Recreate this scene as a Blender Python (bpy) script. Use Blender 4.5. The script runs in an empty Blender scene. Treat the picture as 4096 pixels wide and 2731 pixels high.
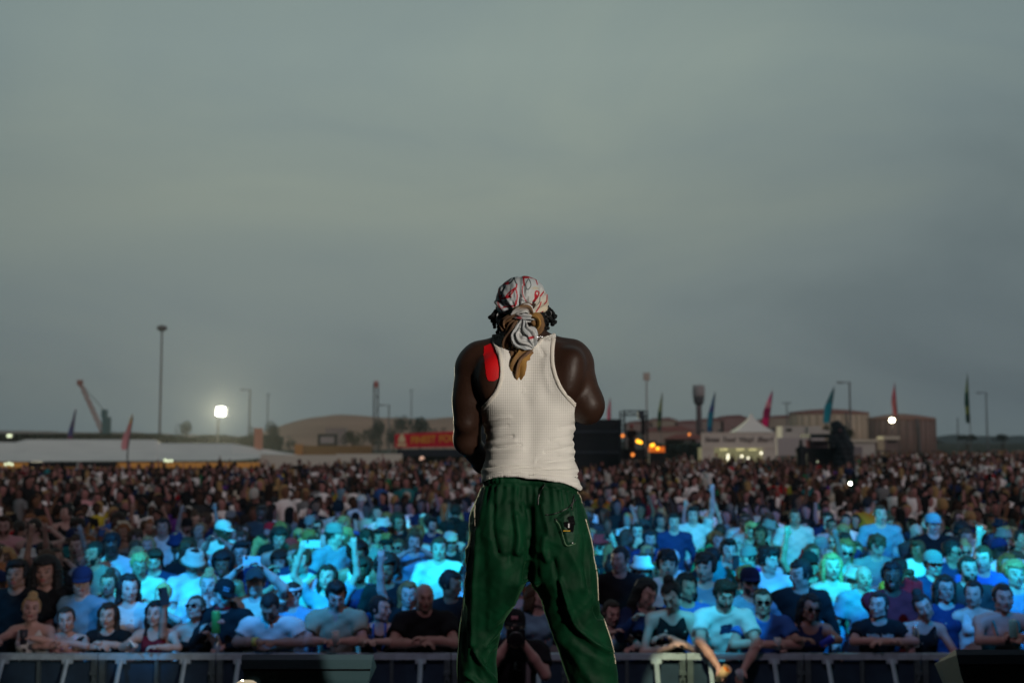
import bpy, bmesh, math, random
import numpy as np
from mathutils import Vector, Matrix, Euler
from mathutils.bvhtree import BVHTree

RNG = random.Random(7)
NR = np.random.default_rng(11)
sc = bpy.context.scene
COL = sc.collection
PI = math.pi

# ---------------------------------------------------------------- camera
F_PX, EYE, HORIZON = 4900.0, 3.0, 1752.0
TH = math.atan((HORIZON - 1365.5) / F_PX)
CT, ST = math.cos(TH), math.sin(TH)
cam_data = bpy.data.cameras.new("camera")
cam = bpy.data.objects.new("camera", cam_data)
COL.objects.link(cam)
cam.location = (0, 0, EYE)
cam.rotation_euler = (PI / 2 + TH, 0, 0)
cam_data.sensor_width = 36.0
cam_data.lens = F_PX / 4096 * 36.0
cam_data.clip_start = 0.1
cam_data.clip_end = 6000
cam_data.dof.use_dof = True
cam_data.dof.focus_distance = 3.55
cam_data.dof.aperture_fstop = 3.5
sc.camera = cam


def at(px, py, Y):
    """a point of the place seen at photograph pixel (px, py), standing Y metres ahead"""
    x = (px - 2048) / F_PX
    y = -(py - 1365.5) / F_PX
    d = Vector((x, CT - y * ST, ST + y * CT))
    return Vector((0, 0, EYE)) + d * (Y / d.y)


def to_px(V):
    V = np.asarray(V)
    x, y, z = V[..., 0], V[..., 1], V[..., 2] - EYE
    dep = y * CT + z * ST
    up = -y * ST + z * CT
    return 2048 + F_PX * x / dep, 1365.5 - F_PX * up / dep


# ---------------------------------------------------------------- world: the dusk overcast sky
world = bpy.data.worlds.new("World")
sc.world = world
world.use_nodes = True
nt = world.node_tree
nt.nodes.clear()


def N(t, tree=None, **kw):
    n = (tree or nt).nodes.new(t)
    for k, v in kw.items():
        setattr(n, k, v)
    return n


def L(a, b, tree=None):
    (tree or nt).links.new(a, b)


def ramp(node, stops):
    cr = node.color_ramp
    while len(cr.elements) < len(stops):
        cr.elements.new(0.5)
    for e, (p, c) in zip(cr.elements, stops):
        e.position = p
        e.color = (c[0], c[1], c[2], 1)


wo = N("ShaderNodeOutputWorld")
bg = N("ShaderNodeBackground")
tc = N("ShaderNodeTexCoord")
sep = N("ShaderNodeSeparateXYZ")
L(tc.outputs["Generated"], sep.inputs[0])
g = N("ShaderNodeValToRGB")
ramp(g, [(0.0, (.155, .198, .206)), (0.035, (.166, .208, .214)), (0.10, (.184, .230, .232)), (0.19, (.212, .262, .250)),
         (0.30, (.250, .318, .304)), (0.55, (.20, .27, .27)), (1.0, (.17, .23, .24))])
L(sep.outputs["Z"], g.inputs[0])
# soft cloud banks
mp = N("ShaderNodeMapping")
mp.inputs["Scale"].default_value = (1.3, 1.3, 3.6)
mp.inputs["Location"].default_value = (.3, .1, .4)
L(tc.outputs["Generated"], mp.inputs[0])
nz = N("ShaderNodeTexNoise")
nz.inputs["Scale"].default_value = 1.6
nz.inputs["Detail"].default_value = 5
nz.inputs["Roughness"].default_value = 0.5
nz.inputs["Distortion"].default_value = 0.6
L(mp.outputs[0], nz.inputs[0])
cr = N("ShaderNodeValToRGB")
ramp(cr, [(0.34, (.82, .835, .86)), (0.45, (.96, .96, .97)), (0.53, (1.03, 1.015, .99)), (0.66, (1.15, 1.105, 1.03))])
L(nz.outputs["Fac"], cr.inputs[0])
mul = N("ShaderNodeMix", data_type='RGBA', blend_type='MULTIPLY')
mul.inputs["Factor"].default_value = 1
L(g.outputs[0], mul.inputs["A"])
L(cr.outputs[0], mul.inputs["B"])
# the sky darkens away from the sunset glow ahead
dt = N("ShaderNodeVectorMath", operation='DOT_PRODUCT')
L(tc.outputs["Generated"], dt.inputs[0])
dt.inputs[1].default_value = (-.05, .98, .18)
c2 = N("ShaderNodeValToRGB")
ramp(c2, [(0.0, (.62, .64, .70)), (0.80, (.68, .71, .76)), (0.92, (.765, .785, .83)), (1.0, (1.01, .995, .985))])
L(dt.outputs["Value"], c2.inputs[0])
mul2 = N("ShaderNodeMix", data_type='RGBA', blend_type='MULTIPLY')
mul2.inputs["Factor"].default_value = 1
L(mul.outputs["Result"], mul2.inputs["A"])
L(c2.outputs[0], mul2.inputs["B"])
sky = N("ShaderNodeTexSky")
sky.sky_type = 'NISHITA'
sky.sun_disc = False
SUN_EL, SUN_AZ = math.radians(24), math.radians(150)
sky.sun_elevation = math.radians(2)
sky.sun_rotation = SUN_AZ
sky.dust_density = 3
skm = N("ShaderNodeMix", data_type='RGBA', blend_type='ADD')
skm.inputs["Factor"].default_value = 0.006
L(mul2.outputs["Result"], skm.inputs["A"])
L(sky.outputs[0], skm.inputs["B"])
L(skm.outputs["Result"], bg.inputs["Color"])
bg.inputs["Strength"].default_value = 1.0
L(bg.outputs[0], wo.inputs[0])


# ---------------------------------------------------------------- lights
def aim(o, target):
    d = Vector(target) - o.location
    o.rotation_euler = d.to_track_quat('-Z', 'Y').to_euler()


sun_d = bpy.data.lights.new("front_fill_sun", 'SUN')  # wide pink sun lamp added behind the camera, simulating the stage's front wash
sun_d.energy = 0.52
sun_d.angle = math.radians(22)
sun_d.color = (1.0, .72, .70)
sun = bpy.data.objects.new("front_fill_sun", sun_d)
COL.objects.link(sun)
sun.location = (20, -30, 20)
aim(sun, Vector((20, -30, 20)) - Vector((math.sin(SUN_AZ) * math.cos(SUN_EL), math.cos(SUN_AZ) * math.cos(SUN_EL), math.sin(SUN_EL))))


def spot(name, loc, target, energy, color, size_deg, blend=.3, radius=.08, gobo=None):
    d = bpy.data.lights.new(name, 'SPOT')
    d.energy = energy
    d.color = color
    d.spot_size = math.radians(size_deg)
    d.spot_blend = blend
    d.shadow_soft_size = radius
    o = bpy.data.objects.new(name, d)
    COL.objects.link(o)
    o.location = loc
    aim(o, target)
    if gobo:                                   # a breakup gobo wheel in front of the lamp
        scale, lo, hi, seed = gobo
        d.use_nodes = True
        t = d.node_tree
        em = t.nodes["Emission"]
        tcn = N("ShaderNodeTexCoord", t)
        sp = N("ShaderNodeSeparateXYZ", t)
        L(tcn.outputs["Normal"], sp.inputs[0], t)
        dx = N("ShaderNodeMath", t, operation='DIVIDE')
        dy = N("ShaderNodeMath", t, operation='DIVIDE')
        L(sp.outputs[0], dx.inputs[0], t); L(sp.outputs[2], dx.inputs[1], t)
        L(sp.outputs[1], dy.inputs[0], t); L(sp.outputs[2], dy.inputs[1], t)
        cb = N("ShaderNodeCombineXYZ", t)
        L(dx.outputs[0], cb.inputs[0], t); L(dy.outputs[0], cb.inputs[1], t)
        cb.inputs[2].default_value = seed
        n = N("ShaderNodeTexNoise", t)
        n.inputs["Scale"].default_value = scale
        n.inputs["Detail"].default_value = 1.5
        L(cb.outputs[0], n.inputs[0], t)
        r = N("ShaderNodeMapRange", t)
        r.inputs["From Min"].default_value = lo
        r.inputs["From Max"].default_value = hi
        L(n.outputs["Fac"], r.inputs[0], t)
        L(r.outputs[0], em.inputs["Strength"], t)
    return o


CY, BL = (0.0, .88, .94), (.0, .36, 1.0)
#            name, place on the lighting truss, aimed at, watts, colour, cone, blend, radius, gobo
spot("stage_wash_blue", (-3.5, 4.5, 7.5), (-1.6, 15.6, 1.3), 10500, BL, 33, .4, .06, (9, .20, .48, 1.3))
spot("stage_wash_blue", (4.0, 4.5, 7.5), (3.4, 15.6, 1.3), 10500, BL, 33, .4, .06, (9, .20, .48, 4.1))
spot("stage_beam_cyan", (-4.5, 4.5, 7.8), (-2.3, 15.0, 1.4), 6400, CY, 23, .2, .05, (14, .45, .54, 2.7))
spot("stage_beam_cyan", (-1.5, 4.5, 7.8), (-1.2, 16.4, 1.4), 8600, CY, 21, .2, .05, (16, .44, .54, 5.2))
spot("stage_beam_cyan", (5.0, 4.5, 7.8), (2.7, 15.4, 1.4), 7800, CY, 24, .2, .05, (14, .44, .54, 8.4))
spot("stage_beam_cyan", (1.5, 4.5, 7.8), (5.2, 15.7, 1.4), 7400, CY, 22, .2, .05, (15, .45, .54, 6.6))
spot("stage_beam_cyan", (-6, 4.5, 7.8), (-3.7, 11.3, 1.55), 3000, (.0, .45, 1.0), 14, .3, .05, (11, .44, .54, 3.2))
spot("stage_beam_cyan", (.8, 4.5, 7.8), (1.35, 11.15, 1.62), 2200, (.0, .62, 1.0), 8.5, .35, .05, (11, .40, .52, 9.1))
spot("stage_beam_white", (2.6, 4.5, 7.8), (1.82, 10.95, 1.45), 4200, (.02, .66, 1.0), 5.6, .2, .04)
spot("stage_beam_amber", (1.6, 4.5, 7.8), (1.45, 10.6, .80), 4200, (1.0, .86, .50), 4.4, .12, .04)
# the front of house profile lamp behind the photographer that lights the performer
spot("rose_fill_wash", (0, 4.5, 8.0), (0, 11.6, 1.2), 400, (.98, .64, .84), 95, .6, .12)  # unseen pink fill added for the front rows that the stage roof shades
spot("key_profile", (4.4, -2.8, 4.6), (0.05, 3.6, 2.75), 1750, (1.0, .91, .80), 15, .6, .09)

sc.view_settings.view_transform = 'Standard'
sc.view_settings.look = 'None'
sc.view_settings.exposure = 0
sc.view_settings.gamma = 1
sc.view_settings.use_curve_mapping = False
sc.render.engine = 'CYCLES'
sc.cycles.max_bounces = 4
sc.cycles.diffuse_bounces = 2
sc.cycles.glossy_bounces = 2
sc.cycles.transmission_bounces = 2
sc.cycles.transparent_max_bounces = 6
sc.cycles.caustics_reflective = False
sc.cycles.caustics_refractive = False
sc.cycles.use_denoising = True


# ---------------------------------------------------------------- materials
def mat(name, col, rough=.8, spec=.3, metal=0, vary=0, vscale=20, bump=0, bscale=60, sheen=0, emis=0, emcol=None,
        attr=None, alpha=None, trans=0, coat=0, sheencol=None):
    m = bpy.data.materials.get(name)
    if m:
        return m
    m = bpy.data.materials.new(name)
    m.use_nodes = True
    t = m.node_tree
    b = t.nodes["Principled BSDF"]
    b.inputs["Base Color"].default_value = (*col, 1)
    b.inputs["Roughness"].default_value = rough
    b.inputs["Specular IOR Level"].default_value = spec
    b.inputs["Metallic"].default_value = metal
    b.inputs["Transmission Weight"].default_value = trans
    b.inputs["Coat Weight"].default_value = coat
    if sheen:
        b.inputs["Sheen Weight"].default_value = sheen
        b.inputs["Sheen Roughness"].default_value = .35
        b.inputs["Sheen Tint"].default_value = (*(sheencol or col), 1)
    if emis:
        b.inputs["Emission Color"].default_value = (*(emcol or col), 1)
        b.inputs["Emission Strength"].default_value = emis
    src = None
    if attr:
        a = N("ShaderNodeAttribute", t, attribute_name=attr)
        src = a.outputs["Color"]
        L(src, b.inputs["Base Color"], t)
    co = N("ShaderNodeTexCoord", t)
    if vary:
        n = N("ShaderNodeTexNoise", t)
        n.inputs["Scale"].default_value = vscale
        n.inputs["Detail"].default_value = 4
        L(co.outputs["Object"], n.inputs[0], t)
        r = N("ShaderNodeMapRange", t)
        r.inputs["From Min"].default_value = .3
        r.inputs["From Max"].default_value = .7
        r.inputs["To Min"].default_value = 1 - vary
        r.inputs["To Max"].default_value = 1 + vary
        L(n.outputs["Fac"], r.inputs[0], t)
        mx = N("ShaderNodeMix", t, data_type='RGBA', blend_type='MULTIPLY')
        mx.inputs["Factor"].default_value = 1
        if src:
            L(src, mx.inputs["A"], t)
        else:
            mx.inputs["A"].default_value = (*col, 1)
        L(r.outputs[0], mx.inputs["B"], t)
        L(mx.outputs["Result"], b.inputs["Base Color"], t)
    if bump:
        n = N("ShaderNodeTexNoise", t)
        n.inputs["Scale"].default_value = bscale
        n.inputs["Detail"].default_value = 4
        L(co.outputs["Object"], n.inputs[0], t)
        bp = N("ShaderNodeBump", t)
        bp.inputs["Strength"].default_value = bump
        bp.inputs["Distance"].default_value = .01
        L(n.outputs["Fac"], bp.inputs["Height"], t)
        L(bp.outputs[0], b.inputs["Normal"], t)
    return m


# ---------------------------------------------------------------- mesh helpers
def mesh_np(name, V, Fq, mats=(), smooth=True, mi=None, colors=None, tri=None):
    """numpy vertices and quads (and triangles) to one mesh"""
    me = bpy.data.meshes.new(name)
    V = np.asarray(V, np.float32)
    parts = []
    if Fq is not None and len(Fq):
        parts.append(np.asarray(Fq, np.int32))
    if tri is not None and len(tri):
        parts.append(np.asarray(tri, np.int32))
    me.vertices.add(len(V))
    me.vertices.foreach_set("co", V.ravel())
    loops = np.concatenate([p.ravel() for p in parts])
    tot = np.concatenate([np.full(len(p), p.shape[1], np.int32) for p in parts])
    me.loops.add(len(loops))
    me.loops.foreach_set("vertex_index", loops)
    me.polygons.add(len(tot))
    me.polygons.foreach_set("loop_start", np.concatenate([[0], np.cumsum(tot)[:-1]]).astype(np.int32))
    me.polygons.foreach_set("loop_total", tot)
    if smooth:
        me.polygons.foreach_set("use_smooth", np.ones(len(tot), bool))
    for m in mats:
        me.materials.append(m)
    if mi is not None:
        me.polygons.foreach_set("material_index", np.asarray(mi, np.int32))
    me.update(calc_edges=True)
    if colors is not None:
        ca = me.color_attributes.new("tint", 'FLOAT_COLOR', 'POINT')
        c = np.ones((len(V), 4), np.float32)
        c[:, :3] = colors
        ca.data.foreach_set("color", c.ravel())
    return me


def obj(name, me, parent=None, label=None, cat=None, group=None, kind=None, loc=None, rot=None):
    o = bpy.data.objects.new(name, me)
    COL.objects.link(o)
    if parent is not None:
        o.parent = parent
    if loc is not None:
        o.location = loc
    if rot is not None:
        o.rotation_euler = rot
    if label: o["label"] = label
    if cat: o["category"] = cat
    if group: o["group"] = group
    if kind: o["kind"] = kind
    return o


class MB:
    """collects simple solids and links them as ONE mesh"""
    def __init__(s):
        s.v, s.f = [], []

    def add(s, vs, fs):
        n = len(s.v)
        s.v += [tuple(v) for v in vs]
        s.f += [tuple(i + n for i in f) for f in fs]
        return s

    def box(s, c, d, R=None):
        c = Vector(c)
        vs = []
        for z in (-.5, .5):
            for y in (-.5, .5):
                for x in (-.5, .5):
                    v = Vector((x * d[0], y * d[1], z * d[2]))
                    if R: v = R @ v
                    vs.append(c + v)
        return s.add(vs, [(0, 2, 3, 1), (4, 5, 7, 6), (0, 1, 5, 4), (2, 6, 7, 3), (0, 4, 6, 2), (1, 3, 7, 5)])

    def tube(s, pts, rad, n=8, flat=1.0):
        pts = [Vector(p) for p in pts]
        rads = rad if hasattr(rad, '__len__') else [rad] * len(pts)
        base = len(s.v)
        up = Vector((0, 0, 1))
        for i, p in enumerate(pts):
            t = (pts[min(i + 1, len(pts) - 1)] - pts[max(i - 1, 0)])
            if t.length < 1e-9: t = Vector((0, 0, 1))
            t.normalize()
            a = t.cross(up if abs(t.z) < .95 else Vector((0, 1, 0))).normalized()
            b = t.cross(a)
            for k in range(n):
                an = 2 * PI * k / n
                s.v.append(tuple(p + (a * math.cos(an) + b * math.sin(an) * flat) * rads[i]))
        for i in range(len(pts) - 1):
            for k in range(n):
                k2 = (k + 1) % n
                s.f.append((base + i * n + k, base + i * n + k2, base + (i + 1) * n + k2, base + (i + 1) * n + k))
        s.f.append(tuple(base + k for k in range(n))[::-1])
        s.f.append(tuple(base + (len(pts) - 1) * n + k for k in range(n)))
        return s

    def cyl(s, a, b, r, r2=None, n=12):
        return s.tube([a, b], [r, r if r2 is None else r2], n)

    def lathe(s, c, prof, n=20, sx=1, sy=1):
        base = len(s.v)
        c = Vector(c)
        for r, z in prof:
            for k in range(n):
                an = 2 * PI * k / n
                s.v.append((c.x + r * sx * math.cos(an), c.y + r * sy * math.sin(an), c.z + z))
        for i in range(len(prof) - 1):
            for k in range(n):
                k2 = (k + 1) % n
                s.f.append((base + i * n + k, base + i * n + k2, base + (i + 1) * n + k2, base + (i + 1) * n + k))
        s.f.append(tuple(base + k for k in range(n))[::-1])
        s.f.append(tuple(base + (len(prof) - 1) * n + k for k in range(n)))
        return s

    def prism(s, poly, y0, y1):
        """poly of (x, z) extruded along y"""
        n = len(poly)
        vs = [(x, y0, z) for x, z in poly] + [(x, y1, z) for x, z in poly]
        fs = [tuple(range(n)), tuple(range(2 * n - 1, n - 1, -1))]
        fs += [((i + 1) % n, i, i + n, (i + 1) % n + n) for i in range(n)]
        return s.add(vs, fs)

    def mesh(s, name, m, smooth=False):
        me = bpy.data.meshes.new(name)
        me.from_pydata(s.v, [], s.f)
        if m: me.materials.append(m)
        if smooth:
            me.polygons.foreach_set("use_smooth", [True] * len(me.polygons))
        me.update()
        return me

    def build(s, name, m, parent=None, smooth=False, **kw):
        return obj(name, s.mesh(name, m, smooth), parent, **kw)


def empty(name, loc=(0, 0, 0), label=None, cat=None, group=None, kind=None, rot=None):
    return obj(name, None, None, label, cat, group, kind, loc, rot)


# ---------------------------------------------------------------- signed distance modelling
class Field:
    def __init__(s, lo, hi, h, zs=None, far=.12):
        s.xs = np.arange(lo[0], hi[0] + h, h, dtype=np.float32)
        s.ys = np.arange(lo[1], hi[1] + h, h, dtype=np.float32)
        s.zs = np.arange(lo[2], hi[2] + h, h, dtype=np.float32) if zs is None else np.asarray(zs, np.float32)
        s.F = np.full((len(s.xs), len(s.ys), len(s.zs)), far, np.float32)
        s.far = far

    def win(s, lo, hi, pad):
        def r(a, l, h_):
            return slice(max(0, int(np.searchsorted(a, l - pad)) - 1), min(len(a), int(np.searchsorted(a, h_ + pad)) + 1))
        return r(s.xs, lo[0], hi[0]), r(s.ys, lo[1], hi[1]), r(s.zs, lo[2], hi[2])

    def grid(s, w):
        return (s.xs[w[0]][:, None, None], s.ys[w[1]][None, :, None], s.zs[w[2]][None, None, :])

    def put(s, w, d, k, op='add'):
        if 0 in d.shape: return
        A = s.F[w]
        if op == 'add':
            if k > 0:
                h = np.clip(k - np.abs(A - d), 0, None) / k
                s.F[w] = np.minimum(A, d) - h * h * k * .25
            else:
                s.F[w] = np.minimum(A, d)
        else:
            if k > 0:
                h = np.clip(k - np.abs(A + d), 0, None) / k
                s.F[w] = np.maximum(A, -d) + h * h * k * .25
            else:
                s.F[w] = np.maximum(A, -d)

    def cone(s, a, b, ra, rb, k=.02, op='add', pad=None):
        a = np.asarray(a, np.float32); b = np.asarray(b, np.float32)
        R = max(ra, rb)
        w = s.win(np.minimum(a, b) - R, np.maximum(a, b) + R, (k + .03) if pad is None else pad)
        X, Y, Z = s.grid(w)
        ba = b - a
        l2 = float(ba @ ba) + 1e-9
        t = np.clip(((X - a[0]) * ba[0] + (Y - a[1]) * ba[1] + (Z - a[2]) * ba[2]) / l2, 0, 1)
        d = np.sqrt((X - a[0] - t * ba[0]) ** 2 + (Y - a[1] - t * ba[1]) ** 2 + (Z - a[2] - t * ba[2]) ** 2) - (ra + (rb - ra) * t)
        s.put(w, d, k, op)
        return s

    def ell(s, c, r, R=None, k=.02, op='add'):
        c = np.asarray(c, np.float32)
        m = max(r)
        w = s.win(c - m, c + m, k + .03)
        X, Y, Z = s.grid(w)
        dx, dy, dz = X - c[0], Y - c[1], Z - c[2]
        if R is not None:
            R = np.asarray(R, np.float32)          # columns are local axes
            u = dx * R[0, 0] + dy * R[1, 0] + dz * R[2, 0]
            v = dx * R[0, 1] + dy * R[1, 1] + dz * R[2, 1]
            q = dx * R[0, 2] + dy * R[1, 2] + dz * R[2, 2]
        else:
            u, v, q = dx, dy, dz
        k0 = np.sqrt((u / r[0]) ** 2 + (v / r[1]) ** 2 + (q / r[2]) ** 2)
        k1 = np.sqrt((u / r[0] ** 2) ** 2 + (v / r[1] ** 2) ** 2 + (q / r[2] ** 2) ** 2)
        s.put(w, k0 * (k0 - 1) / np.maximum(k1, 1e-6), k, op)
        return s

    def mesh(s):
        return surface_nets(s.F, s.xs, s.ys, s.zs)


def surface_nets(F, xs, ys, zs):
    F = F.copy()
    for ax in range(3):                       # always closed at the box
        sl = [slice(None)] * 3
        for e in (0, -1):
            sl[ax] = e
            F[tuple(sl)] = np.maximum(F[tuple(sl)], 1e-3)
    s = F < 0
    c = np.zeros(tuple(n - 1 for n in F.shape), np.int8)
    for i in (0, 1):
        for j in (0, 1):
            for k in (0, 1):
                c += s[i:F.shape[0] - 1 + i, j:F.shape[1] - 1 + j, k:F.shape[2] - 1 + k]
    act = (c > 0) & (c < 8)
    I, J, K = np.nonzero(act)
    idx = np.full(act.shape, -1, np.int32)
    idx[I, J, K] = np.arange(len(I))
    corners = [(i, j, k) for i in (0, 1) for j in (0, 1) for k in (0, 1)]
    val = [F[I + a, J + b, K + d] for a, b, d in corners]
    P = np.zeros((len(I), 3)); W = np.zeros(len(I))
    for p in range(8):
        for q in range(p + 1, 8):
            A, B = corners[p], corners[q]
            if sum(abs(A[t] - B[t]) for t in range(3)) != 1: continue
            m = (val[p] < 0) != (val[q] < 0)
            t = np.where(m, val[p] / np.where(m, val[p] - val[q], 1), 0)
            for ax in range(3):
                P[:, ax] += np.where(m, A[ax] + (B[ax] - A[ax]) * t, 0)
            W += m
    P /= W[:, None]
    V = np.empty((len(I), 3))
    for ax, (g_, ii) in enumerate(((xs, I), (ys, J), (zs, K))):
        V[:, ax] = g_[ii] + (g_[ii + 1] - g_[ii]) * P[:, ax]
    Q = []
    # x edges
    e = s[:-1, 1:-1, 1:-1] != s[1:, 1:-1, 1:-1]
    i, j, k = np.nonzero(e); j = j + 1; k = k + 1
    q = np.stack([idx[i, j - 1, k - 1], idx[i, j, k - 1], idx[i, j, k], idx[i, j - 1, k]], 1)
    fl = s[i, j, k]; q[~fl] = q[~fl][:, ::-1]; Q.append(q)
    e = s[1:-1, :-1, 1:-1] != s[1:-1, 1:, 1:-1]
    i, j, k = np.nonzero(e); i = i + 1; k = k + 1
    q = np.stack([idx[i - 1, j, k - 1], idx[i - 1, j, k], idx[i, j, k], idx[i, j, k - 1]], 1)
    fl = s[i, j, k]; q[~fl] = q[~fl][:, ::-1]; Q.append(q)
    e = s[1:-1, 1:-1, :-1] != s[1:-1, 1:-1, 1:]
    i, j, k = np.nonzero(e); i = i + 1; j = j + 1
    q = np.stack([idx[i - 1, j - 1, k], idx[i, j - 1, k], idx[i, j, k], idx[i - 1, j, k]], 1)
    fl = s[i, j, k]; q[~fl] = q[~fl][:, ::-1]; Q.append(q)
    return V, np.concatenate(Q)


def laplace(V, Q, it=2, lam=.5):
    E = np.concatenate([Q[:, [0, 1]], Q[:, [1, 2]], Q[:, [2, 3]], Q[:, [3, 0]]])
    n = len(V)
    deg = np.bincount(E[:, 0], minlength=n) + np.bincount(E[:, 1], minlength=n)
    deg = np.maximum(deg, 1)[:, None]
    for _ in range(it):
        S = np.stack([np.bincount(E[:, 0], V[E[:, 1], a], n) + np.bincount(E[:, 1], V[E[:, 0], a], n) for a in range(3)], 1)
        V = V + lam * (S / deg - V)
    return V


def vnormals(V, Q):
    a = V[Q[:, 2]] - V[Q[:, 0]]
    b = V[Q[:, 3]] - V[Q[:, 1]]
    fn = np.cross(a, b)
    n = len(V)
    out = np.zeros((n, 3))
    for c in range(4):
        for ax in range(3):
            out[:, ax] += np.bincount(Q[:, c], fn[:, ax], n)
    return out / np.maximum(np.linalg.norm(out, axis=1), 1e-12)[:, None]


def seg_dist(X, Y, pts):
    """distance of points to an open polyline in the plane"""
    best = np.full(np.shape(X), 1e9)
    for (x0, y0), (x1, y1) in zip(pts[:-1], pts[1:]):
        dx, dy = x1 - x0, y1 - y0
        t = np.clip(((X - x0) * dx + (Y - y0) * dy) / (dx * dx + dy * dy + 1e-9), 0, 1)
        best = np.minimum(best, (X - x0 - t * dx) ** 2 + (Y - y0 - t * dy) ** 2)
    return np.sqrt(best)


def poly_sdf(X, Y, poly):
    d = seg_dist(X, Y, list(poly) + [poly[0]])
    ins = np.zeros(np.shape(X), bool)
    n = len(poly)
    for i in range(n):
        x0, y0 = poly[i]; x1, y1 = poly[(i + 1) % n]
        if y0 == y1: continue
        c = ((y0 > Y) != (y1 > Y)) & (X < (x1 - x0) * (Y - y0) / (y1 - y0) + x0)
        ins ^= c
    return np.where(ins, -d, d)


def catmull(pts, n=6):
    pts = [np.asarray(p, float) for p in pts]
    P = [2 * pts[0] - pts[1]] + pts + [2 * pts[-1] - pts[-2]]
    out = []
    for i in range(1, len(P) - 2):
        for k in range(n):
            t = k / n
            out.append(.5 * ((2 * P[i]) + (-P[i - 1] + P[i + 1]) * t + (2 * P[i - 1] - 5 * P[i] + 4 * P[i + 1] - P[i + 2]) * t * t
                             + (-P[i - 1] + 3 * P[i] - 3 * P[i + 1] + P[i + 2]) * t ** 3))
    out.append(P[-2])
    return out
# ================================================================ the performer
HY = 3.63                                   # his distance
FLOOR_Z = 1.78


def hx(px, Y=HY): return at(px, 1752, Y).x
def hz(py, Y=HY): return at(2048, py, Y).z


SKIN = mat("dark_skin", (.036, .017, .011), rough=.47, spec=.28, vary=.22, vscale=10, bump=.10, bscale=90)

hero = empty("person", (hx(2115), HY, FLOOR_Z), "performer in white vest and green velvet trousers seen from behind on stage", "performer")
hero_mw = Matrix.Translation(-Vector(hero.location))


def hobj(name, me, parent=hero, **kw):
    """meshes of the performer are built in place, then moved into his frame"""
    me.transform(hero_mw)
    return obj(name, me, parent, **kw)


# --- torso sections: py, left px, right px, half depth, depth centre offset
TS = [(1330, 2055, 2140, .055, .00), (1352, 2035, 2165, .062, .00), (1372, 1990, 2240, .070, .00), (1400, 1940, 2300, .088, .01),
      (1450, 1915, 2325, .108, .02), (1520, 1912, 2325, .118, .02), (1600, 1915, 2318, .122, .02), (1640, 1923, 2309, .120, .02),
      (1700, 1944, 2290, .112, .02), (1760, 1953, 2284, .106, .015), (1830, 1951, 2290, .104, .01), (1880, 1945, 2295, .104, .0),
      (1905, 1965, 2275, .088, .0), (2000, 1960, 2280, .085, .0), (2040, 1960, 2280, .085, .0)]
tz = np.array([hz(r[0]) for r in TS])[::-1]
tcx = np.array([(hx(r[1]) + hx(r[2])) / 2 for r in TS])[::-1]
thw = np.array([(hx(r[2]) - hx(r[1])) / 2 for r in TS])[::-1]
thd = np.array([r[3] for r in TS])[::-1]
tcy = np.array([r[4] for r in TS])[::-1]


def torso_sdf(X, Y, Z, grow=0.0):
    cx = np.interp(Z, tz, tcx); a = np.interp(Z, tz, thw) + grow
    b = np.interp(Z, tz, thd) + grow; cy = HY + np.interp(Z, tz, tcy)
    u = np.abs((X - cx) / a); v = np.abs((Y - cy) / b)
    r = (u ** 2.5 + v ** 2.5) ** (1 / 2.5)
    d = (r - 1) * np.minimum(a, b) * .9
    # the spine groove of the back
    back = (Y < cy)
    d = d + np.where(back, .004 * np.exp(-((X - cx) / .022) ** 2) * (Z < hz(1400)) * (Z > hz(1900)), 0)
    d = np.maximum(d, Z - hz(1325))
    return np.maximum(d, hz(2040) - Z)


def pt(px, py, dy=0.0):
    return np.array([hx(px), HY + dy, hz(py)])


H = .0045
fb = Field((hx(1790), HY - .30, hz(2060)), (hx(2440), HY + .42, hz(1090)), H)
w = (slice(None),) * 3
X, Y, Z = fb.grid(w)
fb.F = np.minimum(fb.F, torso_sdf(X, Y, Z).astype(np.float32))
torso_only = fb.F.copy()
# shoulders, traps, scapulae
for (a, b, ra, rb, k) in [
    (pt(2090, 1370, .0), pt(1935, 1425, .0), .048, .045, .03), (pt(2110, 1370, .0), pt(2275, 1422, .0), .048, .045, .03),
    (pt(2092, 1300, .03), pt(2098, 1385, .0), .056, .062, .03),
]:
    fb.cone(a, b, ra, rb, k)
yoke = fb.F.copy()
fb.ell(pt(1902, 1468, .01), (.056, .062, .068), k=.035)       # deltoids
fb.ell(pt(2296, 1452, .0), (.054, .060, .062), k=.035)
fb.ell(pt(1972, 1520, -.078), (.042, .034, .060), k=.05)      # scapulae
fb.ell(pt(2268, 1500, -.074), (.042, .036, .062), k=.05)
fb.cone(pt(2290, 1440, -.080), pt(2258, 1560, -.088), .014, .012, .04)
# his left arm in the picture: hangs, elbow out, forearm forward
fb.cone(pt(1888, 1480, .00), pt(1878, 1600, -.005), .046, .045, .03)
fb.cone(pt(1874, 1560, -.012), pt(1862, 1690, -.008), .038, .036, .03)   # triceps
fb.cone(pt(1878, 1600, .0), pt(1868, 1740, .03), .040, .036, .02)
fb.cone(pt(1866, 1735, .025), pt(1864, 1770, .03), .034, .032, .02)
fb.cone(pt(1866, 1765, .04), pt(1930, 1850, .16), .037, .034, .02)
fb.cone(pt(1930, 1850, .16), pt(2010, 1850, .27), .034, .023, .02)
# the right arm: elbow lifted back, forearm up to the microphone
fb.cone(pt(2312, 1470, .00), pt(2345, 1610, -.02), .040, .040, .03)
fb.cone(pt(2328, 1540, -.02), pt(2352, 1625, -.03), .036, .036, .03)
fb.ell(pt(2354, 1625, -.02), (.0405, .040, .050), k=.03)
fb.cone(pt(2352, 1645, -.01), pt(2350, 1600, .10), .032, .036, .02)
fb.cone(pt(2350, 1600, .10), pt(2200, 1400, .24), .034, .022, .02)


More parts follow.
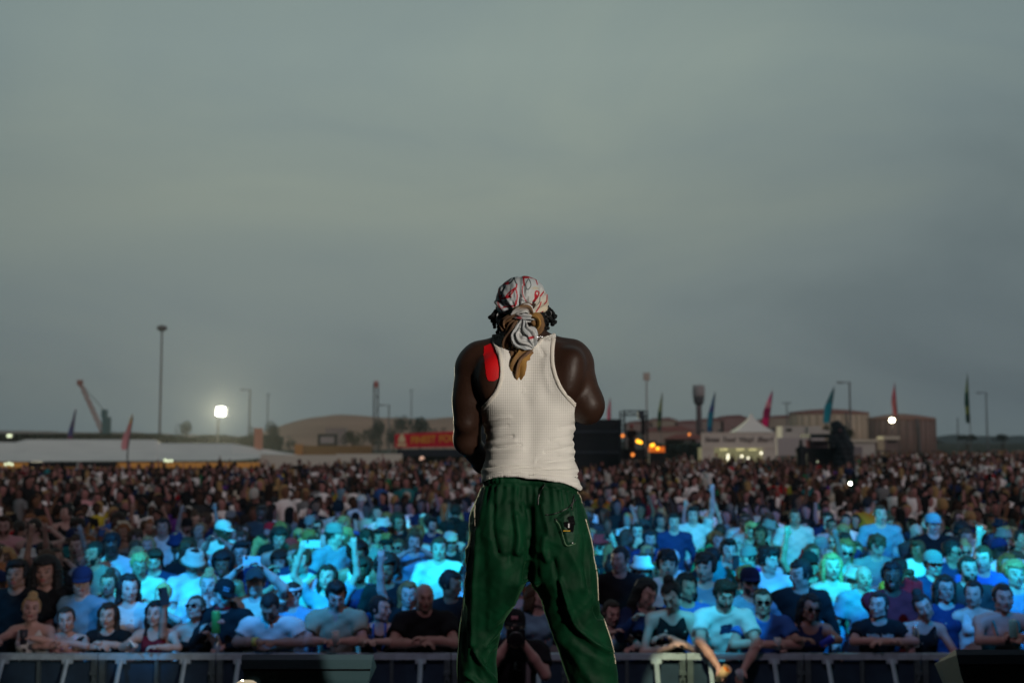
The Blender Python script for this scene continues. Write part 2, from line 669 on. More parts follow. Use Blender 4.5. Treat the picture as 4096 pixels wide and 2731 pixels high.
def hero_hand(P, fwd, up, s=1):
    """a fist closed round something: palm, four curled fingers and the thumb"""
    P, fwd, up = map(lambda v: np.asarray(v, float), (P, fwd, up))
    fwd /= np.linalg.norm(fwd); side = np.cross(fwd, up); side /= np.linalg.norm(side); up = np.cross(side, fwd)
    R = np.stack([side, fwd, up], 1)
    fb.ell(P + fwd * .045, (.018, .048, .040), R, k=.015)
    for i, (ln, o) in enumerate(((.030, .030), (.034, .010), (.032, -.010), (.026, -.030))):
        b0 = P + fwd * .082 + up * o
        b1 = b0 + side * ln * s + fwd * .008
        b2 = b1 - fwd * .028
        fb.cone(b0, b1, .0105, .010, .004); fb.cone(b1, b2, .0098, .0088, .003)
    fb.cone(P + fwd * .03 + up * .036, P + fwd * .055 + up * .05 + side * .028 * s, .012, .0095, .006)


hero_hand(pt(2010, 1850, .27), (.6, .75, .05), (0, 0, 1))
hero_hand(pt(2200, 1400, .24), (-.75, .3, .35), (.1, .9, .3), -1)
# head with ears and face, under the headscarf
HC = pt(2090, 1208, .035)
fb.ell(HC, (.066, .084, .072), k=.02)
fb.ell(HC + [0, .055, -.060], (.050, .045, .055), k=.03)
fb.cone(HC + [0, .085, -.005], HC + [0, .112, -.040], .010, .016, .01)
for s_ in (-1, 1):
    fb.ell(HC + [.073 * s_, .010, -.025], (.009, .018, .028), k=.006)
    fb.ell(HC + [.030 * s_, .098, .000], (.017, .010, .010), k=.008, op='sub')
fb.cone(HC + [-.022, .098, -.066], HC + [.022, .098, -.066], .007, .007, .006)
V, Q = fb.mesh()
V = laplace(V, Q, 2, .5)
body_field = fb

# body below the waist, one surface with the rest: hips and legs inside the trousers (coarse grid)
body_me = mesh_np("person_body", V, Q, [SKIN])
hero_body = hobj("body", body_me)
hero_bvh = BVHTree.FromPolygons([Vector(v) for v in V], [tuple(q) for q in Q.tolist()])


def cast(bvh, px, py, lift=0.0):
    d = (at(px, py, HY) - Vector((0, 0, EYE))).normalized()
    h = bvh.ray_cast(Vector((0, 0, EYE)), d)
    if h[0] is None: return None
    return h[0] - d * lift


# --- vest
VL = [(1968, 1362), (1991, 1417), (2000, 1475), (1997, 1520), (1980, 1566), (1951, 1604), (1921, 1634)]
VR = [(2222, 1350), (2216, 1406), (2219, 1463), (2238, 1526), (2266, 1572), (2311, 1621)]
HEM = [(1905, 1937), (1930, 1931), (1960, 1916), (2014, 1906), (2090, 1911), (2177, 1920), (2255, 1934), (2290, 1946), (2312, 1958), (2330, 1966)]
NECK = [(2172, 1346), (2160, 1352), (2134, 1384), (2095, 1402), (2055, 1394), (2026, 1356), (2018, 1340)]
VPOLY = [(1880, 1650), (1921, 1634)][::-1]
VPOLY = NECK + [(1968, 1335)] + [tuple(p) for p in catmull(VL, 5)] + [(1860, 1660)] + HEM + [(2380, 1640)] + [tuple(p) for p in catmull(VR[::-1], 5)] + [(2222, 1330)]
fv = Field((hx(1890), HY - .18, hz(1985)), (hx(2350), HY + .20, hz(1335)), .0036)
X, Y, Z = fv.grid(w)
tz = np.array([hz(r[0]) for r in TS[:11]] + [hz(1890), hz(1940), hz(2040)])[::-1]
tcx = np.array([(hx(r[1]) + hx(r[2])) / 2 for r in TS[:11]] + [hx(2118), hx(2122), hx(2122)])[::-1]
thw = np.array([(hx(r[2]) - hx(r[1])) / 2 for r in TS[:11]] + [hx(2297) - hx(2118), hx(2310) - hx(2120), hx(2318) - hx(2120)])[::-1]
thd = np.array([r[3] for r in TS[:11]] + [.118, .130, .134])[::-1]
tcy = np.array([r[4] for r in TS[:11]] + [0, 0, 0])[::-1]
base = torso_sdf(X, Y, Z, .0).astype(np.float32)
fv.F = np.minimum(fv.F, base)
for (a, b, ra, rb, k) in [(pt(2090, 1370, .0), pt(1935, 1425, .0), .048, .045, .03), (pt(2110, 1370, .0), pt(2275, 1422, .0), .048, .045, .03)]:
    fv.cone(a, b, ra, rb, k)
fv.ell(pt(1972, 1520, -.078), (.042, .034, .060), k=.05)
fv.ell(pt(2268, 1500, -.074), (.042, .036, .062), k=.05)
G = fv.F - .006
near = np.abs(G) < .02
Xb, Yb, Zb = np.broadcast_arrays(X, Y, Z)
P3 = np.stack([Xb[near], Yb[near], Zb[near]], 1)
ppx, ppy = to_px(P3)
ps = poly_sdf(ppx, ppy, VPOLY) / 1350
thick = np.maximum(G[near], -(G[near] + .0055))
G2 = np.full(G.shape, .02, np.float32)
G2[near] = np.maximum(thick, ps)
fv.F = G2
V, Q = fv.mesh()
V = laplace(V, Q, 2, .5)
nrm = vnormals(V, Q)
px_, py_ = to_px(V)
back = np.clip((HY - .0 - V[:, 1]) / .03, 0, 1)
side = np.clip((V[:, 1] - (HY - .07)) / .05, 0, 1)
dsp = np.zeros(len(V))
# rolls and wrinkles gathered at the waist: (polyline, width px, height m)
VF = [([(1930, 1869), (2010, 1862), (2110, 1864), (2200, 1874), (2310, 1866)], 5, -.0065), ([(1925, 1900), (2010, 1884), (2160, 1893), (2315, 1905)], 4, -.0055),
      ([(1930, 1884), (2040, 1873), (2200, 1882), (2310, 1886)], 8, .004), ([(1930, 1918), (2014, 1896), (2160, 1906), (2312, 1935)], 8, .004),
      ([(1945, 1760), (2000, 1752), (2050, 1745)], 7, -.005), ([(1955, 1790), (2010, 1786), (2080, 1780)], 7, -.005),
      ([(1950, 1772), (2010, 1768), (2060, 1762)], 8, .004), ([(1950, 1805), (2020, 1800), (2090, 1796)], 8, .003),
      ([(1935, 1716), (1990, 1706), (2030, 1700)], 6, -.003), ([(1925, 1690), (1985, 1676), (2040, 1668)], 6, .003),
      ([(2290, 1744), (2240, 1752), (2200, 1762)], 6, -.004), ([(2290, 1765), (2240, 1774)], 8, .004), ([(2284, 1786), (2230, 1800), (2180, 1808)], 6, -.005),
      ([(2295, 1806), (2240, 1818)], 8, .004), ([(2296, 1835), (2240, 1842), (2150, 1846)], 6, -.004), ([(2290, 1700), (2240, 1712)], 7, -.003),
      ([(1945, 1838), (2020, 1836), (2130, 1842)], 6, -.003), ([(2050, 1425), (2080, 1520), (2110, 1620)], 22, -.002), ([(2190, 1400), (2180, 1480), (2200, 1560)], 14, .002),
      ([(2150, 1372), (2176, 1420)], 8, -.003), ([(2010, 1390), (2035, 1450)], 8, .002)]
for pl, wd, hgt in VF:
    pl = [tuple(p) for p in catmull(pl, 3)] if len(pl) > 2 else pl
    dsp += .95 * hgt * np.exp(-(seg_dist(px_, py_, pl) / wd) ** 2) * back
# uneven rolls on the flanks
fl = np.clip((py_ - 1655) / 60, 0, 1)
dsp += side * fl * .0030 * (.6 * np.sin(py_ / 6.6 + 2.5 * np.sin(py_ / 31) + 1.5 * np.sin(V[:, 0] * 9)) + .8 * np.sin(py_ / 13.0 + 2))
dsp += .0009 * np.sin(py_ / 17 + V[:, 0] * 30) + .0008 * np.sin(V[:, 0] * 90 + py_ / 40)
V = V + nrm * dsp[:, None]
KNIT = mat("ribbed_knit", (.66, .62, .54), rough=.95, spec=.1, sheen=.2)
t = KNIT.node_tree
b = t.nodes["Principled BSDF"]
co = N("ShaderNodeTexCoord", t)
sp = N("ShaderNodeSeparateXYZ", t)
L(co.outputs["Object"], sp.inputs[0], t)


def sinw(out, fr):
    m1 = N("ShaderNodeMath", t, operation='MULTIPLY'); L(out, m1.inputs[0], t); m1.inputs[1].default_value = fr
    m2 = N("ShaderNodeMath", t, operation='SINE'); L(m1.outputs[0], m2.inputs[0], t)
    return m2.outputs[0]


mm = N("ShaderNodeMath", t, operation='MULTIPLY_ADD')
L(sinw(sp.outputs[2], 2 * PI / .0046), mm.inputs[0], t)
mm.inputs[1].default_value = .42
m3 = N("ShaderNodeMath", t, operation='MULTIPLY'); L(sinw(sp.outputs[0], 2 * PI / .0062), m3.inputs[0], t); m3.inputs[1].default_value = .26
L(m3.outputs[0], mm.inputs[2], t)
bp = N("ShaderNodeBump", t); bp.inputs["Strength"].default_value = .40; bp.inputs["Distance"].default_value = .002
L(mm.outputs[0], bp.inputs["Height"], t); L(bp.outputs[0], b.inputs["Normal"], t)
mr = N("ShaderNodeMapRange", t); mr.inputs["From Min"].default_value = -1; mr.inputs["To Min"].default_value = .94; mr.inputs["To Max"].default_value = 1.04
L(mm.outputs[0], mr.inputs[0], t)
n5 = N("ShaderNodeTexNoise", t); n5.inputs["Scale"].default_value = 9; L(co.outputs["Object"], n5.inputs[0], t)
mr2 = N("ShaderNodeMapRange", t); mr2.inputs["To Min"].default_value = .88; mr2.inputs["To Max"].default_value = 1.1; L(n5.outputs["Fac"], mr2.inputs[0], t)
mz = N("ShaderNodeMath", t, operation='MULTIPLY'); L(mr.outputs[0], mz.inputs[0], t); L(mr2.outputs[0], mz.inputs[1], t)
mx = N("ShaderNodeMix", t, data_type='RGBA', blend_type='MULTIPLY'); mx.inputs["Factor"].default_value = 1
mx.inputs["A"].default_value = (.79, .775, .73, 1); L(mz.outputs[0], mx.inputs["B"], t); L(mx.outputs["Result"], b.inputs["Base Color"], t)
vest = hobj("vest", mesh_np("vest", V, Q, [KNIT]))
vest_bvh = BVHTree.FromPolygons([Vector(v) for v in V], [tuple(q) for q in Q.tolist()])
TRIM = mat("vest_binding", (.76, .72, .65), rough=.9, spec=.1, bump=.2, bscale=400)


def ribbon_on(bvhs, pts, width, lift, name, m, parent, thick=.0022, flat=.35):
    """a flat bound strip that follows the cloth under it"""
    mb = MB()
    P = []
    for p in catmull(pts, 6):
        for bv in bvhs:
            h = cast(bv, p[0], p[1], lift)
            if h is not None: break
        if h is None: continue
        if P and (P[-1] - h).length > .04: continue
        P.append(h)
    mb.tube(P, width, 10, flat)
    me = mb.mesh(name, m, True)
    return hobj(name, me, parent)


def strip_on(bvh, pts, wpx, name, m, parent, lift=.0015):
    """rounded strip: both edges traced on the surface beneath"""
    C = [np.array(p) for p in catmull(pts, 6)]
    rows = []
    for i, p in enumerate(C):
        tdir = C[min(i + 1, len(C) - 1)] - C[max(i - 1, 0)]
        tdir /= np.linalg.norm(tdir) + 1e-9
        nn = np.array([-tdir[1], tdir[0]])
        row = []
        for k in range(-3, 4):
            q = p + nn * wpx * k / 3
            h = cast(bvh, q[0], q[1], 0)
            row.append(h)
        good = [r_ for r_ in row if r_ is not None]
        if not good: continue
        ymid = sorted(r_.y for r_ in good)[len(good) // 2]
        rr = []
        for k in range(-3, 4):
            q = p + nn * wpx * k / 3
            h = row[k + 3]
            if h is None or abs(h.y - ymid) > .02:
                h = at(q[0], q[1], ymid)
            lf = lift + .0022 * (1 - (k / 3) ** 2) ** .5
            rr.append(h + Vector((0, -lf, 0)))
        rows.append(rr)
    n = len(rows)
    vs = [v for r_ in rows for v in r_] + [v + Vector((0, .006, 0)) for r_ in rows for v in r_]
    fs = []
    o = n * 7
    for i in range(n - 1):
        for k in range(6):
            a = i * 7 + k
            fs.append((a, a + 1, a + 8, a + 7)); fs.append((o + a + 7, o + a + 8, o + a + 1, o + a))
        fs.append((i * 7, i * 7 + 7, o + i * 7 + 7, o + i * 7)); fs.append((o + i * 7 + 6, o + i * 7 + 13, i * 7 + 13, i * 7 + 6))
    mb = MB().add(vs, fs)
    return hobj(name, mb.mesh(name, m, True), parent)


strip_on(vest_bvh, [(x + 7, y) for x, y in VL], 8, "binding", TRIM, vest)
strip_on(vest_bvh, [(x - 7, y + 2) for x, y in VR], 8, "binding", TRIM, vest)
strip_on(vest_bvh, [(2168, 1356), (2140, 1386), (2096, 1406)], 6, "neck_binding", TRIM, vest)

# red tape on the shoulder
TAPE = [(1937, 1383), (1966, 1372), (1980, 1390), (1988, 1415), (1996, 1465), (1995, 1510), (1984, 1520), (1973, 1524), (1955, 1523), (1948, 1514), (1944, 1495), (1939, 1450), (1934, 1420)]
RED = mat("red_tape", (.62, .004, .008), rough=.6, spec=.3, vary=.08)
vs, fs, ids = [], [], {}
gx, gy = np.meshgrid(np.arange(1928, 2004, 2.5), np.arange(1366, 1530, 2.5))
sd = poly_sdf(gx.astype(float), gy.astype(float), TAPE)
for (i, j), dd in np.ndenumerate(sd):
    if dd < 1.5:
        h = cast(hero_bvh, gx[i, j], gy[i, j], .0022)
        if h is not None:
            ids[i, j] = len(vs); vs.append(h)
for (i, j) in list(ids):
    q = [(i, j), (i + 1, j), (i + 1, j + 1), (i, j + 1)]
    if all(p in ids for p in q):
        fs.append(tuple(ids[p] for p in q))
n0 = len(vs)
vs2 = vs + [v + Vector((0, .0015, 0)) for v in vs]
fs2 = fs + [tuple(a + n0 for a in reversed(f)) for f in fs]
hobj("shoulder_tape", MB().add(vs2, fs2).mesh("shoulder_tape", RED, True))

# --- trousers
LOUT = [(1932, 1905), (1930, 1934), (1911, 1985), (1884, 2035), (1875, 2075), (1876, 2142), (1868, 2210), (1865, 2277), (1857, 2356), (1848, 2440), (1837, 2535), (1830, 2637), (1829, 2731), (1822, 2900), (1815, 3100), (1812, 3290)]
LIN = [(2118, 1905), (2118, 2150), (2115, 2322), (2081, 2372), (2059, 2423), (2025, 2474), (2003, 2524), (1989, 2597), (1985, 2665), (1989, 2731), (1990, 2900), (1980, 3100), (1968, 3290)]
RIN = [(2112, 1905), (2112, 2150), (2115, 2322), (2149, 2372), (2169, 2423), (2194, 2485), (2216, 2558), (2239, 2631), (2270, 2731), (2318, 2900), (2370, 3100), (2410, 3290)]
ROUT = [(2306, 1905), (2308, 1957), (2326, 1990), (2338, 2047), (2357, 2103), (2374, 2210), (2388, 2288), (2393, 2378), (2400, 2457), (2416, 2476), (2433, 2524), (2452, 2586), (2463, 2659), (2469, 2731), (2510, 2900), (2560, 3100), (2590, 3290)]


def prof(pts):
    z = np.array([hz(p[1]) for p in pts])[::-1]
    x = np.array([hx(p[0]) for p in pts])[::-1]
    return z, x


ft = Field((hx(1790), HY - .24, hz(3310)), (hx(2620), HY + .26, hz(1895)), .0055)
X, Y, Z = ft.grid(w)
zl, xlo = prof(LOUT); zi, xli = prof(LIN); zr, xri = prof(RIN); zo, xro = prof(ROUT)
zz = ft.zs


def leg_field(a, b, dz):
    c = (a + b) / 2; hw = np.maximum((b - a) / 2, .03)
    hd = np.interp(zz, dz[0], dz[1]); cy = HY + np.interp(zz, dz[0], dz[2])
    u = np.abs((X - c) / hw); v = np.abs((Y - cy) / hd)
    return ((u ** 2.3 + v ** 2.3) ** (1 / 2.3) - 1) * np.minimum(hw, hd) * .9


zk = np.array([hz(p) for p in (3290, 2900, 2700, 2500, 2330, 2150, 2020, 1905)])
zd = (zk, np.array([.085, .090, .096, .104, .118, .128, .122, .110]), np.array([.03, .04, .05, .03, .00, -.005, .0, .0]))
A = leg_field(np.interp(zz, zl, xlo), np.interp(zz, zi, xli) + .012 * (zz > hz(2322)), zd)
B = leg_field(np.interp(zz, zr, xri) - .012 * (zz > hz(2322)), np.interp(zz, zo, xro), zd)
PELV = ((np.abs((X - (np.interp(zz, zl, xlo) + np.interp(zz, zo, xro)) / 2) / ((np.interp(zz, zo, xro) - np.interp(zz, zl, xlo)) / 2)) ** 2.6
         + np.abs((Y - HY) / np.interp(zz, zk, zd[1])) ** 2.6) ** (1 / 2.6) - 1) * .1
PELV = np.maximum(PELV, (hz(2200) - Z))
k = .05
hsm = np.clip(k - np.abs(A - B), 0, None) / k * np.clip((Z - hz(2318)) / .06, 0, 1)
D_ = np.minimum(A, B) - hsm * hsm * k * .25
D_ = np.minimum(D_, PELV + .012 * np.exp(-((X - hx(2115)) / .02) ** 2) * (Y < HY))
D_ = np.maximum(D_, Z - hz(1900)); D_ = np.maximum(D_, hz(3290) - Z)
ft.F = D_.astype(np.float32)
V, Q = ft.mesh()
V = laplace(V, Q, 3, .5)
nrm = vnormals(V, Q)
px_, py_ = to_px(V)
back = np.clip((HY + .03 - V[:, 1]) / .06, 0, 1)
dsp = np.zeros(len(V))


def Z2(pts):                                 # coordinates measured on the enlarged crop of the trousers
    return [(1750 + u / 1.78, 1850 + v / 1.78) for u, v in pts]


PF = [([(285, 480), (268, 800), (250, 1100), (245, 1300)], 7, .006), ([(320, 560), (335, 900), (330, 1200)], 22, -.004),
      ([(400, 300), (395, 480), (430, 640)], 9, -.006), ([(430, 640), (470, 670), (560, 660)], 8, -.003),
      ([(560, 380), (575, 520), (560, 640)], 14, .007), ([(600, 300), (640, 420), (650, 520)], 8, .005), ([(520, 300), (540, 500), (520, 700)], 9, -.004),
      ([(650, 330), (655, 560), (650, 840)], 14, -.012), ([(620, 620), (590, 760), (560, 900), (530, 1000)], 14, .004),
      ([(262, 1335), (300, 1400), (350, 1480), (410, 1568)], 8, .010), ([(250, 1330), (255, 1420), (300, 1568)], 14, -.004), ([(200, 1500), (260, 1545), (330, 1600)], 8, .008),
      ([(460, 1170), (400, 1240), (340, 1310)], 7, .005), ([(415, 1300), (370, 1345), (345, 1420)], 6, .005), ([(440, 1200), (380, 1300)], 16, -.003),
      ([(370, 1060), (366, 1180)], 6, .003), ([(250, 300), (230, 420)], 8, -.004),
      ([(870, 840), (930, 1020), (985, 1150), (1060, 1225), (1130, 1285), (1210, 1335)], 10, .011), ([(850, 1000), (930, 1180), (1020, 1290), (1150, 1400)], 22, -.004),
      ([(760, 540), (755, 610), (780, 690)], 12, .007), ([(830, 700), (870, 900), (900, 1000)], 10, -.006), ([(740, 300), (770, 420), (800, 520)], 8, .004),
      ([(940, 640), (1010, 760), (1040, 900)], 14, .004), ([(1060, 500), (1050, 700), (1080, 900)], 10, -.004), ([(1090, 650), (1080, 800), (1100, 960)], 6, .004),
      ([(790, 1140), (880, 1260), (1000, 1400), (1100, 1568)], 18, .005), ([(700, 860), (780, 1060), (860, 1300), (930, 1500)], 12, .003),
      ([(1185, 1105), (1150, 1090), (1120, 1040)], 8, -.008), ([(1180, 1120), (1230, 1290), (1240, 1400)], 10, .004), ([(480, 760), (440, 960), (430, 1100)], 20, .004),
      ([(700, 700), (720, 850), (770, 1000)], 14, -.004), ([(960, 1280), (1100, 1380), (1220, 1440)], 14, .004), ([(180, 900), (190, 1200), (180, 1400)], 12, -.004),
      ([(210, 620), (215, 800), (195, 1000)], 9, .004)]
for pl, wd, hgt in PF:
    pl = [tuple(p) for p in catmull(Z2(pl), 3)] if len(pl) > 2 else Z2(pl)
    dsp += 1.5 * hgt * np.exp(-(seg_dist(px_, py_, pl) / wd) ** 2) * back
# gathers that fan out from the elastic waistband
wl = np.interp(px_, [1930, 2014, 2177, 2255, 2320], [1940, 1932, 1946, 1955, 1968])
below = py_ - wl
gath = np.exp(-np.clip(below - 4, 0, None) / 62) * np.clip(below / 10, 0, 1)
ph = (px_ - 2110) * (1 - np.clip(below, 0, 260) / 900)
dsp += gath * .0068 * (np.sin(ph / 4.6 + 1.3 * np.sin(ph / 23)) * .7 + .5 * np.sin(ph / 9.3 + 1))
band = (below < 0)
dsp += np.where(band, .0035 * np.sin(px_ / 2.7 + np.sin(px_ / 9) * 1.4) * (.6 + .4 * np.sin(px_ / 31)) + .001, 0)
dsp -= .006 * np.exp(-((below - 2) / 3.2) ** 2)
dsp += .0012 * np.sin(py_ / 23 + px_ / 37) + .0010 * np.sin(px_ / 13 + py_ / 61)
for k_, (f1, f2, am_) in enumerate(((.07, .013, .0011), (.15, .027, .0005), (.33, .047, .0002))):
    dsp += am_ * (1 - 2 * np.abs(np.sin(px_ * f1 * .5 + 2.2 * np.sin(py_ * f2 + k_) + 1.3 * np.sin(py_ * f2 * 2.3 + px_ * .02)))) * back
V = V + nrm * dsp[:, None]
VELV = mat("green_velvet", (.0016, .034, .013), rough=.62, spec=.13, vary=.35, vscale=16, bump=.10, bscale=500, sheen=1.0, sheencol=(.22, .55, .27))
VELV.node_tree.nodes["Principled BSDF"].inputs["Sheen Roughness"].default_value = .25
trous = hobj("trousers", mesh_np("trousers", V, Q, [VELV]))
tr_bvh = BVHTree.FromPolygons([Vector(v) for v in V], [tuple(q) for q in Q.tolist()])
PIPE = mat("cream_piping", (.62, .56, .44), rough=.8)
for pl in ([(290, 243), (267, 330), (268, 450)], [(247, 495), (238, 560), (232, 620), (212, 720), (203, 830), (186, 960), (172, 1120), (156, 1280), (148, 1420), (146, 1568), (140, 1800), (130, 2300)],
           [(998, 205), (1018, 245), (1028, 285)], [(1054, 400), (1068, 450), (1090, 530), (1106, 610), (1114, 680), (1132, 770), (1140, 860), (1145, 980)],
           [(1184, 1110), (1198, 1150), (1215, 1200), (1235, 1260), (1250, 1320), (1262, 1380), (1266, 1430)]):
    pts = Z2(pl)
    P = []
    for p in catmull(pts, 8):
        h = None
        for off in (0, 3, -3, 6, -6, 9, -9, 12, -12, 16, -16):
            h = cast(tr_bvh, p[0] + off, p[1], .001)
            if h is not None: break
        if h is not None: P.append(h)
    if len(P) > 2:
        P2 = [P[0]] + [(P[i - 1] + P[i] * 2 + P[i + 1]) / 4 for i in range(1, len(P) - 1)] + [P[-1]]
        hobj("piping", MB().tube(P2, .0021, 8).mesh("piping", PIPE, True), trous)

# patch pocket with a black case in it
PK = mat("green_velvet_pocket", (.004, .040, .018), rough=.6, spec=.3, vary=.3, vscale=20, sheen=.5, sheencol=(.22, .5, .28))


def conform(bvh, poly, step, lift, name, m, parent, dome=0.0, thick=.003):
    xs_ = [p[0] for p in poly]; ys_ = [p[1] for p in poly]
    gx, gy = np.meshgrid(np.arange(min(xs_) - step, max(xs_) + step, step), np.arange(min(ys_) - step, max(ys_) + step, step))
    sd = poly_sdf(gx.astype(float), gy.astype(float), poly)
    ids, vs, fs = {}, [], []
    for (i, j), dd in np.ndenumerate(sd):
        if dd < step * .5:
            h = cast(bvh, gx[i, j], gy[i, j], lift + dome * min(1, max(0, -dd / 12)))
            if h is not None:
                ids[i, j] = len(vs); vs.append(h)
    for (i, j) in list(ids):
        q = [(i, j), (i + 1, j), (i + 1, j + 1), (i, j + 1)]
        if all(p in ids for p in q): fs.append(tuple(ids[p] for p in q))
    n0 = len(vs)
    mb = MB().add(vs + [v + Vector((0, thick, 0)) for v in vs], fs + [tuple(a + n0 for a in reversed(f)) for f in fs])
    return hobj(name, mb.mesh(name, m, True), parent)


pocket = conform(tr_bvh, Z2([(838, 405), (870, 440), (905, 560), (920, 588), (950, 586), (985, 575), (1002, 500), (1000, 400), (990, 310), (960, 330), (900, 350), (860, 380)]), 2.5, .003, "pocket", PK, trous, .006)
BLACK = mat("black_leather", (.006, .006, .008), rough=.3, spec=.6)
wb = MB()
for c_, d_, tl in (((935, 455), (.028, .008, .026), .1), ((955, 412), (.016, .008, .026), -.2)):
    p = Z2([c_])[0]
    h = cast(tr_bvh, p[0], p[1], .010) or at(p[0], p[1], HY - .13)
    wb.box(h, d_, Matrix.Rotation(tl, 3, 'Y') @ Matrix.Rotation(.3, 3, 'X'))
wallet = hobj("pocket_case", wb.mesh("pocket_case", BLACK), trous)
WH = mat("white_print", (.7, .7, .72), rough=.6)
YE = mat("yellow_trim", (.7, .42, .03), rough=.5)
for c_, d_, m_, nm in (((935, 447), (.004, .003, .012), WH, "tag"), ((920, 484), (.020, .003, .0022), YE, "case_trim"), ((962, 570), (.003, .003, .003), WH, "stud")):
    p = Z2([c_])[0]
    h = cast(tr_bvh, p[0], p[1], .018) or at(p[0], p[1], HY - .14)
    hobj(nm, MB().box(h, d_).mesh(nm, m_), trous)
for pl in ([(975, 225), (962, 300), (945, 380), (940, 430)], [(985, 262), (930, 320), (870, 350), (820, 366), (770, 372)], [(765, 150), (742, 190), (722, 240), (716, 300)], [(962, 440), (968, 510), (964, 565)],
           [(838, 395), (850, 412), (872, 400)]):
    P = [cast(tr_bvh, p[0], p[1], .004) for p in catmull(Z2(pl), 6)]
    P = [p for p in P if p is not None]
    hobj("cord", MB().tube(P, .0016, 6).mesh("cord", BLACK, True), trous)
P = [cast(tr_bvh, p[0], p[1], .009) for p in catmull(Z2([(842, 410), (872, 450), (905, 560), (922, 588), (950, 586), (984, 574)]), 6)]
hobj("pocket_seam", MB().tube([p for p in P if p], .0012, 6).mesh("pocket_seam", mat("pale_thread", (.12, .22, .13)), True), pocket)

# shoes on the stage floor
SHOE = mat("white_trainer", (.55, .54, .52), rough=.5, bump=.1)
for sx_, sy_ in ((1885, .03), (2500, .03)):
    c = Vector((hx(sx_), HY + .06, FLOOR_Z))
    f2 = Field((c.x - .09, c.y - .16, FLOOR_Z), (c.x + .09, c.y + .24, FLOOR_Z + .16), .009)
    f2.ell((c.x, c.y + .08, FLOOR_Z + .045), (.052, .13, .045), k=.02)
    f2.ell((c.x, c.y - .06, FLOOR_Z + .055), (.040, .065, .055), k=.03)
    f2.cone((c.x, c.y - .04, FLOOR_Z + .06), (c.x, c.y - .04, FLOOR_Z + .13), .042, .040, .02)
    v_, q_ = f2.mesh()
    hobj("shoe", mesh_np("shoe", laplace(v_, q_, 1), q_, [SHOE]))

# --- headscarf
fs_ = HC
SC_COL = np.array([.50, .55, .58]); SC_WARM = np.array([.60, .52, .38])


def paint(Vp, nrmy, strokes, base):
    px, py = to_px(Vp)
    C = base.copy()
    for pl, wd, col in strokes:
        pl = [tuple(p) for p in catmull(Z4(pl), 4)] if len(pl) > 2 else Z4(pl)
        dd = seg_dist(px, py, pl)
        a = np.clip((wd - dd) / 1.6 + .5, 0, 1)[:, None] * (Vp[:, 1] < HC[1] + .015)[:, None]
        C = C * (1 - a) + np.array(col) * a
    return C


def Z4(pts):
    return [(1950 + u / 3.336, 1090 + v / 3.336) for u, v in pts]


RD, DK, OC = (.42, .012, .025), (.02, .04, .045), (.42, .26, .08)
STR = [([(205, 155), (240, 150), (300, 90), (330, 60)], 1.6, DK), ([(215, 160), (265, 130), (290, 145), (240, 155)], 3, RD), ([(290, 150), (330, 110), (352, 65)], 2.6, DK), ([(352, 70), (375, 130), (395, 160)], 2.6, DK), ([(350, 60), (355, 80)], 4.5, DK),
       ([(390, 160), (385, 200)], 3, RD), ([(480, 60), (540, 60)], 5.5, RD), ([(478, 55), (490, 170)], 3.5, RD), ([(560, 65), (640, 90), (665, 160)], 2, RD),
       ([(545, 85), (510, 150), (520, 210), (545, 225), (580, 170), (560, 100), (545, 85)], 1.7, DK), ([(370, 205), (300, 260), (245, 320), (300, 300), (340, 255), (370, 205)], 3, RD),
       ([(190, 350), (250, 340), (310, 320), (240, 335), (200, 345)], 3.4, RD), ([(375, 210), (395, 300), (385, 400), (360, 445), (280, 450), (205, 468)], 2.8, RD), ([(385, 380), (365, 440), (300, 450)], 4, RD),
       ([(150, 215), (155, 300), (175, 380)], 3, RD), ([(140, 380), (150, 440), (190, 500)], 3, RD), ([(235, 190), (205, 250), (185, 330)], 1.8, DK), ([(470, 180), (465, 260), (490, 340), (540, 420)], 1.8, RD),
       ([(640, 370), (635, 300), (650, 250), (685, 265), (675, 310), (650, 350)], 3.2, RD), ([(615, 385), (640, 350), (650, 300)], 4, RD), ([(770, 240), (735, 275), (705, 315)], 3, RD), ([(795, 300), (790, 380), (760, 420)], 2.4, RD),
       ([(715, 395), (690, 460), (650, 520)], 2.6, RD), ([(445, 295), (460, 325)], 2.5, DK), ([(455, 365), (500, 385), (550, 410)], 1.4, DK), ([(560, 425), (610, 430)], 3.5, RD), ([(610, 400), (625, 440)], 4, (.05, .03, .06)),
       ([(240, 420), (330, 440), (400, 470)], 1.3, DK), ([(700, 330), (690, 400), (620, 470)], 1.5, DK), ([(180, 300), (170, 350)], 3, RD), ([(260, 90), (210, 160)], 1.5, RD), ([(740, 520), (690, 560)], 2.5, RD)]
nu, nv = 260, 170
uu, vv = np.meshgrid(np.linspace(0, 2 * PI, nu, endpoint=False), np.linspace(0.02, 1, nv))
# outline of the cap by height, closed at the crown and gathered at the nape
zc = np.array([1103, 1106, 1118, 1136, 1156, 1178, 1204, 1230, 1250, 1264, 1276, 1284])
wl_ = np.array([0, 28, 62, 82, 95, 101, 103, 99, 92, 78, 60, 46]) / 1350
cxx = np.array([2091, 2090, 2090, 2088, 2087, 2088, 2088, 2086, 2082, 2080, 2078, 2076])
tt = vv
pyv = np.interp(tt, np.linspace(0, 1, 12), zc)
rad = np.interp(tt, np.linspace(0, 1, 12), wl_)
rad = np.sqrt(np.clip(1 - ((pyv - 1200) / 97.5) ** 2, 0, 1)) * 102 / 1350 * (pyv < 1200) + rad * (pyv >= 1200)
cx_ = np.interp(tt, np.linspace(0, 1, 12), [hx(c) for c in cxx])
tilt = .0
Xc = cx_ + rad * np.sin(uu)
Yc = HC[1] + .006 - rad * 1.22 * np.cos(uu)
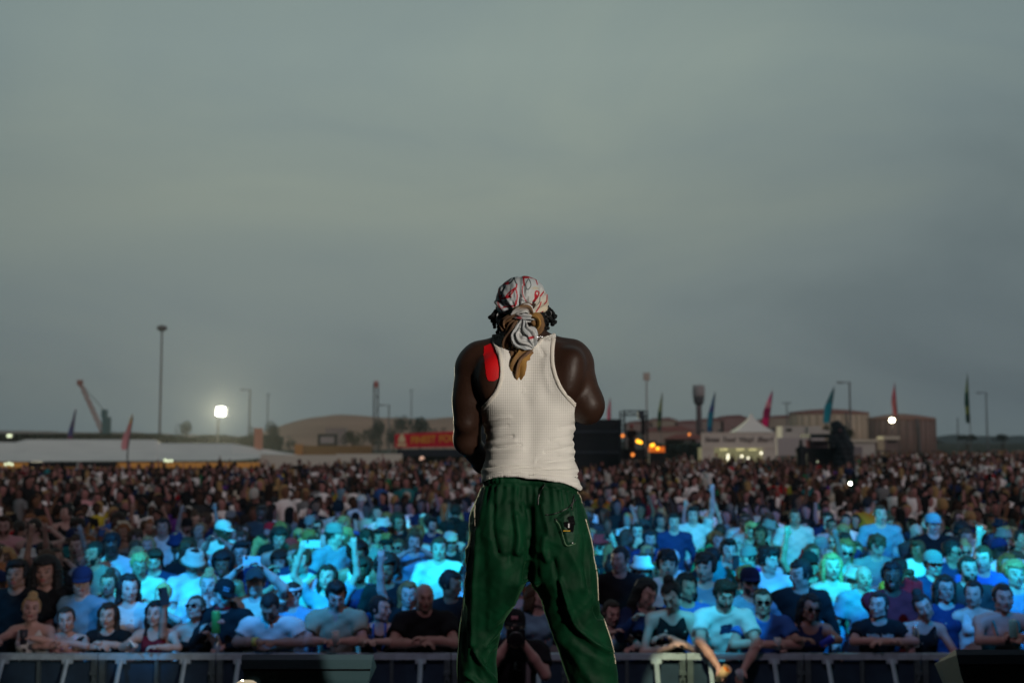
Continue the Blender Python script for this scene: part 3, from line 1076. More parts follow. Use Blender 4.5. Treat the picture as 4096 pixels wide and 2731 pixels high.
Zc = np.vectorize(lambda p: hz(p))(pyv) - .030 * np.clip(-np.cos(uu), 0, 1) * -1 * tt ** 2 * 1.2
V = np.stack([Xc.ravel(), Yc.ravel(), Zc.ravel()], 1)
idx = np.arange(nu * nv).reshape(nv, nu)
Q = np.stack([idx[:-1], np.roll(idx[:-1], -1, 1), np.roll(idx[1:], -1, 1), idx[1:]], -1).reshape(-1, 4)[:, ::-1]
nrm = -vnormals(V, Q)
if (nrm[:, 1] * (V[:, 1] - HC[1])).sum() < 0: nrm = -nrm
px_, py_ = to_px(V)
dsp = np.zeros(len(V))
# pleats run from the crown and converge in the knot
kx, ky = Z4([(450, 600)])[0]
ang = np.arctan2(px_ - kx, ky - py_ + 1e-6)
dist = np.hypot(px_ - kx, py_ - ky)
am = np.clip(1 - dist / 190, .12, 1) * (V[:, 1] < HC[1] + .02)
dsp += am * .0034 * (np.sin(ang * 17 + np.sin(dist / 25)) + .6 * np.sin(ang * 31 + 2) + .4 * np.sin(ang * 9))
for pl, wd, hgt in [([(440, 60), (430, 250), (420, 480)], 9, -.004), ([(600, 440), (660, 420), (720, 350), (770, 250)], 5, -.006), ([(580, 590), (700, 540), (790, 420)], 6, .005),
                    ([(140, 400), (230, 500), (350, 560)], 6, .006), ([(160, 330), (220, 450), (330, 530)], 5, -.006), ([(540, 420), (600, 470), (640, 400), (690, 330), (700, 230)], 7, -.007),
                    ([(230, 190), (195, 300), (210, 400)], 4, -.004), ([(330, 230), (320, 400)], 5, .003), ([(520, 250), (560, 420)], 6, .003), ([(480, 180), (500, 380)], 4, -.003),
                    ([(150, 560), (250, 570), (340, 590)], 6, -.006), ([(160, 640), (230, 640), (330, 600)], 5, .005), ([(700, 600), (600, 600)], 6, -.005)]:
    pl = [tuple(p) for p in catmull(Z4(pl), 4)] if len(pl) > 2 else Z4(pl)
    dsp += hgt * np.exp(-(seg_dist(px_, py_, pl) / wd) ** 2) * (V[:, 1] < HC[1] + .02)
V = V + nrm * (dsp + .004)[:, None]
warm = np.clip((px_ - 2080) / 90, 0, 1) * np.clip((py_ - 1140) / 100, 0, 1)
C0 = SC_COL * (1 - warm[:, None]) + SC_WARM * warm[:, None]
C0 = np.clip(C0 * (1 + .05 * np.sin(ang * 23)[:, None]), 0, 1)
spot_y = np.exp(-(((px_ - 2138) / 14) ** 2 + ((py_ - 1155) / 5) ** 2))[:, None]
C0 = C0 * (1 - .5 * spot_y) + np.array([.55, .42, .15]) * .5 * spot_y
C0 = paint(V, None, STR, C0)
SCARF = mat("printed_scarf", (.6, .6, .6), rough=.75, spec=.2, attr="tint", bump=.15, bscale=300)
scarf = hobj("headscarf", mesh_np("headscarf", V, Q, [SCARF], colors=C0))


def cloth_piece(name, pts, wid, dep, pleats, col_a, col_b, parent, twist=0.0, amp=.0035, seed=0, redband=None):
    """a rolled or hanging end of cloth: closed loft with pleats along it; pts are (px, py, depth offset from the nape)"""
    C = [np.array([hx(p[0]), HC[1] - .085 + p[2], hz(p[1])]) for p in pts]
    C = np.array(catmull(C, 7))
    n = len(C)
    s = np.linspace(0, 1, n)
    wv = np.interp(s, np.linspace(0, 1, len(wid)), np.array(wid) / 1350)
    dv = np.interp(s, np.linspace(0, 1, len(dep)), dep)
    M = 64
    th = np.linspace(0, 2 * PI, M, endpoint=False)
    V = []
    T = np.gradient(C, axis=0); T /= np.linalg.norm(T, axis=1)[:, None] + 1e-9
    for i in range(n):
        A_ = np.cross(T[i], [0, 1, 0]); A_ /= np.linalg.norm(A_) + 1e-9
        B_ = np.cross(A_, T[i]); B_ /= np.linalg.norm(B_) + 1e-9
        a2 = twist * s[i]
        A2 = A_ * math.cos(a2) + B_ * math.sin(a2); B2 = -A_ * math.sin(a2) + B_ * math.cos(a2)
        rr = 1 + amp * 1.5 / .02 * np.sin(th * pleats + seed + 2.2 * math.sin(s[i] * 5 + seed)) + .09 * np.sin(th * (pleats * 2 + 3) + s[i] * 9) * (.5 + .5 * np.sin(th * 2 + seed + s[i] * 3)) + .10 * np.sin(s[i] * 17 + 2 * th + seed)
        V.append(C[i] + (np.cos(th) * rr)[:, None] * A2 * wv[i] / 2 + (np.sin(th) * rr)[:, None] * B2 * dv[i])
    V = np.concatenate(V)
    idx = np.arange(n * M).reshape(n, M)
    Q = np.stack([idx[:-1], np.roll(idx[:-1], -1, 1), np.roll(idx[1:], -1, 1), idx[1:]], -1).reshape(-1, 4)
    caps = []
    thr = np.tile(th, n); sr = np.repeat(s, M)
    f = (.5 + .5 * np.sin(thr * pleats * .5 + seed * 2 + sr * 5))[:, None]
    col = np.array(col_a) * (1 - f) + np.array(col_b) * f
    if redband:
        px, py = to_px(V)
        a = np.clip((redband[2] - seg_dist(px, py, Z4(redband[:2]))) / 2 + .5, 0, 1)[:, None]
        col = col * (1 - a) + np.array(RD) * a
    me = mesh_np(name, V, Q, [SCARF], colors=col)
    return hobj(name, me, parent)


BR, BR2, OCH, WHT, WH2 = (.10, .060, .038), (.17, .095, .045), (.36, .20, .055), (.55, .56, .56), (.42, .45, .47)


def z4(u, v, d): return (1950 + u / 3.336, 1090 + v / 3.336, d)


cloth_piece("scarf_wing", [z4(140, 540, .050), z4(160, 640, .045), z4(240, 690, .03), z4(330, 640, .012)], [6, 26, 30, 18], [.004, .010, .012, .012], 3, WH2, WHT, scarf, seed=1)
cloth_piece("scarf_wing", [z4(700, 570, .055), z4(690, 690, .045), z4(640, 770, .03), z4(600, 700, .02)], [10, 30, 30, 20], [.004, .010, .012, .010], 3, WH2, WHT, scarf, seed=4)
cloth_piece("scarf_knot", [z4(345, 600, .004), z4(380, 560, -.018), z4(440, 540, -.022), z4(520, 520, -.020), z4(600, 590, .002)], [12, 30, 34, 36, 22], [.010, .016, .017, .016, .010], 5, WHT, BR2, scarf, seed=2, amp=.005)
cloth_piece("scarf_knot", [z4(385, 640, -.006), z4(440, 640, -.028), z4(520, 640, -.028), z4(590, 650, -.008)], [14, 24, 26, 14], [.012, .016, .016, .012], 6, WHT, WH2, scarf, seed=5, amp=.006, redband=((400, 600), (450, 610), 4))
cloth_piece("brown_loop", [z4(400, 600, -.010), z4(320, 630, -.022), z4(230, 680, -.018), z4(215, 760, -.014), z4(260, 790, -.018), z4(330, 720, -.026), z4(400, 670, -.020)], [14, 24, 22, 20, 18, 24, 14], [.008, .012, .012, .010, .010, .012, .008], 4, BR, BR2, scarf, seed=7, amp=.006)
cloth_piece("brown_tail", [z4(410, 690, -.030), z4(350, 770, -.040), z4(275, 880, -.036), z4(245, 980, -.030), z4(250, 1075, -.026)], [16, 32, 30, 26, 12], [.006, .010, .010, .010, .003], 3, BR2, BR, scarf, twist=.5, seed=3, amp=.007)
cloth_piece("ochre_loop", [z4(560, 610, -.010), z4(640, 640, -.022), z4(672, 720, -.020), z4(640, 800, -.010), z4(600, 770, -.004)], [14, 34, 38, 28, 12], [.008, .014, .014, .012, .006], 4, OCH, BR2, scarf, seed=9, amp=.007)
cloth_piece("white_pouch", [z4(450, 690, -.030), z4(400, 800, -.045), z4(385, 880, -.050), z4(430, 960, -.054), z4(520, 990, -.054), z4(590, 1040, -.046)], [18, 34, 42, 52, 50, 16], [.010, .014, .020, .024, .022, .008], 7, WHT, WH2, scarf, seed=11, amp=.003)
cloth_piece("white_pouch", [z4(480, 690, -.034), z4(500, 790, -.050), z4(560, 850, -.054), z4(580, 930, -.052), z4(590, 1010, -.044)], [20, 30, 46, 46, 20], [.010, .014, .020, .020, .010], 6, WHT, WH2, scarf, seed=12, amp=.004, redband=((500, 880), (610, 860), 5))
cloth_piece("brown_fold", [z4(320, 960, -.030), z4(370, 1060, -.036), z4(380, 1130, -.034), z4(430, 1100, -.034)], [14, 32, 30, 16], [.006, .010, .010, .006], 4, BR, BR2, scarf, seed=14, amp=.008)
cloth_piece("ochre_tail", [z4(580, 1060, -.036), z4(500, 1100, -.046), z4(440, 1170, -.050), z4(415, 1270, -.054), z4(415, 1380, -.052), z4(415, 1490, -.044)], [20, 40, 36, 42, 40, 6], [.008, .012, .012, .013, .011, .003], 5, OCH, (.14, .085, .06), scarf, seed=16, amp=.008)

# dreadlocks that hang out at both sides of the scarf
HAIR = mat("black_hair", (.004, .005, .007), rough=.6, spec=.3, bump=.6, bscale=300)
rr = random.Random(3)
hair = MB()
for side, seeds in ((-1, [((150, 470), (60, 570), (30, 590)), ((150, 490), (80, 600), (60, 640)), ((150, 510), (100, 640), (90, 720)), ((160, 540), (140, 680), (150, 740), (125, 800)), ((170, 600), (170, 700), (190, 780)),
                          ((180, 640), (210, 760), (225, 860)), ((190, 640), (240, 760), (250, 860)), ((140, 500), (110, 560), (85, 690)), ((130, 470), (90, 520), (45, 580)), ((150, 520), (120, 600), (150, 700)), ((200, 700), (230, 800), (215, 870))]),
                    (1, [((790, 430), (850, 500), (915, 575)), ((790, 450), (880, 540), (900, 590)), ((780, 480), (850, 600), (915, 655)), ((770, 500), (850, 620), (880, 680)), ((760, 520), (800, 640), (810, 735)),
                         ((750, 540), (770, 660), (780, 750)), ((740, 560), (740, 680), (750, 800)), ((720, 580), (720, 720), (735, 850)), ((700, 600), (700, 760), (720, 860)), ((790, 450), (830, 540), (860, 620)), ((760, 500), (790, 570), (830, 640)),
                         ((690, 640), (680, 780), (700, 850)), ((735, 540), (760, 620), (760, 720)), ((800, 440), (870, 520), (885, 545))])):
    for pl in seeds:
        for rep in range(2):
            P = []
            for i, (u, v) in enumerate(catmull(pl, 5)):
                j = rr.uniform(-5, 5)
                P.append(Vector((hx(1950 + (u + j) / 3.336), HC[1] + (.0 if rep else -.018) + .01 * math.sin(i + rep * 2) + rr.uniform(-.002, .002), hz(1090 + (v + rr.uniform(-3, 3)) / 3.336))))
            r0 = rr.uniform(.0042, .0056)
            hair.tube(P, [r0 * (1 + .22 * math.sin(i * 1.9 + rep)) * (1.0 if i < len(P) - 2 else 1.15) for i in range(len(P))], 7)
hfield = Field((hx(1960), HC[1] - .10, hz(1370)), (hx(2210), HC[1] + .1, hz(1180)), .006)
hfield.ell(pt(2018, 1262, .03), (.016, .045, .036), k=.02); hfield.ell(pt(2160, 1265, .03), (.018, .045, .040), k=.02)
hfield.ell(pt(2085, 1300, .035), (.062, .060, .042), k=.02); hfield.ell(pt(2160, 1310, .02), (.018, .035, .035), k=.02)
v_, q_ = hfield.mesh()
v_ = v_ + vnormals(v_, q_) * (.003 * np.sin(v_[:, 0] * 600) * np.sin(v_[:, 2] * 400))[:, None]
hair.add([tuple(v) for v in v_], [tuple(q) for q in q_.tolist()])
hobj("hair", hair.mesh("hair", HAIR, True))
ring = MB()
c = at(2193, 1254, HC[1] - .035)
ring.tube([c + Vector((math.cos(a) * .0095, 0, math.sin(a) * .0095)) for a in np.linspace(0, 2 * PI, 24)], .0009, 6)
SILVER = mat("silver", (.6, .6, .62), rough=.25, metal=1)
hobj("hoop_earring", ring.mesh("hoop_earring", SILVER, True))
nk = MB()
for i, (u, v) in enumerate(catmull([(630, 850), (665, 858), (700, 860), (732, 850)], 6)):
    p = Z4([(u, v)])[0]
    h = cast(hero_bvh, p[0], p[1], .002) or at(p[0], p[1], HY - .03)
    nk.lathe(h - Vector((0, 0, .0022)), [(.0005, 0), (.0024, .0022), (.0005, .0044)], 6)
hobj("necklace", nk.mesh("necklace", SILVER, True))
# microphone in the raised hand
mc = empty("microphone", tuple(pt(2135, 1330, .22)), "black wireless microphone held up to the performer's mouth", "microphone")
MB().cyl((-.015, .02, -.02), (.035, -.01, -.17), .016, .013, 14).build("handle", BLACK, mc, True)
MB().lathe((-.02, .022, -.015), [(.004, -.026), (.019, -.018), (.026, 0), (.022, .016), (.008, .026)], 16).build("grille", mat("mic_mesh", (.2, .2, .2), rough=.4, metal=1), mc, True)
# ================================================================ the stage (behind and around the camera)
STAGE = mat("black_stage_floor", (.012, .013, .015), rough=.55, vary=.3, vscale=3, bump=.1, bscale=60)
DRAPE = mat("black_drape", (.006, .006, .007), rough=.95, spec=.05)
TRUSS = mat("truss_black", (.02, .02, .022), rough=.5, metal=.5)
st = empty("stage", (0, 0, 0), "black concert stage deck with a black draped roof and back wall behind the performer", "stage")
MB().box((0, -.45, 1.74), (22, 12.3, .08)).build("deck", STAGE, st)
MB().box((0, 5.66, .85), (22, .04, 1.70)).build("skirt", DRAPE, st)
MB().box((0, -6.6, 5.3), (22, .06, 7.0)).build("back_drape", DRAPE, st)
for s_ in (-1, 1):
    MB().box((10.9 * s_, -.9, 5.3), (.06, 11.3, 7.0)).build("side_drape", DRAPE, st)
MB().box((0, -.4, 8.9), (22, 12.6, .12)).build("roof", DRAPE, st)
tr = MB()
for a, b in ((5.1, 8.3), (5.1, 8.7), (5.5, 8.3), (5.5, 8.7)):
    tr.cyl((-10.5, a, b), (10.5, a, b), .025, n=6)
for i in range(-20, 21):
    x = i * .52
    tr.cyl((x, 5.1, 8.3), (x + .26, 5.5, 8.3), .012, n=4); tr.cyl((x, 5.1, 8.3), (x + .26, 5.1, 8.7), .012, n=4); tr.cyl((x, 5.5, 8.7), (x + .26, 5.5, 8.3), .012, n=4)
tr.build("lighting_truss", TRUSS, st)


def wedge(px0, px1, pytop, Y, label, hgt=.24, slot=True):
    """a floor monitor at the front of the stage, seen from behind"""
    a, b = at(px0, pytop, Y), at(px1, pytop, Y)
    zt = a.z
    h = zt - FLOOR_Z
    wx = b.x - a.x
    o = empty("stage_monitor", ((a.x + b.x) / 2, Y, FLOOR_Z), label, "stage monitor", "floor monitors along the stage edge")
    W2 = wx / 2
    cab = MB()
    # tapered cabinet: wide top deck, sides that lean in, vertical slot line at the back
    top, mid, bot = W2, W2 - .015, W2 - .10
    prof_ = [(top, h, .0), (top, h - .020, -.012), (mid, h - .105, -.012), (bot, 0, .02)]
    vs = []
    for wv, z, y in prof_:
        vs += [(-wv, y, z), (wv, y, z)]
    back_n = len(vs)
    for wv, z, y in [(top - .02, h * .62, .33), (bot - .02, 0, .40)]:
        vs += [(-wv, y, z), (wv, y, z)]
    fs = [(0, 1, 3, 2), (2, 3, 5, 4), (4, 5, 7, 6), (0, 8, 9, 1), (8, 10, 11, 9), (6, 7, 11, 10), (0, 2, 4, 6, 10, 8), (1, 9, 11, 7, 5, 3)]
    cab.add(vs, fs)
    cab.build("cabinet", MON, o)
    MB().box((0, -.014, h - .062), (wx * .97, .008, .007)).build("seam", DRAPE, o)
    MB().box((0, .17, h * .80 + .004), (wx * .9, .28, .008), Matrix.Rotation(-.27, 3, 'X')).build("grille", TRUSS, o)
    for s_ in (-1, 1):
        MB().box((s_ * (W2 - .09), -.016, h - .14), (.10, .01, .035)).build("handle", DRAPE, o)
    return o


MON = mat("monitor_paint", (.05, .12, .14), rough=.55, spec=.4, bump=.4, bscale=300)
wedge(968, 1492, 2616, 5.35, "black floor monitor at the stage edge in front of the man in the white T-shirt")
wedge(3822, 4420, 2596, 5.35, "black floor monitor in the bottom corner in front of the woman in the teal top")
FL = mat("warm_lens", (.8, .75, .6), rough=.2, emis=.35, emcol=(1, .82, .5))
fo = empty("footlight", tuple(at(985, 2752, 5.05)), "small footlight with a pale glowing lens in front of the floor monitor", "footlight")
fo.location.z = FLOOR_Z
fz = at(985, 2712, 5.05).z - FLOOR_Z
MB().lathe((0, 0, .0), [(.05, 0), (.05, fz - .035), (.046, fz - .028)], 18, 1.0, .8).build("housing", TRUSS, fo)
MB().lathe((0, 0, fz - .028), [(.046, 0), (.042, .010), (.03, .018), (.01, .02)], 18, 1.0, .8).build("lens", FL, fo, True)

# ================================================================ the ground
GRASS = mat("trodden_grass", (.035, .040, .028), rough=.95, spec=.1, vary=.5, vscale=.8, bump=.5, bscale=8)


def ground_z(x, y):
    sm = lambda t: np.clip(t, 0, 1) ** 2 * (3 - 2 * np.clip(t, 0, 1))
    return -.9 * sm((y - 60) / 12) * sm((-9 - x) / 6)


gx = np.concatenate([[-1400, -900, -500, -200, -100], np.linspace(-60, 60, 61), [100, 200, 500, 900, 1400]])
gy = np.concatenate([[-60, -30, -10], np.linspace(0, 120, 61), [150, 250, 500, 900, 1400]])
GX, GY = np.meshgrid(gx, gy)
GZ = ground_z(GX, GY) + .02 * np.sin(GX * .4) * np.sin(GY * .31) * (GY > 12)
V = np.stack([GX.ravel(), GY.ravel(), GZ.ravel()], 1)
idx = np.arange(GX.size).reshape(GX.shape)
Q = np.stack([idx[:-1, :-1], idx[:-1, 1:], idx[1:, 1:], idx[1:, :-1]], -1).reshape(-1, 4)
obj("ground", mesh_np("ground", V, Q, [GRASS]), kind="structure")
MB().box((0, 8.15, .012), (26, 4.85, .02)).build("pit_floor", STAGE, kind="structure")

# ================================================================ the pit barrier, one copy per panel
ALU = mat("barrier_aluminium", (.36, .50, .56), rough=.5, metal=.2, vary=.15, vscale=15)
POST = mat("barrier_post", (.085, .13, .14), rough=.5, metal=.3, vary=.2)
SHEET = mat("barrier_sheet", (.018, .045, .075), rough=.6, spec=.3, vary=.25, vscale=6, bump=.2, bscale=30)
BY = 10.65
RAIL_Z = at(2048, 2611, BY).z
PW = 463 / F_PX * BY
proto = empty("barrier_panel", (0, BY, 0))
f = PW / 2
MB().box((0, 0, RAIL_Z - .025), (PW - .012, .055, .05)).build("top_rail", ALU, proto)
MB().box((0, .012, RAIL_Z - .56), (PW - .10, .004, .98)).build("sheet", SHEET, proto)
for s_ in (-1, 1):
    MB().box((s_ * (f - .035), 0, RAIL_Z / 2 - .03), (.05, .05, RAIL_Z - .05)).build("post", POST, proto)
MB().box((-.005, -.012, RAIL_Z / 2 - .03), (.030, .035, RAIL_Z - .06)).build("middle_post", POST, proto)
for x_ in (-f + .20, f - .26):
    MB().tube([(x_, -.04, RAIL_Z - .05), (x_, -.75, .05)], .019, 4).build("strut", ALU, proto)
    MB().box((x_, -.03, RAIL_Z - .065), (.09, .03, .03)).build("bracket", ALU, proto)
MB().box((0, -.38, .02), (PW - .02, .8, .02)).build("foot_plate", ALU, proto)
MB().box((f - .035, -.035, RAIL_Z - .16), (.06, .02, .03)).build("clamp", POST, proto)
MB().cyl((f - .035, -.045, RAIL_Z - .17), (f - .035, -.045, RAIL_Z - .22), .010).build("bolt", POST, proto)


def copy_tree(o, parent=None):
    c = o.copy(); COL.objects.link(c); c.parent = parent
    for ch in list(o.children):
        copy_tree(ch, c)
    return c


JO = [(2735 + 463 * k) for k in range(-5, 4)]
anch = ["below the woman in the spotted white top", "below the bare shouldered woman in sunglasses", "mostly behind the wide floor monitor",
        "below the woman with the lanyard and the bald man", "behind the crouching photographer and the performer's left leg",
        "below the two dark haired women looking down", "below the man in the glowing white T-shirt", "below the women in sunglasses and lettered T-shirt",
        "below the woman holding a silver bottle"]
for i, jx in enumerate(JO):
    o = proto if i == 0 else copy_tree(proto)
    o.location = (at(jx, 1752, BY).x - f, BY, 0)
    o["label"] = "aluminium pit barrier panel " + anch[i]
    o["category"] = "crowd barrier"
    o["group"] = "pit barrier panels in front of the crowd"
# ================================================================ people
def rot(yaw=0, pitch=0, roll=0):
    return np.array(Matrix.Rotation(yaw, 3, 'Z') @ Matrix.Rotation(pitch, 3, 'X') @ Matrix.Rotation(roll, 3, 'Y'))


def v3(*a): return np.array(a, float)


class Pose:
    """joints of one person in their own frame: feet at the origin, facing -y, x to the viewer's left is negative"""
    def __init__(s, sex='m', lean=.0, side=0., yaw=0., pitch=0., roll=0., HL=None, HR=None, EL=None, ER=None, bulk=1., neck=0., fl=None, fr=None):
        s.sex, s.bulk = sex, bulk
        s.P = v3(0, 0, .93)
        up = v3(side, -math.sin(lean), math.cos(lean)); up /= np.linalg.norm(up); s.up = up
        s.C = s.P + up * .33
        s.N = s.P + up * .50
        sw = .182 if sex == 'm' else .158
        nup = up * .5 + v3(0, -.12 - .35 * max(pitch, 0) - neck, 1); nup /= np.linalg.norm(nup)
        s.HC = s.N + nup * .165
        s.R = rot(yaw, pitch, roll)
        sh = s.P + up * .455
        s.S = [sh + v3(-sw * bulk, 0, 0), sh + v3(sw * bulk, 0, 0)]
        s.W, s.E, s.flat = [], [], [fl, fr]
        for i, (T, E) in enumerate(((HL, EL), (HR, ER))):
            sg = (-1, 1)[i]
            S = s.S[i]
            if T is None: T = S + v3(sg * .09, -.06, -.50)
            T = np.array(T, float)
            if E is None:
                hint = v3(sg * .55, .35, -1) if T[2] < S[2] + .1 else v3(sg * .9, .1, -.5)
                d = T - S; L_ = np.linalg.norm(d); a, b = .285, .255
                if L_ > a + b - .005: T = S + d * (a + b - .005) / L_; d = T - S; L_ = np.linalg.norm(d)
                ca = (a * a + L_ * L_ - b * b) / (2 * a * L_); ca = min(1, max(-1, ca))
                u = d / L_; h = hint - u * (hint @ u); h /= np.linalg.norm(h)
                E = S + u * a * ca + h * a * math.sqrt(1 - ca * ca)
            s.E.append(np.array(E, float)); s.W.append(T)
        s.top = float((s.HC + s.R @ v3(0, .01, .108))[2])

    def hl(s, V):
        return (V - s.HC) @ s.R


def body_prims(f, p, g=0.0, arms=True, head=True, legs=True, traps=True, pelvis=True, neckr=True):
    B = p.bulk; m = p.sex == 'm'
    if pelvis: f.ell(p.P + v3(0, .01, 0), ((.150 if m else .160) * B + g, .108 * B + g, .13 + g), k=.03)
    f.ell(p.P + p.up * .17, ((.140 if m else .122) * B + g, .096 * B + g, .15 + g), k=.05)
    f.ell(p.C + v3(0, .005, 0), ((.162 if m else .142) * B + g, .108 * B + g, .165 + g), k=.05)
    if not m:
        for s_ in (-1, 1):
            f.ell(p.C + v3(.062 * s_, -.085, .02), (.058 + g * .6, .052 + g * .6, .056 + g * .6), k=.03)
    f.cone(p.S[0] * .88 + p.S[1] * .12, p.S[1] * .88 + p.S[0] * .12, .056 * B + g, .056 * B + g, .04)
    if traps:
        for i in (0, 1):
            f.cone(p.N + p.up * .025, p.S[i], (.046 if m else .036) + g, (.048 if m else .042) * B + g, .03)
    if neckr: f.cone(p.N, p.HC + p.R @ v3(0, .02, -.04), .058 if m else .047, .054 if m else .044, .02)


def hand(f, W, d, flat=None, s=1., side=1, curl=.6):
    d = d / (np.linalg.norm(d) + 1e-9)
    n = v3(0, 0, 1) if abs(d[2]) < .8 else v3(0, -1, 0)
    if flat is not None: n = np.array(flat, float)
    a = np.cross(d, n); a /= np.linalg.norm(a) + 1e-9; n = np.cross(a, d)
    R = np.stack([a, d, n], 1)
    f.ell(W + d * .045, (.040 * s, .048 * s, .017 * s), R, k=.012)
    for i, (o, ln) in enumerate(((-.029, .058), (-.010, .068), (.010, .064), (.028, .050))):
        b0 = W + d * .080 * s + a * o * s
        b1 = b0 + (d * math.cos(curl) - n * math.sin(curl)) * ln * .5 * s
        b2 = b1 + (d * math.cos(curl * 2.1) - n * math.sin(curl * 2.1)) * ln * .5 * s
        f.cone(b0, b1, .0098 * s, .0092 * s, .003); f.cone(b1, b2, .0092 * s, .0082 * s, .003)
    f.cone(W + d * .02 - a * .030 * side, W + d * .060 - a * .062 * side - n * .012, .0120, .0098, .006)


def make_body(p, h=.011, fat=1.):
    zs = np.concatenate([np.arange(-.02, .80, .04), np.arange(.80, max(p.top, p.W[0][2] + .2, p.W[1][2] + .2) + .03, h)])
    ex = max(abs(q[0]) for q in p.S + p.E + p.W) + .15
    ylo = min(q[1] for q in p.E + p.W + [p.HC]) - .16
    f = Field((-ex, ylo, 0), (ex, .30, 0), h, zs)
    body_prims(f, p)
    for i, sg in ((0, -1), (1, 1)):
        f.cone(v3(.085 * sg, .01, .88), v3(.10 * sg, -.01, .48), .085, .055, .03)
        f.cone(v3(.10 * sg, -.01, .48), v3(.11 * sg, .02, .09), .052, .040, .02)
        f.ell(v3(.115 * sg, -.06, .04), (.042, .12, .04), k=.03)
        r = (.050 if p.sex == 'm' else .041) * p.bulk ** .7
        f.ell(p.S[i] + v3(0, 0, -.01), (r + .012, r + .010, r + .016), k=.03)
        f.cone(p.S[i], p.E[i], r, r * .80, .03)
        f.cone(p.E[i], p.E[i] * .5 + p.W[i] * .5, r * .82, r * .76, .02)
        f.cone(p.E[i] * .5 + p.W[i] * .5, p.W[i], r * .76, .026, .02)
        hand(f, p.W[i], p.W[i] - p.E[i], p.flat[i], 1.0 if p.sex == 'm' else .9, sg)
    # head and face
    R, H_ = p.R, p.HC
    q = lambda x, y, z: H_ + R @ v3(x, y, z)
    f.ell(q(0, .014, .022), (.075, .091, .086), R, k=.02)
    f.ell(q(0, -.020, -.034), (.055 + .003 * (fat > 1), .066, .076), R, k=.03)
    f.ell(q(0, -.066, -.092), (.026, .020, .018), R, k=.02)
    for s_ in (-1, 1):
        f.ell(q(.040 * s_, -.058, -.024), (.024 * fat, .024, .026), R, k=.02)
        f.ell(q(.078 * s_, .008, -.004), (.008, .017, .029), R, k=.006)
        f.ell(q(.045 * s_, -.012, -.072), (.022 * fat, .036, .022), R, k=.02)
    f.cone(q(-.038, -.082, .027), q(.038, -.082, .027), .0105, .0105, .012)
    for s_ in (-1, 1):
        f.ell(q(.030 * s_, -.098, .005), (.017, .0115, .010), R, k=.010, op='sub')
        f.ell(q(.030 * s_, -.078, .004), (.012, .011, .0105), R, k=.004)
    f.cone(q(0, -.088, .018), q(0, -.111, -.026), .0075, .0125, .006)
    f.cone(q(-.012, -.100, -.030), q(.012, -.100, -.030), .008, .008, .006)
    f.cone(q(-.017, -.088, -.054), q(.017, -.088, -.054), .0085, .0085, .006)
    f.cone(q(-.014, -.085, -.066), q(.014, -.085, -.066), .0090, .0090, .006)
    V, Q = f.mesh()
    V = laplace(V, Q, 1, .35)
    c = p.hl(V[Q].mean(1))
    x, y, z = np.abs(c[:, 0]), c[:, 1], c[:, 2]
    mi = np.zeros(len(Q), int)
    fr = y < -.045
    mi[fr & (((x - .031) / .0140) ** 2 + ((z - .005) / .0062) ** 2 < 1)] = 1
    mi[fr & (np.abs(z - .031 + 6 * (x - .034) ** 2) < .0050) & (x > .016) & (x < .050)] = 3
    mi[fr & (y < -.07) & (np.abs(z + .060) < .0085) & (x < .024)] = 2
    return V, Q, mi


def cut(f, fn):
    X, Y, Z = f.grid((slice(None),) * 3)
    f.F = np.maximum(f.F, fn(X, Y, Z).astype(np.float32))


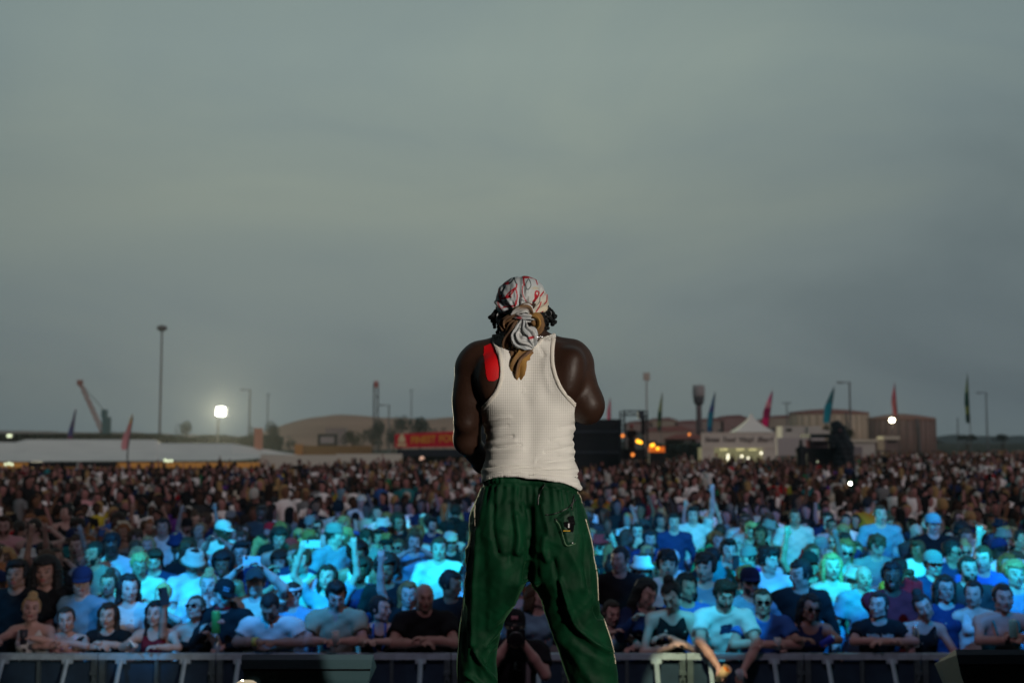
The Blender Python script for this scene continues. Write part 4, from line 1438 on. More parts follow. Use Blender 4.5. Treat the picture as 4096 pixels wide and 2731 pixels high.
def make_top(p, kind, h=.013, seed=0):
    g = .013 if p.sex == 'm' else .009
    ex = max(abs(q[0]) for q in p.S + p.E + p.W) + .14
    ylo = min(q[1] for q in p.E + p.W + [p.HC]) - .12
    zmax = max(p.N[2] + .14, max(e[2] for e in p.E) + .12, max(w_[2] for w_ in p.W) + .1 if kind in ('long', 'hoodie') else 0)
    f = Field((-ex, ylo, .78), (ex, .28, zmax), h)
    body_prims(f, p, g, traps=kind not in ('tank', 'strapless', 'crop'), neckr=False)
    m = p.sex == 'm'
    if kind in ('tee', 'long', 'hoodie', 'shirt', 'loose'):
        for i in (0, 1):
            S, E, W = p.S[i], p.E[i], p.W[i]
            if kind in ('long', 'hoodie'):
                f.ell(S, (.070, .068, .072), k=.03)
                f.cone(S, E, .062, .054, .03); f.cone(E, E * .1 + W * .9, .052, .038, .02)
            else:
                t = .62 if kind != 'loose' else .85
                M_ = S * (1 - t) + E * t
                r0 = .066 * p.bulk if m else .054
                f.ell(S, (r0 + .006, r0 + .004, r0 + .006), k=.03)
                f.cone(S, M_ + (M_ - S) * .3, r0, r0 + .010, .03)
                d = (E - S) / np.linalg.norm(E - S)
                X, Y, Z = f.grid((slice(None),) * 3)
                pl = (X - M_[0]) * d[0] + (Y - M_[1]) * d[1] + (Z - M_[2]) * d[2]
                nearm = np.sqrt((X - M_[0]) ** 2 + (Y - M_[1]) ** 2 + (Z - M_[2]) ** 2) < .14
                body = (np.abs(X) < abs(S[0]) * .82)
                f.F = np.where(nearm & ~body, np.maximum(f.F, pl), f.F)
    if kind == 'hoodie':
        f.ell(p.N + v3(0, .06, .05), (.10, .06, .06), k=.03)
        f.cone(p.N + v3(-.07, -.03, .03), p.N + v3(.07, -.03, .03), .03, .03, .02)
    n_ = p.N
    if kind in ('tee', 'long', 'hoodie', 'loose'):
        f.ell(n_ + v3(0, -.035, .055), (.066 if m else .075, .09, .060 if m else .075), k=.0, op='sub')
    elif kind == 'shirt':
        f.ell(n_ + v3(0, -.04, .060), (.068, .09, .058), k=.0, op='sub')
        f.ell(n_ + v3(0, -.13, -.02), (.030, .09, .10), k=.0, op='sub')
    elif kind in ('tank',):
        f.ell(n_ + v3(0, -.06, .04), (.085, .16, .12), k=.0, op='sub')
        for i in (0, 1):
            f.ell(p.S[i] + v3((-.015, .015)[i], 0, .005), (.070, .13, .105), k=0, op='sub')
    elif kind in ('strapless', 'crop'):
        lim = .385 if kind == 'strapless' else .40
        cut(f, lambda X, Y, Z: (X - p.P[0]) * p.up[0] + (Y - p.P[1]) * p.up[1] + (Z - p.P[2]) * p.up[2] - lim + .9 * (np.abs(np.abs(X) - .07) - .03).clip(0, .05))
    V, Q = f.mesh()
    V = laplace(V, Q, 1, .5)
    n = vnormals(V, Q)
    rs = np.random.default_rng(seed)
    a = rs.uniform(0, 6, 6)
    d = .0045 * np.sin(V[:, 0] * 38 + V[:, 2] * 21 + a[0]) * np.sin(V[:, 2] * 33 + V[:, 1] * 20 + a[1]) + .003 * np.sin(V[:, 2] * 60 + V[:, 0] * -34 + a[2]) \
        + .004 * np.sin(V[:, 0] * 90 + a[3]) * np.exp(-((V[:, 2] - .95) / .1) ** 2)
    return V + n * d[:, None], Q


SK = [mat("skin_%s" % n, c, rough=.5, spec=.35) for n, c in (("fair", (.42, .29, .25)), ("pink", (.38, .23, .20)), ("tan", (.30, .18, .145)), ("olive", (.25, .15, .115)), ("brown", (.15, .075, .045)), ("dark", (.055, .030, .021)))]
EYEM = mat("eye", (.075, .048, .040), rough=.4)
BROW = mat("brow", (.14, .08, .055), rough=.8)
LIP = mat("lip", (.26, .085, .075), rough=.5)
SH_C = dict(black=(.008, .009, .011), white=(.46, .46, .46), grey=(.16, .165, .17), navy=(.012, .022, .07), red=(.40, .012, .018), teal=(.02, .17, .19), khaki=(.24, .215, .15), pink=(.52, .27, .29), green=(.015, .16, .07),
            blue=(.03, .10, .34), brown=(.10, .05, .028), cream=(.44, .40, .32), maroon=(.12, .010, .018), charcoal=(.03, .032, .035), yellow=(.50, .40, .04), orange=(.50, .14, .015), purple=(.12, .03, .24), lime=(.28, .50, .04), lightblue=(.13, .24, .34))
CL = {k: mat("cloth_" + k, c, rough=.92, spec=.12, vary=.12, vscale=7, bump=.25, bscale=35) for k, c in SH_C.items()}
HR_C = dict(black=(.007, .007, .008), dark=(.018, .011, .008), brown=(.055, .030, .016), blonde=(.30, .19, .085), ginger=(.20, .07, .022), grey=(.22, .22, .22))
HR = {k: mat("hair_" + k, c, rough=.6, spec=.3, bump=.8, bscale=90, vary=.25, vscale=40) for k, c in HR_C.items()}
DEN = mat("denim", (.03, .05, .09), rough=.9, vary=.2, bump=.2)
JB = mat("black_denim", (.010, .011, .013), rough=.9)
SHO = mat("dusty_shoes", (.10, .095, .09), rough=.8)
GLS = mat("dark_lens", (.004, .004, .006), rough=.15, spec=.6)
BAG = mat("black_strap", (.01, .01, .012), rough=.6)

# legs and shoes, shared by everybody
f = Field((-.22, -.16, .03), (.22, .18, .99), .02)
f.ell(v3(0, .01, .93), (.168, .122, .14), k=.03)
for sg in (-1, 1):
    f.cone(v3(.085 * sg, .01, .88), v3(.10 * sg, -.01, .48), .100, .072, .03)
    f.cone(v3(.10 * sg, -.01, .48), v3(.11 * sg, .02, .06), .070, .062, .02)
cut(f, lambda X, Y, Z: Z - .96 + 0 * X + 0 * Y)
v_, q_ = f.mesh()
TROU_ME = mesh_np("trousers", laplace(v_, q_, 1), q_, [DEN])
f = Field((.04, -.22, -.02), (.19, .12, .13), .018)
f.ell(v3(.115, -.05, .045), (.05, .135, .05), k=.02); f.cone(v3(.11, .03, .05), v3(.11, .03, .10), .045, .045, .02)
v_, q_ = f.mesh()
SHOE_ME = [mesh_np("shoe", v_ * [s_, 1, 1], q_ if s_ > 0 else q_[:, ::-1], [SHO]) for s_ in (1, -1)]


# hair and hats in the frame of the head
def face_cut(f, low=-.05, front=-.03, brow=.058):
    X, Y, Z = f.grid((slice(None),) * 3)
    face = np.minimum(np.minimum(-(Y - front), brow - Z + .25 * np.abs(X)), .085 - np.abs(X))
    f.F = np.maximum(f.F, np.broadcast_to(face, f.F.shape).astype(np.float32))
    f.F = np.maximum(f.F, (low - Z + 0 * X + 0 * Y).astype(np.float32))


def hair_mesh(style, h=.010):
    lowz = {'long': -.36, 'long_curly': -.30, 'pony': -.26, 'bob': -.16, 'hood': -.2, 'braids': -.33}.get(style, -.14)
    f = Field((-.16, -.17, lowz), (.16, .18, .19), h)
    cr = (.0815, .098, .094)
    if style in ('short', 'fringe', 'crop', 'quiff', 'side'):
        t = {'crop': .0, 'short': .006, 'fringe': .010, 'quiff': .006, 'side': .008}[style]
        f.ell(v3(0, .014, .024), (cr[0] + t, cr[1] + t, cr[2] + t), k=.01)
        face_cut(f, -.045, -.03, .060)
        if style == 'fringe':
            for x in (-.05, -.02, .015, .045):
                f.cone(v3(x * .8, -.05, .095), v3(x, -.092, .050), .024, .013, .012)
            f.ell(v3(0, -.02, .095), (.070, .07, .035), k=.02)
        if style == 'quiff': f.ell(v3(0, -.055, .105), (.055, .04, .030), k=.02)
        if style == 'side': f.ell(v3(.02, -.045, .092), (.065, .05, .030), k=.02); f.cone(v3(-.03, -.05, .095), v3(-.065, -.07, .055), .02, .012, .02)
    elif style in ('long', 'bob', 'pony', 'bun', 'slick', 'braids'):
        t = .004 if style in ('slick', 'bun', 'pony', 'braids') else .010
        f.ell(v3(0, .014, .024), (cr[0] + t, cr[1] + t, cr[2] + t), k=.01)
        if style in ('long', 'bob'):
            z = -.34 if style == 'long' else -.13
            for s_ in (-1, 1):
                f.cone(v3(.070 * s_, .01, .03), v3(.090 * s_, .0, z), .026, .022, .03)
                f.cone(v3(.05 * s_, .05, .0), v3(.07 * s_, .07, z), .05, .035, .03)
        face_cut(f, lowz + .01 if style in ('long', 'bob') else -.055, -.028, .070)
        if style in ('long', 'bob'):
            X, Y, Z = f.grid((slice(None),) * 3)
            f.F = np.maximum(f.F, np.minimum(np.minimum(-(Y - .05), .060 - np.abs(X)), -.02 - Z).astype(np.float32))
        if style == 'bun': f.ell(v3(0, .055, .125), (.046, .046, .040), k=.02)
        if style == 'pony': f.cone(v3(0, .10, .06), v3(0, .15, -.06), .030, .030, .02); f.cone(v3(0, .15, -.06), v3(.02, .13, -.22), .030, .014, .02)
        if style == 'braids':
            for s_ in (-1, 1):
                for k_ in range(7):
                    f.ell(v3(.082 * s_, -.01 - .003 * k_, -.05 - .038 * k_), (.021, .021, .024), k=.01)
    elif style in ('afro', 'curly', 'long_curly'):
        r = {'afro': .125, 'curly': .105, 'long_curly': .115}[style]
        f.ell(v3(0, .02, .04), (r, r, r * .95), k=.01)
        if style == 'long_curly':
            for s_ in (-1, 1):
                f.cone(v3(.08 * s_, .02, .0), v3(.11 * s_, .02, -.25), .055, .050, .03)
            f.cone(v3(0, .07, .0), v3(0, .09, -.25), .07, .07, .03)
        X, Y, Z = f.grid((slice(None),) * 3)
        f.F = f.F + (.012 * np.sin(X * 150) * np.sin(Y * 140 + 1) * np.sin(Z * 160 + 2)).astype(np.float32)
        face_cut(f, lowz + .02 if style == 'long_curly' else -.06, -.025, .055)
    elif style == 'beard':
        f.ell(v3(0, -.024, -.040), (.063, .072, .080), k=.01)
        X, Y, Z = f.grid((slice(None),) * 3)
        f.F = np.maximum(f.F, (Z + .030 + .55 * (.05 - np.abs(X)).clip(0, .1) + 0 * Y).astype(np.float32))
        f.F = np.maximum(f.F, (Y - .02 + 0 * X + 0 * Z).astype(np.float32))
        f.ell(v3(0, -.10, -.060), (.018, .03, .008), k=0, op='sub')
    V, Q = f.mesh()
    V = laplace(V, Q, 1, .5)
    if style in ('fringe', 'quiff', 'side', 'short', 'long', 'bob'):
        n = vnormals(V, Q)
        an = np.arctan2(V[:, 0], V[:, 1] + .03)
        V = V + n * (.0035 * np.sin(an * 26) + .002 * np.sin(V[:, 2] * 160 + an * 9) + .004 * np.sin(an * 5 + V[:, 2] * 50))[:, None]
        V[:, 0] += .006 * np.sin(V[:, 2] * 34 + 1) * (V[:, 2] < -.02); V[:, 1] += .005 * np.sin(V[:, 2] * 41) * (V[:, 2] < -.02)
    return mesh_np("hair_" + style, V, Q, [HR['dark']])


STY = ['short', 'fringe', 'crop', 'quiff', 'side', 'long', 'bob', 'pony', 'bun', 'slick', 'braids', 'afro', 'curly', 'long_curly', 'beard']
HAIR_ME = {s_: hair_mesh(s_) for s_ in STY}


def cap_meshes():
    out = {}
    dome = [(.0875, .018), (.0895, .035), (.088, .060), (.078, .092), (.055, .116), (.024, .128), (.004, .130)]
    out['cap'] = MB().lathe((0, .010, 0), dome, 24, 1, 1.14).mesh("cap", CL['black'], True)
    br = MB()
    vs, fs = [], []
    for j, r in enumerate((0, .5, 1)):
        for i in range(11):
            a = -1.15 + 2.3 * i / 10
            x = math.sin(a) * (.082 - .008 * r); y = -.080 - r * .075 * math.cos(a) ** .6 + (1 - math.cos(a)) * .055
            vs.append((x, y, .034 - .020 * r + .010 * math.cos(a)))
    n0 = len(vs)
    vs += [(x, y, z - .004) for x, y, z in vs]
    for j in range(2):
        for i in range(10):
            a = j * 11 + i
            fs += [(a, a + 1, a + 12, a + 11), (n0 + a + 11, n0 + a + 12, n0 + a + 1, n0 + a)]
    for i in range(10): fs.append((22 + i, 23 + i, n0 + 23 + i, n0 + 22 + i))
    out['brim'] = br.add(vs, fs).mesh("cap_brim", CL['black'], True)
    out['bucket'] = MB().lathe((0, .010, 0), [(.126, -.012), (.130, -.016), (.106, .020), (.090, .040), (.084, .090), (.074, .104), (.03, .108), (.003, .108)], 26, 1, 1.12).mesh("bucket_hat", CL['red'], True)
    out['beanie'] = MB().lathe((0, .012, 0), [(.087, .022), (.092, .030), (.092, .048), (.087, .052), (.086, .078), (.072, .108), (.04, .128), (.004, .134)], 24, 1, 1.12).mesh("beanie", CL['grey'], True)
    out['headband'] = MB().lathe((0, .012, 0), [(.086, .040), (.089, .050), (.086, .062)], 24, 1, 1.12).mesh("headband", CL['white'], True)
    g = MB()
    for s_ in (-1, 1):
        g.lathe((0, 0, 0), [(.0, 0)], 3) if 0 else None
        ring = [(.031 * s_ + .024 * math.cos(a), -.103 - .3 * abs(.0), .004 + .0165 * math.sin(a)) for a in np.linspace(0, 2 * PI, 14, endpoint=False)]
        b = len(g.v)
        g.v += ring + [(x, y + .006, z) for x, y, z in ring]
        g.f += [tuple(range(b, b + 14)), tuple(range(b + 27, b + 13, -1))] + [(b + (i + 1) % 14, b + i, b + 14 + i, b + 14 + (i + 1) % 14) for i in range(14)]
        g.box((.067 * s_, -.055, .010), (.003, .095, .006), Matrix.Rotation(-.20 * s_, 3, 'Z'))
    g.box((0, -.106, .010), (.02, .004, .005))
    out['sunglasses'] = g.mesh("sunglasses", GLS)
    g = MB()
    for s_ in (-1, 1):
        g.tube([(.031 * s_ + .023 * math.cos(a), -.104, .003 + .018 * math.sin(a)) for a in np.linspace(0, 2 * PI, 15)], .0022, 5)
        g.box((.067 * s_, -.055, .010), (.003, .095, .004), Matrix.Rotation(-.20 * s_, 3, 'Z'))
    g.box((0, -.104, .008), (.02, .003, .004))
    out['glasses'] = g.mesh("glasses", GLS)
    out['earring'] = None
    return out


CAPS = cap_meshes()


def set_mat(o, m, i=0):
    o.material_slots[i].link = 'OBJECT'
    o.material_slots[i].material = m


def dress(root, p, spec):
    """hair, hats and glasses on the head of a person; returns their objects"""
    M = Matrix.Translation(Vector(p.HC)) @ Matrix(p.R.tolist()).to_4x4()
    hc = HR[spec.get('hc', 'dark')]
    items = []
    hs = spec.get('hair', 'short')
    if hs and hs != 'bald': items.append(('hair', HAIR_ME[hs], hc))
    if spec.get('beard'): items.append(('beard', HAIR_ME['beard'], hc))
    hat = spec.get('hat')
    hcol = CL[spec.get('hatc', 'black')]
    if hat == 'cap': items += [('cap', CAPS['cap'], hcol), ('cap_brim', CAPS['brim'], hcol)]
    elif hat: items.append(({'bucket': 'bucket_hat'}.get(hat, hat), CAPS[hat], hcol))
    if spec.get('eyes'): items.append((spec['eyes'], CAPS[spec['eyes']], GLS))
    capo = None
    for nm, me, m in items:
        o = obj(nm, me, root)
        if nm == 'cap_brim' and capo is not None:
            o.parent = capo
        else:
            o.matrix_local = M
        if nm == 'cap': capo = o
        if nm in ('hair', 'cap', 'bucket_hat', 'beanie') and hat and nm == 'hair':
            o.scale = (.97, .97, .97)
        set_mat(o, m)


def add_person(bodyme, topme, p, spec, px, D, s, rz=0., mirror=False, group=None, z0=0.):
    x = at(px, 1752, D).x
    o = obj("person", bodyme, None, spec['label'], "person", group)
    set_mat(o, SK[spec.get('skin', 0)], 0)
    c, s_ = math.cos(rz), math.sin(rz)
    sx = -s if mirror else s
    hxo, hyo = p.HC[0] * sx, p.HC[1] * s
    o.location = (x - (hxo * c - hyo * s_), D - .0, z0)
    o.rotation_euler = (0, 0, rz)
    o.scale = (sx, s, s)
    if topme is not None:
        t_ = obj(spec.get('topname', 'shirt'), topme, o)
        set_mat(t_, CL[spec['top']] if isinstance(spec['top'], str) else spec['top'])
    tr_ = obj("trousers", TROU_ME, o)
    set_mat(tr_, JB if spec.get('jeans', 0) else DEN)
    if spec.get('shoes', True):
        for k in (0, 1): obj("shoe", SHOE_ME[k], o)
    dress(o, p, spec)
    return o


PEOPLE = []            # (x, D) of everyone placed, for spacing
PXD = []               # (px, head top, D) of the people placed by hand


def person_front(px, topy, D, pose_kw, top, kind='tee', topname='shirt', label='', rz=0., h=.0105, fat=1., z0=0, **spec):
    """a person with a body of their own"""
    p = Pose(**pose_kw)
    ztop = at(px, topy, D).z - z0
    s = ztop / p.top
    V, Q, mi = make_body(p, h, fat)
    me = mesh_np("person_body", V, Q, [SK[0], EYEM, LIP, BROW], mi=mi)
    tv, tq = make_top(p, kind, .0125, len(PEOPLE))
    tme = mesh_np(topname, tv, tq, [CL['black']])
    spec.update(label=label, top=top, topname=topname)
    o = add_person(me, tme, p, spec, px, D, s, rz, z0=z0, group=spec.get('group'))
    o["_"] = 0
    del o["_"]
    PEOPLE.append((o.location.x, D)); PXD.append((px, topy, D))
    tb = BVHTree.FromPolygons([Vector(v) for v in tv], [tuple(q) for q in tq.tolist()])
    top_o = [c for c in o.children if c.name.startswith(topname)][0]
    return o, p, s, tb, top_o


def print_on(bvh, parent, poly, name, m, step=.006, lift=.003):
    """flat print on the front of a garment, traced onto the cloth"""
    xs_ = [q[0] for q in poly]; zs_ = [q[1] for q in poly]
    gx, gz = np.meshgrid(np.arange(min(xs_), max(xs_) + step, step), np.arange(min(zs_), max(zs_) + step, step))
    sd = poly_sdf(gx, gz, poly)
    ids, vs, fs = {}, [], []
    for (i, j), dd in np.ndenumerate(sd):
        if dd < step * .6:
            h = bvh.ray_cast(Vector((gx[i, j], -1, gz[i, j])), Vector((0, 1, 0)))
            if h[0] is not None:
                ids[i, j] = len(vs); vs.append(h[0] - Vector((0, lift, 0)))
    for (i, j) in list(ids):
        q = [(i, j), (i, j + 1), (i + 1, j + 1), (i + 1, j)]
        if all(k in ids for k in q): fs.append(tuple(ids[k] for k in q))
    if not fs: return
    MB().add(vs, fs).build(name, m, parent, True)


def strokes_on(bvh, parent, lines, name, m, r=.004):
    mb = MB()
    for ln in lines:
        P = []
        for x, z in catmull(ln, 3) if len(ln) > 2 else ln:
            h = bvh.ray_cast(Vector((x, -1, z)), Vector((0, 1, 0)))
            if h[0] is not None: P.append(h[0] - Vector((0, .002, 0)))
        if len(P) > 1: mb.tube(P, r, 5, .3)
    if mb.f: mb.build(name, m, parent, True)


def strap(o, p, pts, name, m, r=.010):
    """straps given as points round the body, in the person's frame"""
    MB().tube([Vector(q) for q in catmull(pts, 5)], r, 6, .3).build(name, m, o, True)


def held(o, p, i, name, label, cat, builder, off=(0, -.02, .0), rotv=(0, 0, 0), group=None):
    """a thing held in a hand: top-level, placed in the palm"""
    d = p.W[i] - p.E[i]; d /= np.linalg.norm(d)
    P = Vector(p.W[i] + d * .06 + np.array(off))
    M = o.matrix_basis @ Matrix.Translation(P)
    e = empty(name, M.translation, label, cat, group)
    e.rotation_euler = rotv
    builder(e)
    return e


def b_cup(m, m2=None, h=.12, r=.036):
    def f(e):
        MB().lathe((0, 0, -h / 2), [(r * .75, 0), (r, h), (r * .94, h), (r * .70, .008)], 16).build("wall", m, e, True)
        if m2: MB().lathe((0, 0, -h / 2 + .006), [(r * .70, 0), (r * .92, h * .82)], 14).build("drink", m2, e, True)
    return f


def b_can(m, h=.150, r=.031):
    def f(e):
        MB().lathe((0, 0, -h / 2), [(r * .8, 0), (r, .008), (r, h - .014), (r * .8, h)], 18).build("body", m, e, True)
        MB().lathe((0, 0, h / 2 - .002), [(r * .78, 0), (r * .78, .003)], 14).build("lid", SILVER, e, True)
    return f


def b_bottle(m, h=.22, r=.032):
    def f(e):
        MB().lathe((0, 0, -h / 2), [(r * .9, 0), (r, .01), (r, h * .6), (r * .45, h * .82), (r * .42, h * .95)], 16).build("body", m, e, True)
        MB().lathe((0, 0, h * .45), [(r * .5, 0), (r * .5, .018)], 12).build("cap", WH, e)
    return f


PHB = mat("phone_shell", (.02, .025, .03), rough=.25, spec=.6)
SCR = mat("phone_screen", (.02, .03, .04), rough=.1, spec=.6, emis=.5, emcol=(.35, .6, 1.0))
PHS = mat("silver_phone", (.55, .58, .6), rough=.3, metal=.3)


def b_phone(m=PHB, land=False):
    def f(e):
        w_, h_ = (.155, .075) if land else (.075, .155)
        MB().box((0, 0, 0), (w_, .009, h_)).build("shell", m, e)
        MB().box((0, .006, 0), (w_ * .93, .002, h_ * .93)).build("screen", SCR, e)
        MB().lathe((0, 0, 0), [(.0, 0)], 3) if 0 else None
        MB().box((-w_ * .3, -.006, h_ * .3), (.022, .003, .022)).build("camera_lens", GLS, e)
    return f
# ---------------------------------------------------------------- the people leaning on the barrier
FD = 10.98


def rail(s_guess, dy=.30):
    return (RAIL_Z + .035) / s_guess, -dy / s_guess


def crossed(s=.98, spread=.25, sex='m', hang=False):
    z, y = rail(s)
    kw = dict(EL=v3(-spread, y + .03, z + .005), ER=v3(spread, y + .03, z + .005))
    if hang:
        kw.update(HL=v3(.02, y - .03, z + .02), HR=v3(-.05, y - .06, z + .01))
    else:
        kw.update(HL=v3(-.02, y - .02, z + .012), HR=v3(.03, y + .0, z + .045))
    return kw


def apart(s=.98, l=(-.10, 0), r=(.10, 0), spread=.26):
    z, y = rail(s)
    return dict(EL=v3(-spread, y + .06, z), ER=v3(spread, y + .06, z), HL=v3(l[0], y - .04, z + .02 + l[1]), HR=v3(r[0], y - .04, z + .02 + r[1]))


G1 = "people leaning on the pit barrier"
SPOTM = mat("dark_spots", (.02, .02, .025), rough=.9)
# woman in a white top with dark spots
o, p, s, tb, to = person_front(167, 2380, FD, dict(sex='f', lean=.22, yaw=.35, pitch=-.12, roll=.1, **apart(.92, (-.20, .0), (.10, .03))), 'white', 'tank', label="blonde woman in a white sleeveless top with dark spots leaning on the barrier", skin=1, hair='bun', hc='blonde', group=G1)
for (x, z) in ((-.05, 1.12), (.06, 1.20), (.03, 1.08), (-.08, 1.05), (.09, 1.10), (.0, 1.00), (-.03, 1.22), (.07, 1.02)):
    print_on(tb, to, [(x + .02 * math.cos(a), z + .018 * math.sin(a)) for a in np.linspace(0, 6.28, 9)[:-1]], "spot_print", SPOTM)
held(o, p, 1, "cup", "dark cup held over the rail by the blonde woman in the spotted top", "cup", b_cup(mat("dark_cup", (.02, .02, .03), rough=.4)))
o, p, s, tb, to = person_front(312, 2420, FD, dict(sex='f', lean=.30, yaw=.25, pitch=.05, roll=-.1, **crossed(.90, .24)), 'pink', 'tank', label="woman in a lilac pink vest with dark swept back hair leaning low on the barrier", skin=1, hair='slick', hc='dark', group=G1)
o, p, s, tb, to = person_front(468, 2408, FD + .05, dict(sex='f', lean=.22, yaw=.05, pitch=.0, **crossed(.92, .24)), 'black', 'loose', label="woman with long dark hair and black top leaning beside the lilac top", skin=0, hair='long', hc='dark', group=G1)
o, p, s, tb, to = person_front(652, 2400, FD, dict(sex='f', lean=.20, yaw=-.05, pitch=-.05, **apart(.93, (-.16, .02), (.10, .0))), 'maroon', 'tank', label="smiling woman with very long black hair and a dark red top at the barrier", skin=0, hair='long', hc='black', group=G1)
held(o, p, 0, "phone", "white phone held over the rail between the two long haired women", "phone", b_phone(PHS), rotv=(1.2, .9, 0))
o, p, s, tb, to = person_front(800, 2384, FD, dict(sex='f', lean=.05, yaw=-.25, pitch=-.30, roll=-.08, HL=v3(-.24, -.22, 1.62), EL=v3(-.27, -.16, 1.36), HR=v3(.20, -.26, 1.36), ER=v3(.27, -.12, 1.18)), 'black', 'strapless', label="woman in sunglasses and a strapless black top raising a phone at the barrier", skin=2, hair='pony', hc='brown', eyes='sunglasses', group=G1)
held(o, p, 0, "phone", "dark phone held up by the woman in sunglasses and strapless black top", "phone", b_phone(), off=(0, -.03, .05), rotv=(0, -.2, .2))
o, p, s, tb, to = person_front(918, 2318, FD + .12, dict(sex='m', lean=.18, yaw=.55, pitch=.25, roll=.25, HL=v3(-.02, -.38, 1.36), EL=v3(-.22, -.20, 1.18), HR=v3(.05, -.28, 1.16), ER=v3(.26, -.1, 1.16)), 'black', 'hoodie', 'hoodie', label="man in a black cap and black hoodie with a red collar drinking at the barrier", skin=1, hair='short', hat='cap', hatc='black', jeans=1, group=G1)
MB().tube([Vector(p.N + v3(.07 * math.sin(a), -.07 * math.cos(a), .045)) for a in np.linspace(-1.6, 1.6, 9)], .017, 6, .6).build("red_collar", CL['red'], o, True)
cp = [c for c in o.children if c.name.startswith('cap')][0]
for z_ in (.058, .078): MB().box((-.028, -.088 + (z_ - .058) * .35, z_), (.052, .004, .010), Matrix.Rotation(-.35, 3, 'Z')).build("lettering", CL['lightblue'], cp)
held(o, p, 0, "can", "tall green drink can held by the man in the black cap", "can", b_can(mat("green_can", (.05, .42, .12), rough=.35, metal=.2), .19, .036), off=(0, -.03, .0))
held(o, p, 1, "bottle", "clear plastic bottle on the rail below the man in the black cap", "bottle", b_bottle(mat("clear_plastic", (.5, .6, .65), rough=.1, spec=.6, trans=.6), .20, .03))
# man in white with his head bowed
o, p, s, tb, to = person_front(1115, 2366, FD, dict(sex='m', lean=.42, yaw=-.05, pitch=.75, neck=.2, bulk=1.10, fl=None, **apart(.98, (-.07, .0), (.03, -.01), .28)), 'white', 'tee', 'tshirt', label="man in a plain white T-shirt with his head bowed over the rail", skin=3, hair='crop', hc='black', beard=1, group=G1)
print_on(tb, to, [(-.012 - .03, 1.115), (.0 - .03, 1.10), (.018 - .03, 1.13), (.012 - .03, 1.16), (-.004 - .03, 1.15)], "emblem_print", SPOTM, .004)
MB().tube([Vector(p.W[0] * (1 - t) + p.E[0] * t) for t in (.08, .26)], .038, 10).build("wristband", mat("yellow_band", (.42, .42, .10), rough=.6), o, True)
# man in the khaki shirt
o, p, s, tb, to = person_front(1363, 2321, FD, dict(sex='m', lean=.26, yaw=.28, pitch=.42, roll=-.06, **apart(1.0, (-.07, .0), (.07, .0), .24)), 'khaki', 'shirt', label="man in an open necked khaki shirt looking down at the rail with a dark fringe", skin=1, hair='quiff', hc='black', group=G1)
print_on(tb, to, [(-.11, 1.13), (-.05, 1.13), (-.05, 1.18), (-.11, 1.18)], "pocket_patch", CL['navy'], .008)
strokes_on(tb, to, [[(-.005, z / 100) for z in range(98, 130, 6)]], "placket", mat("seam_dark", (.12, .10, .07)), .003)
held(o, p, 0, "cup", "clear plastic cup in the hands of the man in the khaki shirt", "cup", b_cup(mat("cup_plastic", (.35, .42, .45), rough=.2, spec=.6), None), off=(.05, -.03, .03))
# woman turned to the side with a lanyard
o, p, s, tb, to = person_front(1532, 2378, FD, dict(sex='f', lean=.18, yaw=1.05, pitch=.02, **apart(.92, (-.10, .0), (-.02, .0), .20)), 'black', 'tank', label="dark haired woman in profile wearing a black top, white straps and a blue lanyard", skin=0, hair='slick', hc='black', group=G1)
z_ = p.C[2]
strokes_on(tb, to, [[(-.085, z_ + .13), (-.08, z_ + .04), (-.03, z_ - .03), (.03, z_ - .05), (.09, z_ + .0), (.10, z_ + .12)]], "white_edging", CL['white'], .012)
strap(o, p, [p.N + v3(-.06, -.04, .03), p.C + v3(-.05, -.155, .05), p.C + v3(-.02, -.165, -.08), p.W[0] + v3(.03, -.02, .06)], "lanyard", CL['blue'], .010)
strap(o, p, [p.N + v3(.05, -.04, .03), p.C + v3(.05, -.155, .04), p.C + v3(.0, -.165, -.08), p.W[0] + v3(.05, -.02, .06)], "lanyard", CL['blue'], .010)
# bald man
o, p, s, tb, to = person_front(1707, 2326, FD, dict(sex='m', lean=.25, yaw=.22, pitch=.10, bulk=1.06, **crossed(1.0, .26)), 'black', 'tee', 'tshirt', label="bald man in a black T-shirt with a small teal chest badge and folded arms", skin=2, hair='bald', hc='grey', group=G1)
print_on(tb, to, [(.085, 1.17), (.135, 1.17), (.135, 1.225), (.085, 1.225)], "chest_badge", CL['teal'], .007)
# two dark haired women looking down
o, p, s, tb, to = person_front(2440, 2398, FD + .1, dict(sex='f', lean=.15, yaw=.3, pitch=.2, **apart(.93, (-.02, .12), (.16, -.02), .24)), 'lightblue', 'tank', label="person in a pale blue top bending at the rail beside the performer's right leg", skin=1, hair='slick', hc='dark', group=G1)
o, p, s, tb, to = person_front(2574, 2312, FD + .1, dict(sex='f', lean=.22, yaw=.55, pitch=.40, roll=.1, **apart(.97, (-.13, .12), (.10, -.02), .23)), 'navy', 'long', 'jacket', label="woman with long black hair in a navy jacket looking down beside the bare shouldered woman", skin=0, hair='long', hc='black', group=G1)
o, p, s, tb, to = person_front(2668, 2322, FD - .02, dict(sex='f', lean=.32, yaw=-.50, pitch=.62, roll=-.15, HL=v3(.0, -.30, 1.17), EL=v3(-.24, -.22, 1.10), HR=v3(-.02, -.30, 1.23), ER=v3(.22, -.20, 1.10)), 'black', 'tank', label="woman with sleek tied black hair and a black vest bowing her head over the barrier", skin=0, hair='bun', hc='black', group=G1)
